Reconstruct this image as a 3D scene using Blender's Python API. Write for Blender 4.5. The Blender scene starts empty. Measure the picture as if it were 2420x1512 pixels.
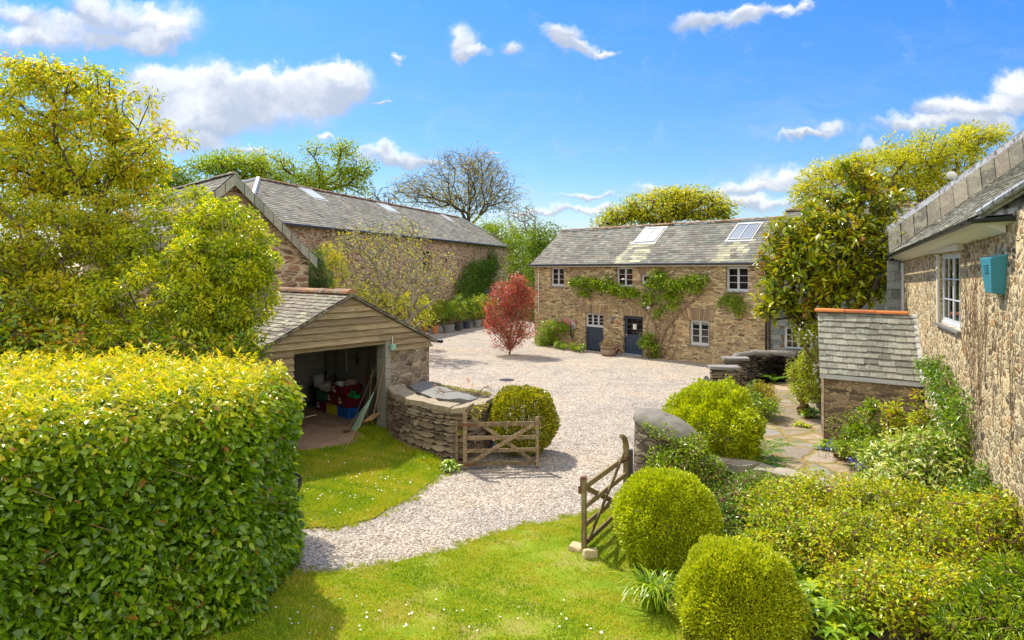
import bpy, math, random
import numpy as np
from mathutils import Vector
random.seed(7); RG = np.random.default_rng(11)
S = bpy.context.scene; COL = S.collection
F = 1612.0; H = 4.5; CX = 1209.5; HY = 638.0            # focal length (px of a 2419 px wide frame), eye height, horizon row

# ------------------------------------------------------------------ camera
cd = bpy.data.cameras.new('camera'); cam = bpy.data.objects.new('camera', cd); COL.objects.link(cam)
cam.location = (0, 0, H); cam.rotation_euler = (math.radians(90), 0, 0)
cd.sensor_width = 36; cd.lens = 36 * F / 2419; cd.shift_y = -(756 - HY) / 2419; cd.clip_end = 3000; cd.clip_start = .05
S.camera = cam
# ------------------------------------------------------------------ light
EL = math.radians(53); SV = np.array([-.54, .84]); SV = SV / np.linalg.norm(SV)     # horizontal direction towards the sun
sun = bpy.data.lights.new('sun', 'SUN'); sun.energy = 4.2; sun.angle = math.radians(.6); sun.color = (1, .93, .78)
so = bpy.data.objects.new('sun', sun); COL.objects.link(so)
sd = Vector((SV[0] * math.cos(EL), SV[1] * math.cos(EL), math.sin(EL)))
so.rotation_euler = sd.to_track_quat('Z', 'Y').to_euler(); so.location = (-30, -10, 30)
S.view_settings.view_transform = 'Standard'; S.view_settings.look = 'None'
S.view_settings.exposure = 0.72; S.view_settings.gamma = 1
# ------------------------------------------------------------------ world
w = bpy.data.worlds.new('World'); S.world = w; w.use_nodes = True
NT = w.node_tree; NT.nodes.clear()
def nn(nt, t, **k):
    n = nt.nodes.new(t)
    for a, b in k.items(): setattr(n, a, b)
    return n
def lk(nt, a, b): nt.links.new(a, b)
def mth(nt, op, a, b=None, c=None, clamp=False):
    n = nn(nt, 'ShaderNodeMath', operation=op, use_clamp=clamp)
    for i, x in enumerate((a, b, c)):
        if x is None: continue
        if isinstance(x, (int, float)): n.inputs[i].default_value = x
        else: lk(nt, x, n.inputs[i])
    return n.outputs[0]
def vmt(nt, op, a, b=None, c=None, out=0):
    n = nn(nt, 'ShaderNodeVectorMath', operation=op)
    for i, x in enumerate((a, b, c)):
        if x is None: continue
        if isinstance(x, (tuple, list)): n.inputs[i].default_value = x
        elif isinstance(x, (int, float)): n.inputs['Scale'].default_value = x
        else: lk(nt, x, n.inputs[i])
    return n.outputs[out]
def ramp(nt, fac, stops, interp='LINEAR'):
    n = nn(nt, 'ShaderNodeValToRGB'); e = n.color_ramp.elements; n.color_ramp.interpolation = interp
    while len(e) < len(stops): e.new(.5)
    for i, (p, c) in enumerate(stops):
        e[i].position = p; e[i].color = (c[0], c[1], c[2], 1) if not isinstance(c, (int, float)) else (c, c, c, 1)
    if fac is not None: lk(nt, fac, n.inputs[0])
    return n.outputs[0]
def mixc(nt, fac, a, b, mode='MIX'):
    n = nn(nt, 'ShaderNodeMix', data_type='RGBA', blend_type=mode)
    for s, x in ((n.inputs[0], fac), (n.inputs[6], a), (n.inputs[7], b)):
        if isinstance(x, (int, float)): s.default_value = x
        elif isinstance(x, (tuple, list)): s.default_value = (x[0], x[1], x[2], 1)
        else: lk(nt, x, s)
    return n.outputs[2]
def noise(nt, vec, scale, detail=4, rough=.55, out=0, dim='3D'):
    n = nn(nt, 'ShaderNodeTexNoise', noise_dimensions=dim)
    n.inputs['Scale'].default_value = scale; n.inputs['Detail'].default_value = detail; n.inputs['Roughness'].default_value = rough
    if vec is not None: lk(nt, vec, n.inputs['Vector'])
    return n.outputs[out]
sky = nn(NT, 'ShaderNodeTexSky', sky_type='NISHITA'); sky.sun_disc = False
sky.sun_elevation = EL; sky.sun_rotation = math.atan2(SV[0], SV[1]); sky.altitude = 50; sky.air_density = 1; sky.dust_density = .6; sky.ozone_density = 3
tc = nn(NT, 'ShaderNodeTexCoord').outputs['Generated']
sp = nn(NT, 'ShaderNodeSeparateXYZ'); lk(NT, tc, sp.inputs[0])
ya = mth(NT, 'MAXIMUM', mth(NT, 'ABSOLUTE', sp.outputs[1]), .02)
u_ = mth(NT, 'DIVIDE', sp.outputs[0], ya); v_ = mth(NT, 'DIVIDE', sp.outputs[2], ya)
cb = nn(NT, 'ShaderNodeCombineXYZ'); lk(NT, u_, cb.inputs[0]); lk(NT, v_, cb.inputs[1])
uv = cb.outputs[0]
nz = noise(NT, uv, 3.2, 7, .58, out=1)
uvd = vmt(NT, 'ADD', uv, vmt(NT, 'SCALE', vmt(NT, 'SUBTRACT', nz, (.5, .5, .5)), .075))
nz2 = noise(NT, uv, 16, 5, .6, out=1)
uvd = vmt(NT, 'ADD', uvd, vmt(NT, 'SCALE', vmt(NT, 'SUBTRACT', nz2, (.5, .5, .5)), .065))
CL = [(40, 50, 90, 34), (150, 85, 130, 36), (290, 48, 110, 48), (410, 60, 80, 58), (20, 105, 120, 30), (330, 95, 130, 26), (200, 30, 60, 30),
      (350, 200, 90, 62), (450, 190, 110, 62), (560, 205, 130, 55), (660, 210, 110, 46), (760, 215, 100, 52), (840, 215, 60, 50), (600, 260, 260, 52), (450, 300, 180, 36), (420, 250, 160, 60), (790, 195, 60, 42),
      (1085, 118, 50, 38), (1110, 138, 55, 18), (1200, 122, 38, 22), (1340, 98, 55, 32), (1370, 122, 70, 22), (1440, 125, 35, 10),
      (1640, 58, 60, 24), (1735, 52, 70, 26), (1760, 36, 50, 20), (1840, 38, 50, 20), (1900, 28, 32, 14),
      (2405, 215, 55, 50), (2330, 255, 100, 36), (2230, 250, 90, 42), (2150, 290, 80, 20), (2300, 290, 130, 22),
      (1945, 315, 65, 26), (1890, 332, 70, 12), (2055, 366, 40, 26), (1870, 412, 110, 28), (1930, 425, 110, 26), (1730, 432, 130, 24), (1570, 448, 120, 18), (1380, 462, 110, 11),
      (920, 372, 110, 20), (990, 385, 80, 16), (600, 345, 55, 10), (470, 340, 120, 30), (940, 155, 22, 9), (1150, 350, 25, 5), (900, 252, 26, 6), (800, 315, 22, 10), (1300, 500, 260, 14), (1750, 470, 260, 22)]
D = T = None
for (cx, cy, a, b) in CL:
    c = ((cx - CX) / F, (HY - cy) / F); sa, sb = F / (a * 1.12), F / (b * 1.18)
    q = vmt(NT, 'MULTIPLY_ADD', uvd, (sa, sb, 0), (-c[0] * sa, -c[1] * sb, 0))
    d = mth(NT, 'SUBTRACT', 1, vmt(NT, 'LENGTH', q, out=1), clamp=True)
    ty = nn(NT, 'ShaderNodeSeparateXYZ'); lk(NT, q, ty.inputs[0])
    t = mth(NT, 'MULTIPLY', d, ty.outputs[1])
    D = d if D is None else mth(NT, 'ADD', D, d); T = t if T is None else mth(NT, 'ADD', T, t)
front = mth(NT, 'GREATER_THAN', sp.outputs[1], 0)
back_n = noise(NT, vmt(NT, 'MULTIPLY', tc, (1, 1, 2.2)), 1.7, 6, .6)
back_fill = mth(NT, 'MULTIPLY', ramp(NT, back_n, [(.30, 0), (.45, 1)]), mth(NT, 'SUBTRACT', 1, front))  # unseen cloud cover behind the camera, added as neutral fill light
fine = noise(NT, uvd, 16, 9, .68)
dens = mth(NT, 'ADD', D, mth(NT, 'MULTIPLY', mth(NT, 'SUBTRACT', fine, .5), 1.35))
mr = nn(NT, 'ShaderNodeMapRange', interpolation_type='SMOOTHSTEP'); lk(NT, dens, mr.inputs[0]); mr.inputs[1].default_value = .04; mr.inputs[2].default_value = .85
cir = mth(NT, 'MULTIPLY', ramp(NT, noise(NT, vmt(NT, 'MULTIPLY', uvd, (1.6, 7, 1)), 2.2, 7, .65), [(.50, 0), (.75, 1)]), ramp(NT, v_, [(.0, .55), (.25, .18), (.4, .05)]))
cm0 = mth(NT, 'ADD', mth(NT, 'MULTIPLY', mth(NT, 'MULTIPLY', mr.outputs[0], front), .93), back_fill)
veil = mth(NT, 'MULTIPLY', mth(NT, 'MULTIPLY', D, ramp(NT, noise(NT, uv, 5, 7, .65), [(.35, .1), (.65, 1)])), .9, clamp=True)
cm0 = mth(NT, 'MAXIMUM', cm0, mth(NT, 'MULTIPLY', veil, mth(NT, 'MULTIPLY', front, .55)))
cm = mth(NT, 'MAXIMUM', cm0, mth(NT, 'MULTIPLY', cir, front))
sh = mth(NT, 'DIVIDE', T, mth(NT, 'ADD', D, .05))
sh = mth(NT, 'ADD', mth(NT, 'ADD', sh, .56), mth(NT, 'MULTIPLY', mth(NT, 'SUBTRACT', noise(NT, uvd, 9, 5, .6), .5), 1.6), clamp=True)
ccol = ramp(NT, sh, [(0, (2.9, 3.5, 4.3)), (.40, (3.7, 4.1, 4.8)), (1, (7.4, 7.3, 7.2))])
hs = nn(NT, 'ShaderNodeHueSaturation'); lk(NT, sky.outputs[0], hs.inputs['Color']); hs.inputs['Saturation'].default_value = 1.18
elev = nn(NT, 'ShaderNodeMapRange'); lk(NT, v_, elev.inputs[0]); elev.inputs[1].default_value = 0; elev.inputs[2].default_value = .42
tint = ramp(NT, elev.outputs[0], [(0, (.95, .86, .82)), (.35, (.62, .80, .98)), (1, (.40, .80, 1.30))])
base = mixc(NT, 1, hs.outputs[0], tint, 'MULTIPLY')
skyc = mixc(NT, cm, base, mixc(NT, back_fill, ccol, (10.8, 10.4, 9.9)))
bg = nn(NT, 'ShaderNodeBackground'); lk(NT, skyc, bg.inputs[0]); bg.inputs[1].default_value = .10
wo = nn(NT, 'ShaderNodeOutputWorld'); lk(NT, bg.outputs[0], wo.inputs[0])
w.cycles.sampling_method = 'MANUAL'; w.cycles.sample_map_resolution = 512
S.cycles.max_bounces = 6; S.cycles.transparent_max_bounces = 8; S.cycles.diffuse_bounces = 3

# ================================================================== helpers
A = lambda *a: np.array(a, float)
def W(px, py, Y): return A((px - CX) / F * Y, Y, H - (py - HY) / F * Y)
def G(px, py, z=0.): return W(px, py, (H - z) * F / (py - HY))
def unit(v): v = np.asarray(v, float); return v / (np.linalg.norm(v, axis=-1, keepdims=True) + 1e-9)
LOC = {}
def setp(o, label=None, cat=None, group=None, kind=None):
    for k, x in (('label', label), ('category', cat), ('group', group), ('kind', kind)):
        if x: o[k] = x
    return o
def thing(name, label, cat, loc, group=None):
    o = bpy.data.objects.new(name, None); COL.objects.link(o); o.location = tuple(map(float, loc)); o.empty_display_size = .3
    LOC[o] = A(*loc); return setp(o, label, cat, group)
def link(me, name, mat, parent):
    o = bpy.data.objects.new(name, me); COL.objects.link(o)
    if mat: me.materials.append(mat)
    if parent is not None: o.parent = parent
    LOC[o] = LOC[parent] if parent is not None else A(0, 0, 0)
    return o
def npmesh(name, V, Fc, mat, parent=None, rnd=None, smooth=False, top=None):
    """V (n,3), Fc (m,k): one mesh object from arrays"""
    V = np.asarray(V, np.float32); Fc = np.asarray(Fc, np.int32)
    off = LOC[parent] if parent is not None else (A(*top) if top is not None else A(0, 0, 0))
    V = V - off
    me = bpy.data.meshes.new(name); m, k = Fc.shape
    me.vertices.add(len(V)); me.vertices.foreach_set('co', V.astype(np.float32).ravel())
    me.loops.add(m * k); me.loops.foreach_set('vertex_index', Fc.ravel())
    me.polygons.add(m); me.polygons.foreach_set('loop_start', np.arange(0, m * k, k, dtype=np.int32))
    me.update(calc_edges=True)
    if smooth: me.polygons.foreach_set('use_smooth', np.ones(m, bool))
    if rnd is not None:
        at = me.attributes.new('rnd', 'FLOAT', 'FACE'); at.data.foreach_set('value', np.asarray(rnd, np.float32))
    o = link(me, name, mat, parent)
    if parent is None and top is not None: o.location = tuple(map(float, top)); LOC[o] = A(*top)
    return o
class MB:
    def __init__(s): s.v = []; s.f = []; s.c = []
    def poly(s, pts, c=.5):
        b = len(s.v); s.v += [tuple(map(float, p)) for p in pts]; s.f.append(tuple(range(b, b + len(pts)))); s.c.append(c)
    def hexa(s, p, c=None):                       # 8 corners: bottom 4 then top 4
        c = random.random() if c is None else c; b = len(s.v); s.v += [tuple(map(float, q)) for q in p]
        for f in ((3, 2, 1, 0), (4, 5, 6, 7), (0, 1, 5, 4), (1, 2, 6, 5), (2, 3, 7, 6), (3, 0, 4, 7)):
            s.f.append(tuple(b + i for i in f)); s.c.append(c)
    def box(s, fr, u0, u1, n0, n1, z0, z1, c=None, j=0):
        P = [fr.pt(u, n, z) + (RG.normal(0, j, 3) if j else 0) for z in (z0, z1) for (u, n) in ((u0, n0), (u1, n0), (u1, n1), (u0, n1))]
        s.hexa(P, c)
    def bar(s, a, b, wd, th, up=(0, 0, 1), c=None):          # rectangular beam from a to b
        a = A(*a); b = A(*b); d = unit(b - a); sd_ = np.cross(d, A(*up)); sd_ = unit(sd_) if np.linalg.norm(sd_) > 1e-4 else A(1, 0, 0); u2 = np.cross(sd_, d)
        P = []
        for q in (a, b):
            P += [q + sd_ * x * wd / 2 + u2 * y * th / 2 for x, y in ((-1, -1), (1, -1), (1, 1), (-1, 1))]
        s.hexa(P, c)
    def tube(s, pts, r, n=8, c=None, cap=True):
        pts = [A(*p) for p in pts]; c = random.random() if c is None else c
        rr = r if isinstance(r, (list, tuple)) else [r] * len(pts); b = len(s.v)
        ref = None
        for i, p in enumerate(pts):
            d = unit(pts[min(i + 1, len(pts) - 1)] - pts[max(i - 1, 0)])
            if ref is None: ref = A(0, 0, 1) if abs(d[2]) < .9 else A(1, 0, 0)
            x = unit(np.cross(d, ref)); y = np.cross(x, d)
            for k in range(n):
                a = 2 * math.pi * k / n; s.v.append(tuple(p + (x * math.cos(a) + y * math.sin(a)) * rr[i]))
        for i in range(len(pts) - 1):
            for k in range(n):
                s.f.append((b + i * n + k, b + i * n + (k + 1) % n, b + (i + 1) * n + (k + 1) % n, b + (i + 1) * n + k)); s.c.append(c)
        if cap:
            s.f.append(tuple(b + k for k in reversed(range(n)))); s.c.append(c)
            e = b + (len(pts) - 1) * n; s.f.append(tuple(e + k for k in range(n))); s.c.append(c)
    def lathe(s, c0, prof, n=16, c=None, sx=1, sy=1):        # prof: (r, z) rows
        b = len(s.v); c = random.random() if c is None else c
        for r, z in prof:
            for k in range(n):
                a = 2 * math.pi * k / n; s.v.append((c0[0] + r * sx * math.cos(a), c0[1] + r * sy * math.sin(a), c0[2] + z))
        for i in range(len(prof) - 1):
            for k in range(n):
                s.f.append((b + i * n + k, b + i * n + (k + 1) % n, b + (i + 1) * n + (k + 1) % n, b + (i + 1) * n + k)); s.c.append(c)
        e = b + (len(prof) - 1) * n; s.f.append(tuple(e + k for k in range(n))); s.c.append(c)
        s.f.append(tuple(b + k for k in reversed(range(n)))); s.c.append(c)
    def build(s, name, mat, parent=None, smooth=False, bevel=0, top=None):
        me = bpy.data.meshes.new(name)
        off = LOC[parent] if parent is not None else (A(*top) if top is not None else A(0, 0, 0))
        me.from_pydata([tuple(A(*v) - off) for v in s.v], [], s.f)
        at = me.attributes.new('rnd', 'FLOAT', 'FACE'); at.data.foreach_set('value', np.array(s.c, np.float32))
        if smooth: me.polygons.foreach_set('use_smooth', np.ones(len(s.f), bool))
        me.update(); o = link(me, name, mat, parent)
        if parent is None and top is not None: o.location = tuple(map(float, top)); LOC[o] = A(*top)
        if bevel:
            m = o.modifiers.new('bevel', 'BEVEL'); m.width = bevel; m.segments = 2; m.limit_method = 'ANGLE'
        return o
class Fr:                                                    # a vertical wall frame: u along, n outwards, z up
    def __init__(s, O, U, z=0):
        s.O = A(O[0], O[1], z); s.U = unit(A(U[0], U[1], 0)); s.N = A(s.U[1], -s.U[0], 0)
    def pt(s, u, n, z): return s.O + s.U * u + s.N * n + A(0, 0, z)
    def px(s, px, py, n=0):
        r = (px - CX) / F; O = s.O + s.N * n
        u = (r * O[1] - O[0]) / (s.U[0] - r * s.U[1]); Y = O[1] + u * s.U[1]
        return u, H - (py - HY) / F * Y
    def u(s, px, n=0): return s.px(px, 638, n)[0]
class Pl:                                                    # any plane: origin, U, V unit axes
    def __init__(s, O, U, V): s.O = A(*O); s.U = unit(A(*U)); s.V = unit(A(*V)); s.N = unit(np.cross(s.U, s.V))
    def pt(s, u, v, n=0): return s.O + s.U * u + s.V * v + s.N * n
    def px(s, px, py):
        d = A((px - CX) / F, 1, -(py - HY) / F); c = A(0, 0, H)
        t = np.dot(s.O - c, s.N) / np.dot(d, s.N); q = c + d * t - s.O
        return float(np.dot(q, s.U)), float(np.dot(q, s.V))
def wall(mb, fr, u0, u1, z0, z1, holes=(), depth=.25, n=0., step=1.2):
    us = sorted(set([u0, u1] + [x for h in holes for x in h[:2]])); zs = sorted(set([z0, z1] + [x for h in holes for x in h[2:4]]))
    for i in range(len(us) - 1):
        for k in range(len(zs) - 1):
            cu, cz = (us[i] + us[i + 1]) / 2, (zs[k] + zs[k + 1]) / 2
            if any(h[0] < cu < h[1] and h[2] < cz < h[3] for h in holes): continue
            mb.poly([fr.pt(us[i], n, zs[k]), fr.pt(us[i + 1], n, zs[k]), fr.pt(us[i + 1], n, zs[k + 1]), fr.pt(us[i], n, zs[k + 1])])
    for (a, b, c, d) in [h[:4] for h in holes]:
        q = [fr.pt(a, n, c), fr.pt(b, n, c), fr.pt(b, n, d), fr.pt(a, n, d)]; r = [p - fr.N * depth for p in q]
        for i in range(4):
            j = (i + 1) % 4
            mb.poly([q[i], q[j], r[j], r[i]])

# ================================================================== materials
MT = {}
def newmat(name):
    m = bpy.data.materials.new(name); m.use_nodes = True; nt = m.node_tree; nt.nodes.clear()
    out = nn(nt, 'ShaderNodeOutputMaterial'); p = nn(nt, 'ShaderNodeBsdfPrincipled'); lk(nt, p.outputs[0], out.inputs[0])
    MT[name] = m
    return m, nt, p, out
def ocoord(nt): return nn(nt, 'ShaderNodeTexCoord').outputs['Object']
def bump(nt, p, h, strength=.5, dist=.02):
    b = nn(nt, 'ShaderNodeBump'); b.inputs['Strength'].default_value = strength; b.inputs['Distance'].default_value = dist
    lk(nt, h, b.inputs['Height']); lk(nt, b.outputs[0], p.inputs['Normal'])
def rndattr(nt): return nn(nt, 'ShaderNodeAttribute', attribute_name='rnd').outputs['Fac']
def plain(name, col, rough=.6, metal=0, var=.12, nscale=6, bmp=.1, spec=.5):
    m, nt, p, o = newmat(name); oc = ocoord(nt)
    n = noise(nt, oc, nscale, 5)
    c = mixc(nt, n, [x * (1 - var) for x in col], [min(1, x * (1 + var)) for x in col])
    lk(nt, c, p.inputs['Base Color']); p.inputs['Roughness'].default_value = rough; p.inputs['Metallic'].default_value = metal
    p.inputs['Specular IOR Level'].default_value = spec
    if bmp: bump(nt, p, noise(nt, oc, nscale * 8, 4), bmp, .01)
    return m
def stone(name, cols, mortar, sc=(3.2, 3.2, 11), mw=.06, warp=.10, bstr=.9, lichen=None, big=.5):
    m, nt, p, o = newmat(name); oc = ocoord(nt)
    wv = vmt(nt, 'SCALE', vmt(nt, 'SUBTRACT', noise(nt, oc, 2.6, 3, out=1), (.5, .5, .5)), warp * 2)
    wv2 = vmt(nt, 'SCALE', vmt(nt, 'SUBTRACT', noise(nt, oc, 11, 2, out=1), (.5, .5, .5)), warp * .55)
    c = vmt(nt, 'MULTIPLY', vmt(nt, 'ADD', vmt(nt, 'ADD', oc, wv), wv2), sc)
    v1 = nn(nt, 'ShaderNodeTexVoronoi', feature='F1'); lk(nt, c, v1.inputs['Vector']); v1.inputs['Scale'].default_value = 1
    v2 = nn(nt, 'ShaderNodeTexVoronoi', feature='DISTANCE_TO_EDGE'); lk(nt, c, v2.inputs['Vector']); v2.inputs['Scale'].default_value = 1
    sx = nn(nt, 'ShaderNodeSeparateXYZ'); lk(nt, v1.outputs['Color'], sx.inputs[0])
    k = len(cols); col = ramp(nt, sx.outputs[0], [(i / max(1, k - 1), cc) for i, cc in enumerate(cols)])
    fn = noise(nt, oc, 26, 6, .65)
    col = mixc(nt, .55, col, ramp(nt, fn, [(.28, .55 * 0 + .45), (.72, 1.5)]), 'MULTIPLY')
    val = ramp(nt, sx.outputs[1], [(0, .62), (1, 1.3)]); col = mixc(nt, 1, col, val, 'MULTIPLY')
    md = nn(nt, 'ShaderNodeMapRange', interpolation_type='SMOOTHSTEP'); lk(nt, v2.outputs['Distance'], md.inputs[0]); md.inputs[1].default_value = mw * .5; md.inputs[2].default_value = mw * 2.0
    fc = md.outputs[0]
    mcol = mixc(nt, noise(nt, oc, 5, 3), [x * .75 for x in mortar], [min(1, x * 1.15) for x in mortar])
    # coarse patches with more or less mortar showing
    patch = ramp(nt, noise(nt, oc, .9, 3), [(.35, 1), (.7, big)])
    fc2 = mth(nt, 'MAXIMUM', fc, mth(nt, 'SUBTRACT', 1, patch, clamp=True))
    col = mixc(nt, fc2, mcol, col)
    if lichen:
        lf = ramp(nt, noise(nt, oc, 9, 6, .7), [(.62, 0), (.66, 1)]); col = mixc(nt, mth(nt, 'MULTIPLY', lf, .8), col, lichen)
    wt = ramp(nt, noise(nt, oc, .6, 4, .6), [(.3, .82), (.65, 1.12)]); col = mixc(nt, .8, col, wt, 'MULTIPLY')
    lk(nt, col, p.inputs['Base Color']); p.inputs['Roughness'].default_value = .92; p.inputs['Specular IOR Level'].default_value = .2
    hgt = mth(nt, 'ADD', mth(nt, 'MULTIPLY', fc, mth(nt, 'ADD', mth(nt, 'MULTIPLY', sx.outputs[2], .7), .6)), mth(nt, 'MULTIPLY', fn, .5))
    bump(nt, p, hgt, bstr, .035)
    return m
def slate(name, cols, lichen=(.32, .33, .22), lo=.60, warm=None):
    m, nt, p, o = newmat(name); oc = ocoord(nt); r = rndattr(nt)
    k = len(cols); col = ramp(nt, r, [(i / (k - 1), cc) for i, cc in enumerate(cols)])
    rv = mth(nt, 'FRACT', mth(nt, 'MULTIPLY', r, 37.7)); col = mixc(nt, 1, col, ramp(nt, rv, [(0, .76), (1, 1.22)]), 'MULTIPLY')
    fn = noise(nt, oc, 18, 6, .65)
    col = mixc(nt, .6, col, ramp(nt, fn, [(.3, .55), (.7, 1.45)]), 'MULTIPLY')
    lf = ramp(nt, noise(nt, oc, 3.3, 7, .72), [(lo, 0), (lo + .07, 1)])
    col = mixc(nt, mth(nt, 'MULTIPLY', lf, .7), col, lichen)
    if warm:
        wf = ramp(nt, noise(nt, oc, 5.3, 6, .7), [(.62, 0), (.68, 1)]); col = mixc(nt, wf, col, warm)
    col = mixc(nt, .7, col, ramp(nt, noise(nt, oc, .5, 4, .6), [(.3, .75), (.7, 1.2)]), 'MULTIPLY')
    lk(nt, col, p.inputs['Base Color']); p.inputs['Roughness'].default_value = .85; p.inputs['Specular IOR Level'].default_value = .2
    bump(nt, p, fn, .5, .012); return m
def woodm(name, a, b, green=None, sc=(2, 2, 30), rough=.85):
    m, nt, p, o = newmat(name); oc = ocoord(nt); r = rndattr(nt)
    g = noise(nt, vmt(nt, 'MULTIPLY', oc, sc), 1.6, 6, .65); col = mixc(nt, ramp(nt, g, [(.32, 0), (.68, 1)]), a, b)
    col = mixc(nt, 1, col, ramp(nt, r, [(0, .72), (1, 1.25)]), 'MULTIPLY')
    st = ramp(nt, noise(nt, oc, 3, 5, .7), [(.55, 0), (.72, 1)])
    if green: col = mixc(nt, mth(nt, 'MULTIPLY', st, .6), col, green)
    lk(nt, col, p.inputs['Base Color']); p.inputs['Roughness'].default_value = rough; p.inputs['Specular IOR Level'].default_value = .25
    bump(nt, p, g, .5, .012); return m
def leafm(name, cols, rough=.42, trans=.35, spec=.5, tcol=None):
    m, nt, p, o = newmat(name); r = rndattr(nt); k = len(cols)
    col = ramp(nt, r, [(i / (k - 1), cc) for i, cc in enumerate(cols)])
    lk(nt, col, p.inputs['Base Color']); p.inputs['Roughness'].default_value = rough; p.inputs['Specular IOR Level'].default_value = spec
    t = nn(nt, 'ShaderNodeBsdfTranslucent'); lk(nt, mixc(nt, 1, col, tcol or (1.5, 1.35, .5), 'MULTIPLY'), t.inputs[0])
    mx = nn(nt, 'ShaderNodeMixShader'); mx.inputs[0].default_value = trans
    lk(nt, p.outputs[0], mx.inputs[1]); lk(nt, t.outputs[0], mx.inputs[2]); lk(nt, mx.outputs[0], o.inputs[0]); return m

stone('stone_barn', [(.24, .15, .08), (.52, .37, .19), (.34, .22, .12), (.60, .47, .27), (.17, .11, .075), (.54, .38, .19)], (.72, .58, .34), (2.5, 2.5, 12.5), .055, .10, 1.0, big=.9)
stone('stone_long', [(.21, .10, .06), (.36, .19, .115), (.13, .07, .055), (.44, .28, .17), (.28, .13, .08)], (.56, .43, .29), (1.5, 1.5, 7), .085, .14, 1.0, big=.9)
stone('stone_pier', [(.18, .13, .09), (.36, .29, .20), (.14, .10, .08), (.48, .42, .33), (.26, .18, .12)], (.34, .28, .19), (2.9, 2.9, 7.5), .07, .16, 1.0, lichen=(.50, .48, .40), big=.9)
stone('stone_gable', [(.20, .12, .08), (.38, .25, .15), (.15, .10, .08), (.32, .18, .11), (.28, .15, .09)], (.56, .44, .29), (1.8, 1.8, 7.5), .08, .12, .9)
stone('stone_house', [(.24, .15, .075), (.46, .34, .18), (.17, .12, .075), (.54, .43, .25), (.42, .23, .09), (.15, .12, .09), (.46, .35, .19)], (.68, .55, .33), (4.3, 4.3, 8.8), .085, .17, 1.0, lichen=(.66, .62, .54), big=.9)
stone('stone_lean', [(.18, .12, .08), (.32, .22, .13), (.14, .10, .075), (.38, .28, .17), (.25, .16, .10)], (.46, .35, .20), (2.4, 2.4, 12), .06, .13, 1.0)
stone('stone_garden', [(.18, .135, .09), (.34, .27, .18), (.13, .10, .075), (.42, .35, .25), (.24, .17, .11)], (.10, .08, .055), (3.4, 3.4, 9.5), .07, .12, 1.0, lichen=(.45, .42, .33))
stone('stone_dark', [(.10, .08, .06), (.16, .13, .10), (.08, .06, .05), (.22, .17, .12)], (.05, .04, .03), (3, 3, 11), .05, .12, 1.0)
slate('slate_barn', [(.12, .11, .095), (.17, .165, .145), (.20, .175, .145), (.15, .17, .145), (.22, .21, .175), (.44, .43, .28)], (.34, .35, .30), .60)
slate('slate_long', [(.14, .13, .11), (.18, .175, .15), (.24, .21, .17), (.19, .195, .165), (.29, .27, .22)], (.36, .35, .30), .57)
slate('slate_garage', [(.12, .10, .08), (.18, .155, .125), (.23, .19, .15), (.19, .185, .145), (.28, .245, .18)], (.40, .40, .26), .52)
slate('slate_house', [(.19, .19, .15), (.26, .25, .19), (.31, .28, .22), (.24, .26, .21), (.34, .31, .24)], (.38, .37, .28), .54, (.36, .22, .10))
slate('slate_hung', [(.14, .16, .16), (.20, .22, .21), (.25, .26, .24), (.18, .20, .20)], (.33, .35, .31), .6)
slate('ridge_clay', [(.22, .12, .07), (.30, .16, .08), (.26, .15, .10), (.20, .14, .10)], (.38, .36, .28), .52, (.48, .22, .04))
slate('orange_clay', [(.44, .13, .045), (.50, .17, .05), (.40, .12, .05)], (.34, .20, .14), .62)
plain('lead', (.36, .38, .40), .45, .2, .2, 4, .3)
plain('lead_pale', (.50, .51, .50), .6, 0, .18, 5, .25)
plain('gutter_black', (.02, .021, .024), .35, 0, .1)
plain('paint_grey', (.56, .58, .60), .45, 0, .05, 6, .05)
plain('paint_white', (.74, .72, .66), .55, 0, .08, 5, .1)
plain('paint_navy', (.035, .055, .085), .42, 0, .1, 6, .08)
plain('paint_cream', (.60, .54, .42), .6, 0, .12, 5, .1)
plain('blind', (.75, .74, .68), .8, 0, .03)
plain('room_dark', (.05, .04, .035), .9, 0, .3)
plain('room_brown', (.16, .09, .055), .9, 0, .3, 3)
plain('room_purple', (.20, .05, .14), .9, 0, .5, 4)
plain('room_tan', (.45, .24, .07), .8, 0, .3, 4)
plain('iron', (.045, .042, .045), .5, .6, .2)
plain('rust', (.16, .065, .035), .8, .3, .3, 14, .3)
plain('steel', (.45, .46, .47), .4, .8, .1)
plain('terracotta', (.45, .19, .07), .8, 0, .2, 9, .2)
plain('pot_dark', (.05, .055, .06), .6, 0, .2)
plain('pot_grey', (.20, .21, .21), .7, 0, .2)
plain('plastic_maroon', (.14, .012, .025), .42, 0, .12, 5, .05)
plain('plastic_blue', (.012, .12, .48), .4, 0, .1, 5, .05)
plain('plastic_yellow', (.50, .42, .02), .45, 0, .12, 5, .05)
plain('plastic_green', (.01, .11, .065), .45, 0, .1, 5, .05)
plain('plastic_bright_green', (.01, .36, .09), .4, 0, .1)
plain('plastic_red', (.7, .06, .02), .4, 0, .1)
plain('plastic_mint', (.30, .50, .36), .5, 0, .12)
plain('plastic_black', (.02, .02, .022), .45, 0, .1)
plain('plastic_white', (.62, .64, .66), .5, 0, .1)
plain('switch_green', (.28, .50, .40), .5, 0, .08)
plain('paper', (.72, .70, .60), .8, 0, .04)
plain('bag', (.45, .40, .33), .25, 0, .3, 12, .6)
plain('teal', (.04, .235, .31), .38, 0, .25, 7, .15)
plain('sticker_blue', (.03, .20, .62), .4, 0, .1)
plain('rubber', (.018, .018, .019), .75, 0, .2, 20, .3)
plain('concrete_block', (.30, .29, .24), .9, 0, .2, 12, .4)
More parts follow.
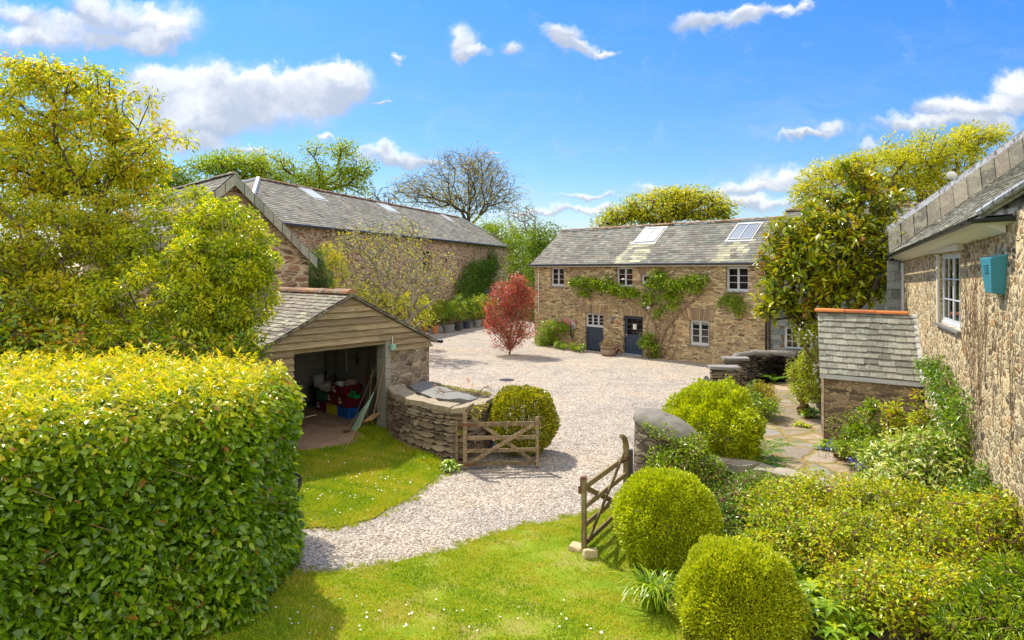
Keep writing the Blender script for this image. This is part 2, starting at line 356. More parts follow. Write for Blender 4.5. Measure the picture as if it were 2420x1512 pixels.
plain('capstone', (.23, .215, .20), .85, 0, .3, 5, .6)
plain('render_grey', (.19, .175, .145), .95, 0, .65, 6, 1.0)
plain('skylight_frame', (.34, .36, .38), .6, 0, .12)
plain('coping_rough', (.32, .28, .22), .95, 0, .4, 6, 1.0)
plain('flag_top', (.17, .165, .15), .75, 0, .3, 3, .5)
plain('quoin', (.40, .27, .11), .9, 0, .35, 6, .6)
plain('brick_red', (.50, .17, .07), .85, 0, .2, 9, .3)
plain('bluebell', (.22, .22, .72), .6, 0, .1)
plain('petal_white', (.85, .85, .80), .6, 0, .02)
plain('petal_pink', (.75, .12, .28), .6, 0, .1)
plain('petal_orange', (.80, .30, .02), .6, 0, .1)
plain('stamen_yellow', (.8, .55, .03), .6, 0, .1)
plain('soil', (.10, .065, .04), .95, 0, .4, 9, .9)
woodm('clapboard', (.17, .12, .07), (.44, .34, .20), (.19, .18, .09), (1.3, 1.3, 34))
woodm('gate_wood', (.10, .07, .04), (.33, .24, .14), (.24, .25, .12), (9, 9, 9))
woodm('gate_wood_warm', (.13, .09, .045), (.34, .25, .13), (.26, .28, .13), (22, 22, 3))
woodm('barrel_wood', (.20, .14, .09), (.38, .30, .21), None, (14, 14, 2))
woodm('handle_wood', (.30, .17, .08), (.45, .28, .14), None, (10, 10, 3))
woodm('bark', (.09, .07, .05), (.19, .155, .11), (.14, .15, .07), (7, 7, 2))
woodm('bark_lichen', (.18, .15, .11), (.38, .35, .27), (.40, .36, .12), (9, 9, 4))
woodm('bark_dark', (.05, .037, .027), (.12, .095, .07), None, (7, 7, 2))
woodm('stem_brown', (.16, .09, .05), (.32, .20, .12), None, (9, 9, 3))
woodm('vine', (.20, .12, .075), (.42, .29, .19), None, (12, 12, 4))
def glass():
    m, nt, p, o = newmat('glass'); nt.nodes.remove(p)
    t = nn(nt, 'ShaderNodeBsdfTransparent'); t.inputs[0].default_value = (.80, .84, .84, 1); g = nn(nt, 'ShaderNodeBsdfGlossy'); g.inputs['Roughness'].default_value = .03
    fr = nn(nt, 'ShaderNodeFresnel'); fr.inputs[0].default_value = 1.55; mx = nn(nt, 'ShaderNodeMixShader')
    lk(nt, mth(nt, 'ADD', mth(nt, 'MULTIPLY', fr.outputs[0], 1.2), .04, clamp=True), mx.inputs[0]); lk(nt, t.outputs[0], mx.inputs[1]); lk(nt, g.outputs[0], mx.inputs[2]); lk(nt, mx.outputs[0], o.inputs[0])
    m2, nt, p, o = newmat('skylight_glass'); p.inputs['Base Color'].default_value = (.13, .17, .23, 1); p.inputs['Roughness'].default_value = .3
    p.inputs['Specular IOR Level'].default_value = .15
glass()
m2, nt, p, o = newmat('skylight_pale'); p.inputs['Base Color'].default_value = (.58, .64, .72, 1); p.inputs['Roughness'].default_value = .25
# leaves
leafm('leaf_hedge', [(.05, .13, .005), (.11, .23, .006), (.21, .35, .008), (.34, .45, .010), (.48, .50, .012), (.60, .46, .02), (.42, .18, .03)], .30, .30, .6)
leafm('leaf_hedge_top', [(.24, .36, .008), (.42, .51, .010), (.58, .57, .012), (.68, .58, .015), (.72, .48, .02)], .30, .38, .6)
leafm('leaf_gold', [(.18, .27, .008), (.34, .44, .010), (.50, .56, .012), (.60, .60, .012), (.62, .54, .015), (.54, .34, .02)], .42, .5)
leafm('leaf_lime', [(.13, .22, .006), (.30, .42, .008), (.48, .56, .010), (.60, .62, .012), (.68, .62, .02)], .30, .36, .5)
leafm('leaf_olive', [(.13, .20, .006), (.27, .35, .008), (.43, .47, .010), (.58, .54, .015), (.60, .46, .02)], .40, .45)
leafm('leaf_oak', [(.12, .22, .006), (.22, .34, .008), (.34, .44, .010), (.44, .50, .015)], .5, .4)
leafm('leaf_oak_gold', [(.18, .17, .008), (.32, .27, .010), (.44, .36, .015), (.50, .36, .02)], .5, .4)
leafm('leaf_far', [(.06, .12, .006), (.11, .20, .008), (.18, .28, .010), (.26, .34, .015)], .5, .35)
leafm('leaf_magnolia', [(.08, .14, .006), (.17, .25, .006), (.30, .36, .007), (.44, .45, .008), (.54, .48, .010), (.34, .17, .02)], .22, .22, .7)
leafm('leaf_red', [(.16, .03, .02), (.34, .045, .04), (.54, .08, .08), (.62, .16, .13), (.46, .22, .08), (.34, .34, .05)], .35, .35, .6, (1.5, .8, .6))
leafm('leaf_box', [(.17, .27, .004), (.34, .43, .005), (.48, .55, .007), (.60, .63, .010)], .42, .30)
leafm('leaf_box_gold', [(.03, .07, .005), (.10, .16, .006), (.25, .28, .008), (.52, .47, .012), (.64, .54, .02)], .35, .25)
leafm('leaf_box_bright', [(.18, .28, .006), (.34, .43, .008), (.50, .55, .010), (.62, .62, .015)], .42, .30)
leafm('leaf_ivy', [(.04, .10, .006), (.08, .17, .008), (.13, .25, .010), (.20, .32, .012)], .32, .25, .6)
leafm('leaf_climb', [(.10, .20, .006), (.18, .32, .008), (.30, .42, .010), (.44, .50, .012)], .32, .3, .6)
leafm('leaf_rose', [(.10, .18, .006), (.24, .36, .008), (.40, .50, .010), (.56, .60, .012), (.60, .54, .02), (.48, .24, .03)], .32, .40, .5)
leafm('leaf_shrub', [(.06, .13, .006), (.13, .23, .008), (.22, .33, .010), (.34, .42, .015)], .28, .3, .7)
leafm('leaf_var', [(.10, .22, .010), (.20, .34, .012), (.36, .48, .04), (.64, .68, .26), (.76, .76, .42)], .35, .3, .6)
leafm('leaf_conifer', [(.06, .12, .04), (.11, .20, .05), (.18, .28, .08)], .6, .2, .3)
leafm('leaf_fern', [(.06, .16, .006), (.13, .27, .008), (.22, .36, .010)], .4, .4)
leafm('leaf_yellowbush', [(.20, .22, .01), (.40, .34, .012), (.55, .42, .02)], .4, .35)
leafm('leaf_dry', [(.16, .10, .06), (.28, .18, .10), (.36, .26, .14), (.20, .18, .07)], .8, .2)
leafm('leaf_grass', [(.14, .25, .006), (.22, .34, .007), (.32, .42, .009), (.46, .46, .012), (.52, .42, .08)], .5, .35, .3)
# ground materials
def gravelm():
    m, nt, p, o = newmat('gravel'); oc = ocoord(nt)
    v = nn(nt, 'ShaderNodeTexVoronoi', feature='F1'); lk(nt, vmt(nt, 'ADD', oc, vmt(nt, 'SCALE', noise(nt, oc, 30, 2, out=1), .02)), v.inputs['Vector']); v.inputs['Scale'].default_value = 26
    s_ = nn(nt, 'ShaderNodeSeparateXYZ'); lk(nt, v.outputs['Color'], s_.inputs[0])
    col = ramp(nt, s_.outputs[0], [(0, (.22, .165, .13)), (.2, (.41, .345, .285)), (.45, (.55, .475, .395)), (.7, (.64, .565, .475)), (.88, (.37, .34, .31)), (1, (.80, .76, .69))])
    edge = ramp(nt, v.outputs['Distance'], [(.25, 1.0), (.75, .45)]); col = mixc(nt, 1, col, edge, 'MULTIPLY')
    big = ramp(nt, noise(nt, oc, .35, 5, .6), [(.32, (.72, .72, .73)), (.48, (1, .98, .95)), (.62, (1.08, 1.0, .92)), (.75, (1.16, .99, .84))]); col = mixc(nt, 1, col, big, 'MULTIPLY')
    mid = ramp(nt, noise(nt, oc, 2.4, 5, .65), [(.3, .82), (.7, 1.12)]); col = mixc(nt, 1, col, mid, 'MULTIPLY')
    lk(nt, col, p.inputs['Base Color']); p.inputs['Roughness'].default_value = .85; p.inputs['Specular IOR Level'].default_value = .3
    bump(nt, p, mth(nt, 'SUBTRACT', 1, v.outputs['Distance']), .8, .02)
    m, nt, p, o = newmat('pebble'); r = rndattr(nt)
    lk(nt, ramp(nt, r, [(0, (.22, .17, .14)), (.25, (.40, .35, .30)), (.55, (.55, .49, .43)), (.8, (.66, .61, .54)), (1, (.84, .82, .78))]), p.inputs['Base Color']); p.inputs['Roughness'].default_value = .8
    m, nt, p, o = newmat('lawn'); oc = ocoord(nt)
    col = ramp(nt, noise(nt, oc, 1.1, 6, .65), [(.3, (.13, .23, .01)), (.5, (.24, .31, .02)), (.64, (.34, .31, .08)), (.74, (.42, .33, .18))])
    col = mixc(nt, .6, col, ramp(nt, noise(nt, oc, 40, 4, .7), [(.3, .4), (.7, 1.5)]), 'MULTIPLY')
    lk(nt, col, p.inputs['Base Color']); p.inputs['Roughness'].default_value = .95; p.inputs['Specular IOR Level'].default_value = .1; bump(nt, p, noise(nt, oc, 60, 4, .7), .8, .03)
    m, nt, p, o = newmat('field'); oc = ocoord(nt)
    col = ramp(nt, noise(nt, oc, .08, 6, .6), [(.3, (.05, .09, .012)), (.7, (.12, .16, .02))])
    lk(nt, col, p.inputs['Base Color']); p.inputs['Roughness'].default_value = .95
    m, nt, p, o = newmat('dirt'); oc = ocoord(nt)
    col = ramp(nt, noise(nt, oc, 2.2, 7, .7), [(.25, (.17, .105, .06)), (.5, (.34, .22, .14)), (.75, (.48, .34, .22))])
    sp_ = ramp(nt, noise(nt, oc, 34, 5, .75), [(.3, .5), (.7, 1.5)]); col = mixc(nt, .7, col, sp_, 'MULTIPLY')
    lk(nt, col, p.inputs['Base Color']); p.inputs['Roughness'].default_value = .95; bump(nt, p, noise(nt, oc, 30, 6, .7), .7, .02)
    m, nt, p, o = newmat('flagstone'); oc = ocoord(nt); wv = vmt(nt, 'ADD', oc, vmt(nt, 'SCALE', noise(nt, oc, 2.2, 3, out=1), .35))
    v1 = nn(nt, 'ShaderNodeTexVoronoi', feature='F1'); v2 = nn(nt, 'ShaderNodeTexVoronoi', feature='DISTANCE_TO_EDGE')
    for v in (v1, v2): lk(nt, wv, v.inputs['Vector']); v.inputs['Scale'].default_value = 1.15
    s_ = nn(nt, 'ShaderNodeSeparateXYZ'); lk(nt, v1.outputs['Color'], s_.inputs[0])
    col = ramp(nt, s_.outputs[0], [(0, (.17, .15, .13)), (.35, (.30, .225, .15)), (.7, (.38, .28, .185)), (1, (.24, .22, .195))])
    col = mixc(nt, .7, col, ramp(nt, noise(nt, oc, 9, 6, .7), [(.3, .6), (.7, 1.35)]), 'MULTIPLY')
    moss = ramp(nt, noise(nt, oc, 6, 5, .7), [(.4, (.30, .17, .05)), (.6, (.12, .16, .02))])
    col = mixc(nt, ramp(nt, v2.outputs['Distance'], [(.02, 1), (.12, 0)]), col, moss)
    col = mixc(nt, mth(nt, 'MULTIPLY', ramp(nt, noise(nt, oc, 3.5, 6, .7), [(.52, 0), (.62, 1)]), .6), col, (.20, .13, .05))
    lk(nt, col, p.inputs['Base Color']); p.inputs['Roughness'].default_value = .85
    bump(nt, p, mth(nt, 'ADD', ramp(nt, v2.outputs['Distance'], [(0, 0), (.08, 1)]), mth(nt, 'MULTIPLY', noise(nt, oc, 14, 5), .4)), .8, .03)
gravelm()

# ================================================================== foliage machinery
def rdir(n): return unit(RG.normal(size=(n, 3)))
def leafgeo(P, Dr, size, wid=.45, fold=.12, curl=.15, upb=.6, rnd=None, big=False):
    n = len(P); P = np.asarray(P, float); Dr = unit(Dr); size = np.broadcast_to(np.asarray(size, float), (n,)) * RG.uniform(.7, 1.25, n); s = size[:, None]
    N0 = unit(RG.normal(size=(n, 3)) * (1 - upb) + A(0, 0, upb)); sd_ = unit(np.cross(Dr, N0)); N1 = np.cross(sd_, Dr); wv = wid * RG.uniform(.8, 1.2, (n, 1))
    if rnd is None: rnd = RG.random(n)
    if not big:
        V = np.stack([P, P + Dr * s * .45 + sd_ * s * wv / 2 + N1 * s * fold, P + Dr * s - N1 * s * curl, P + Dr * s * .45 - sd_ * s * wv / 2 + N1 * s * fold], 1).reshape(-1, 3)
        b = np.arange(n)[:, None] * 4; Fc = np.concatenate([b + A(0, 1, 2).astype(int), b + A(0, 2, 3).astype(int)], 1).reshape(-1, 3); k = 2
    else:
        o = [(0, 0, 0), (.3, .42, fold), (.68, .40, fold * .8 - curl * .25), (1, 0, -curl), (.68, -.40, fold * .8 - curl * .25), (.3, -.42, fold), (.32, 0, .02), (.7, 0, -curl * .4)]
        V = np.stack([P + Dr * s * a + sd_ * s * wv * b_ + N1 * s * c for a, b_, c in o], 1).reshape(-1, 3)
        b = np.arange(n)[:, None] * 8
        T_ = [(0, 1, 6), (1, 2, 7), (1, 7, 6), (2, 3, 7), (0, 6, 5), (6, 7, 4), (6, 4, 5), (7, 3, 4)]
        Fc = np.concatenate([b + np.array(t) for t in T_], 1).reshape(-1, 3); k = 8
    return V, Fc, np.repeat(np.clip(rnd, 0, 1), k)
class Leaves:
    def __init__(s): s.V = []; s.F = []; s.R = []; s.n = 0
    def add(s, *a, **k):
        V, Fc, R = leafgeo(*a, **k); s.V.append(V); s.F.append(Fc + s.n); s.R.append(R); s.n += len(V)
    def raw(s, V, Fc, R): s.V.append(V); s.F.append(Fc + s.n); s.R.append(R); s.n += len(V)
    def build(s, name, mat, parent=None, top=None, smooth=False):
        return npmesh(name, np.concatenate(s.V), np.concatenate(s.F), MT[mat], parent, np.concatenate(s.R), smooth, top)
def tubes(P0, P1, R0, R1, n=5):
    P0, P1 = np.asarray(P0, float), np.asarray(P1, float); R0 = np.asarray(R0, float)[:, None, None]; R1 = np.asarray(R1, float)[:, None, None]
    d = unit(P1 - P0); ref = np.where(np.abs(d[:, 2:3]) < .9, A(0, 0, 1), A(1, 0, 0)); x = unit(np.cross(d, ref)); y = np.cross(x, d)
    a = np.arange(n) * 2 * np.pi / n; ring = x[:, None] * np.cos(a)[None, :, None] + y[:, None] * np.sin(a)[None, :, None]
    V = np.concatenate([P0[:, None] + ring * R0, P1[:, None] + ring * R1], 1).reshape(-1, 3)
    k = np.arange(n); q = np.stack([k, (k + 1) % n, n + (k + 1) % n, n + k], 1)
    Fc = (np.arange(len(P0))[:, None, None] * 2 * n + q[None]).reshape(-1, 4); return V, Fc
def skeleton(base, fork, targets, rtip=.012, rexp=.48, seg=.6, sag=0., pen=.22, jit=.12, trunk_n=5, stems=1):
    pos = []; par = []; plen = []
    base = A(*base); fork = A(*fork)
    for i in range(trunk_n + 1):
        t = i / trunk_n; p = base * (1 - t) + fork * t + (RG.normal(0, jit * .5, 3) * A(1, 1, 0) if 0 < i < trunk_n else 0)
        pos.append(p); par.append(i - 1); plen.append(0 if i == 0 else plen[-1] + np.linalg.norm(p - pos[-2]))
    order = np.argsort(np.linalg.norm(targets - fork, axis=1)); tips = []
    for ti in order:
        t = targets[ti]; P = np.array(pos); PL = np.array(plen); d = np.linalg.norm(P - t, axis=1)
        c = d + pen * PL + np.where(np.arange(len(P)) < trunk_n * .55, 4 * seg + 99 * (stems == 1), 0) + np.maximum(0, P[:, 2] - t[2]) * .3
        k = int(np.argmin(c)); m = max(1, int(round(d[k] / seg))); a = P[k]; last = k
        for j in range(1, m + 1):
            s = j / m; q = a * (1 - s) + t * s + A(0, 0, 1) * math.sin(s * math.pi) * sag * d[k]
            if j < m: q = q + RG.normal(0, jit * min(1, d[k]) * .6, 3)
            pos.append(q); par.append(last); plen.append(plen[last] + np.linalg.norm(q - pos[last])); last = len(pos) - 1
        tips.append(last)
    n = len(pos); cnt = np.zeros(n)
    for t in tips: cnt[t] += 1
    for i in range(n - 1, 0, -1): cnt[par[i]] += cnt[i]
    r = rtip * np.maximum(cnt, 1) ** rexp; pos = np.array(pos); par = np.array(par); i = np.arange(1, n)
    return pos[par[i]], pos[i], np.minimum(r[par[i]], r[i] * 1.6), r[i]
def sample_blobs(bl, n, shell=.55, Y=None):
    """bl: (px, py, rx_px, rz_px, Y[, depth radius]) -> points"""
    E = []
    for b in bl:
        y = b[4]; c = W(b[0], b[1], y); rx = b[2] / F * y; rz = b[3] / F * y; ry = b[5] if len(b) > 5 else (rx + rz) / 2
        E.append((c, A(rx, ry, rz)))
    wt = np.array([np.prod(e[1]) ** .67 for e in E]); wt /= wt.sum(); out = []
    for (c, r), k in zip(E, RG.multinomial(n, wt)):
        rr = RG.random((k, 1)); rad = shell + (1 - shell) * rr ** .6
        out.append(c + rdir(k) * r * np.where(RG.random((k, 1)) < .8, rad, rr ** .33))
    P = np.concatenate(out); P = P[P[:, 2] > .08]; return P
def puff(L, C, per, R, size, droop=0., **k):
    n = len(C) * per; c = np.repeat(C, per, 0); o = rdir(n) * RG.random((n, 1)) ** .45 * R * A(1, 1, .75)
    d = unit(unit(o) + rdir(n) * .6 + A(0, 0, -droop)); cl = np.repeat(RG.normal(0, .19, len(C)), per)
    cr = k.pop('crange', (0, 1)); r = np.clip(cr[0] + (cr[1] - cr[0]) * RG.beta(2, 2.2, n) + cl, 0, 1); L.add(c + o, d, size, rnd=r, **k); return c + o
def plant(name, label, cat, bl, n, per, R, size, leaf, bark='bark', base=None, fork=None, rtip=.008, group=None, droop=0., tw=3, shell=.55, seg=.5, stems=1, trunkname='trunk', crown='crown', sag=.05, pen=.22, jit=.12, rexp=.48, trunk_n=5, **k):
    C = sample_blobs(bl, n, shell); b = bl[0]
    if base is None: base = W(b[0], b[1], b[4]) * A(1, 1, 0)
    if fork is None: fork = (A(*base) + C.mean(0)) / 2
    root = thing(name, label, cat, base, group)
    p0, p1, r0, r1 = skeleton(base, fork, C, rtip, rexp, seg=seg, stems=stems, sag=sag, pen=pen, jit=jit, trunk_n=trunk_n)
    V, Fc = tubes(p0, p1, r0, r1, 6)
    L = Leaves(); L0 = puff(L, C, per, R, size, droop, **k)
    if tw:
        idx = RG.integers(0, per, (len(C), tw)) + np.arange(len(C))[:, None] * per; q = L0[idx.ravel()]; c = np.repeat(C, tw, 0)
        V2, F2 = tubes(c, q, np.full(len(q), rtip * .8), np.full(len(q), rtip * .4), 4)
        npmesh(trunkname, np.concatenate([V, V2]), np.concatenate([Fc, F2 + len(V)]), MT[bark], root, np.full(len(Fc) + len(F2), .5), True)
    else: npmesh(trunkname, V, Fc, MT[bark], root, np.full(len(Fc), .5), True)
    L.build(crown, leaf, root); return root
def ground_poly(pts_px, z): return [G(x, y, z)[:2] for x, y in pts_px]
def inpoly(P, poly):
    poly = np.array(poly); x, y = P[:, 0], P[:, 1]; r = np.zeros(len(P), bool); j = len(poly) - 1
    for i in range(len(poly)):
        a, b = poly[i], poly[j]; c = ((a[1] > y) != (b[1] > y)) & (x < (b[0] - a[0]) * (y - a[1]) / (b[1] - a[1] + 1e-12) + a[0]); r ^= c; j = i
    return r
def inpts(poly, n):
    poly = np.array(poly); lo, hi = poly.min(0), poly.max(0); out = np.zeros((0, 2))
    while len(out) < n:
        p = RG.uniform(lo, hi, (n * 3, 2)); out = np.concatenate([out, p[inpoly(p, poly)]])
    return out[:n]
def sheet(name, poly, z, mat, jitter=.0, label=None):
    pts = []
    for i in range(len(poly)):
        a, b = A(*poly[i]), A(*poly[(i + 1) % len(poly)]); m = max(1, int(np.linalg.norm(b - a) / .3)) if jitter else 1
        for k in range(m):
            q = a + (b - a) * k / m; pts.append((q[0] + RG.normal(0, jitter), q[1] + RG.normal(0, jitter), z))
    mb = MB(); mb.poly(pts); o = mb.build(name, MT[mat]); o['kind'] = 'structure'; return o
def slates(mb, pl, u0, u1, s1, sw=.28, sh=.2, ulim=None, th=.014, jit=.006, cfn=None, s0=0., skip=None, var=.18):
    """rows of overlapping slates on plane pl (V axis runs up the slope)"""
    s = s0; row = 0
    while s < s1 - .02:
        a, b = (u0, u1) if ulim is None else ulim(s + sh / 2); u = a - (sw / 2 if row % 2 else 0) - random.random() * .04
        while u < b:
            wdt = sw * random.uniform(1 - var, 1 + var); x0, x1 = max(u, a), min(u + wdt - .006, b); u += wdt
            if x1 - x0 < .03: continue
            if skip and skip((x0 + x1) / 2, s + sh / 2): continue
            e = random.gauss(0, jit); t0 = s + e; t1 = min(s + sh * 1.35, s1 + .02); lift = th * 2.1 + abs(random.gauss(0, .003)); tw_ = random.gauss(0, .003)
            P = [pl.pt(x0, t0, lift - th + tw_), pl.pt(x1, t0 + random.gauss(0, .003), lift - th - tw_), pl.pt(x1, t1, 0), pl.pt(x0, t1, 0)]
            P += [p + pl.N * th for p in P]
            mb.hexa(P, random.random() * .85 if cfn is None else cfn((x0 + x1) / 2, s))
        s += sh; row += 1
def window(parent, fr, h, cases=2, cols=1, rows=3, inset=.12, mat='paint_grey', name='window', blind=0, back='room_dark', sill=True, sillmat='capstone', backd=.5, n=0):
    u0, u1, z0, z1 = h; mb = MB(); f = .055; N = n - inset
    mb.box(fr, u0, u1, N - .06, N, z1 - f, z1, .5); mb.box(fr, u0, u1, N - .06, N + .02, z0, z0 + f * 1.1, .5)
    mb.box(fr, u0, u0 + f, N - .06, N - .002, z0 + f * 1.1, z1 - f, .5); mb.box(fr, u1 - f, u1, N - .06, N - .002, z0 + f * 1.1, z1 - f, .5)
    a, b, c, d = u0 + f, u1 - f, z0 + f * 1.1, z1 - f; cw = (b - a) / cases
    for i in range(cases):
        x0, x1 = a + i * cw + .004, a + (i + 1) * cw - .004; g = .05
        for q in ((x0, x0 + g, c, d), (x1 - g, x1, c, d), (x0 + g, x1 - g, d - g, d), (x0 + g, x1 - g, c, c + g * 1.3)): mb.box(fr, q[0], q[1], N - .045, N - .008, q[2], q[3], .5)
        for k in range(1, cols): m = x0 + g + (x1 - x0 - 2 * g) * k / cols; mb.box(fr, m - .011, m + .011, N - .04, N - .014, c + g, d - g, .5)
        for k in range(1, rows): m = c + g + (d - c - 2 * g) * k / rows; mb.box(fr, x0 + g, x1 - g, N - .042, N - .012, m - .012, m + .012, .5)
    o = mb.build(name, MT[mat], parent)
    g = MB(); g.poly([fr.pt(a, N - .028, c), fr.pt(b, N - .028, c), fr.pt(b, N - .028, d), fr.pt(a, N - .028, d)]); g.build('pane', MT['glass'], o)
    r = MB(); r.poly([fr.pt(u0 - .1, N - backd, z0 - .1), fr.pt(u1 + .1, N - backd, z0 - .1), fr.pt(u1 + .1, N - backd, z1 + .1), fr.pt(u0 - .1, N - backd, z1 + .1)]); r.build('room_lining', MT[back], o)
    if blind:
        bl = MB(); bl.box(fr, a + .01, b - .01, N - .10, N - .085, d - (d - c) * blind, d, .5); bl.build('blind', MT['blind'], o)
    if sill:
        s = MB(); s.box(fr, u0 - .06, u1 + .06, N - .02, n + .07, z0 - .05, z0 - .003, .5, .003); s.build('sill', MT[sillmat], o)
    return o
def lintel(parent, fr, u0, u1, z, hgt=.48, n=13, lean=.5, proud=.02):
    mb = MB()
    for i in range(n):
        t = (i + .5) / n; a = u0 + (u1 - u0) * i / n; b = u0 + (u1 - u0) * (i + 1) / n - .012; k = (t - .5) * lean; hh = hgt * random.uniform(.82, 1.08); wd = .12 * (t - .5) * 2
        P = [fr.pt(a, -.06, z), fr.pt(b, -.06, z), fr.pt(b, proud, z), fr.pt(a, proud, z), fr.pt(a + k - .01, -.06, z + hh), fr.pt(b + k + .01, -.06, z + hh), fr.pt(b + k + .01, proud + random.uniform(-.008, .02), z + hh), fr.pt(a + k - .01, proud, z + hh)]
        mb.hexa(P)
    return mb.build('lintel', MT['quoin_r'], parent)
slate('quoin_r', [(.20, .14, .10), (.38, .27, .15), (.30, .19, .11), (.44, .33, .18), (.24, .18, .14)], (.34, .28, .20), .62)
stone('drystone_dark', [(.10, .08, .06), (.16, .13, .10), (.08, .06, .05), (.22, .17, .12)], (.05, .04, .03), (3, 3, 11), .05, .12, 1.0)
slate('drystone', [(.13, .10, .07), (.24, .18, .12), (.17, .13, .09), (.31, .25, .175), (.20, .155, .11)], (.38, .36, .28), .58)
slate('slate_lean', [(.17, .165, .13), (.24, .235, .185), (.27, .25, .20), (.21, .225, .18)], (.36, .37, .29), .52)
plain('capstone_tan', (.30, .245, .165), .9, 0, .5, 7, 1.0)
plain('quoin_pale', (.50, .40, .23), .9, 0, .3, 7, .6)
plain('bag_pink', (.45, .28, .24), .7, 0, .2)
plain('pot_blue', (.03, .045, .08), .4, 0, .2)
leafm('leaf_plane', [(.24, .30, .006), (.40, .44, .008), (.56, .55, .010), (.66, .60, .014)], .5, .42)
leafm('leaf_ivyl', [(.05, .13, .005), (.10, .22, .007), (.18, .31, .009), (.28, .40, .012)], .3, .3, .6)
def streaked():
    m, nt, p, o = newmat('lead_streaked'); oc = ocoord(nt)
    st = noise(nt, vmt(nt, 'MULTIPLY', oc, (9, 9, 1.6)), 1.5, 5, .7); col = ramp(nt, st, [(.40, (.10, .09, .09)), (.50, (.36, .38, .40)), (.7, (.44, .46, .48))])
    lk(nt, col, p.inputs['Base Color']); p.inputs['Roughness'].default_value = .5; p.inputs['Metallic'].default_value = .1; bump(nt, p, noise(nt, oc, 5, 4), .4, .03)
streaked()
slate('slate_verge', [(.15, .145, .12), (.22, .205, .16), (.27, .235, .18), (.19, .20, .165)], (.33, .31, .22), .52)

# ================================================================== ground
def struct(o): o['kind'] = 'structure'; return o
mb = MB(); mb.poly([(-400, -60, -.03), (400, -60, -.03), (400, 700, -.03), (-400, 700, -.03)]); struct(mb.build('ground', MT['field']))
sheet('gravel_yard', [(-14, 6), (-9, 6), (-1, 7.6), (3, 9), (4.2, 12), (5, 20), (9, 26), (13, 31), (9, 45), (2, 62), (-3, 66), (-12, 40), (-9, 30), (-4, 26), (-6, 15)], 0, 'gravel')
LAWN_A = ground_poly([(600, 1245), (705, 1247), (800, 1243), (880, 1222), (960, 1178), (1010, 1140), (1045, 1118), (1010, 1075), (960, 1058), (905, 1035), (860, 1015), (845, 1045), (800, 1055), (700, 1068), (600, 1075)], .02)
LAWN_B = ground_poly([(600, 1358), (690, 1352), (780, 1352), (860, 1342), (960, 1325), (1060, 1300), (1160, 1265), (1240, 1243), (1310, 1232), (1380, 1215), (1440, 1200)], .02) + [(2.3, 12.3), (2.9, 10.5), (2.3, 9.6), (2.1, 7.4), (2.1, 5.0), (-4.4, 5.0), (-4.6, 8.2)]
sheet('lawn', LAWN_A, .02, 'lawn', .03); sheet('lawn', LAWN_B, .022, 'lawn', .03)
sheet('garage_floor', [(-7.9, 14.6), (-5.9, 15.6), (-5.2, 15.2), (-3.3, 17.6), (-3.2, 19.4), (-6.6, 23), (-10.6, 19.4)], .012, 'dirt', .09)
sheet('garden_bed', [(2.0, 5), (2.0, 7.4), (2.2, 9.7), (2.8, 10.6), (2.2, 12.4), (3.2, 13.6), (4.6, 14.6), (6.0, 20.2), (8.3, 19.6), (13, 22), (12, 14), (9, 5)], .03, 'soil', .03)
PATH = ground_poly([(1832, 872), (1892, 872), (1905, 905), (1935, 965), (1950, 1045), (2040, 1095), (2150, 1130), (2250, 1170), (2100, 1260), (1830, 1180), (1760, 1130), (1795, 1060), (1775, 985), (1800, 940), (1820, 900)], .05)
sheet('path', PATH, .05, 'flagstone', .02)
# loose stones on the near gravel and along its edges
def on_gravel(P): return ~(inpoly(P, LAWN_A) | inpoly(P, LAWN_B))
N_ = 36000; yy = 8 + 14 * RG.random(N_) ** 1.5; P = np.stack([RG.uniform(-.36, .30, N_) * yy, yy], 1)
P = P[on_gravel(P) & (P[:, 0] < 2.2 + (P[:, 1] - 12) * .22) & (P[:, 0] > -6.2 + (P[:, 1] - 8) * .3)]
n = len(P); oc6 = A([1, 0, 0], [-1, 0, 0], [0, 1, 0], [0, -1, 0], [0, 0, 1], [0, 0, -1]) if False else np.array([[1, 0, 0], [-1, 0, 0], [0, 1, 0], [0, -1, 0], [0, 0, 1], [0, 0, -1]], float)
sc = RG.uniform(.005, .0125, (n, 1, 1)) * RG.uniform(.6, 1.4, (n, 1, 3)); V = np.concatenate([P, RG.uniform(.001, .010, (n, 1))], 1)[:, None] + (oc6[None] + RG.normal(0, .18, (n, 6, 3))) * sc
of = np.array([(0, 2, 4), (2, 1, 4), (1, 3, 4), (3, 0, 4), (2, 0, 5), (1, 2, 5), (3, 1, 5), (0, 3, 5)])
o = npmesh('loose_gravel', V.reshape(-1, 3), (np.arange(n)[:, None, None] * 6 + of).reshape(-1, 3), MT['pebble'], None, np.repeat(RG.random(n), 8)); setp(o, 'loose pale pinkish gravel stones scattered over the drive', 'gravel', kind='stuff')
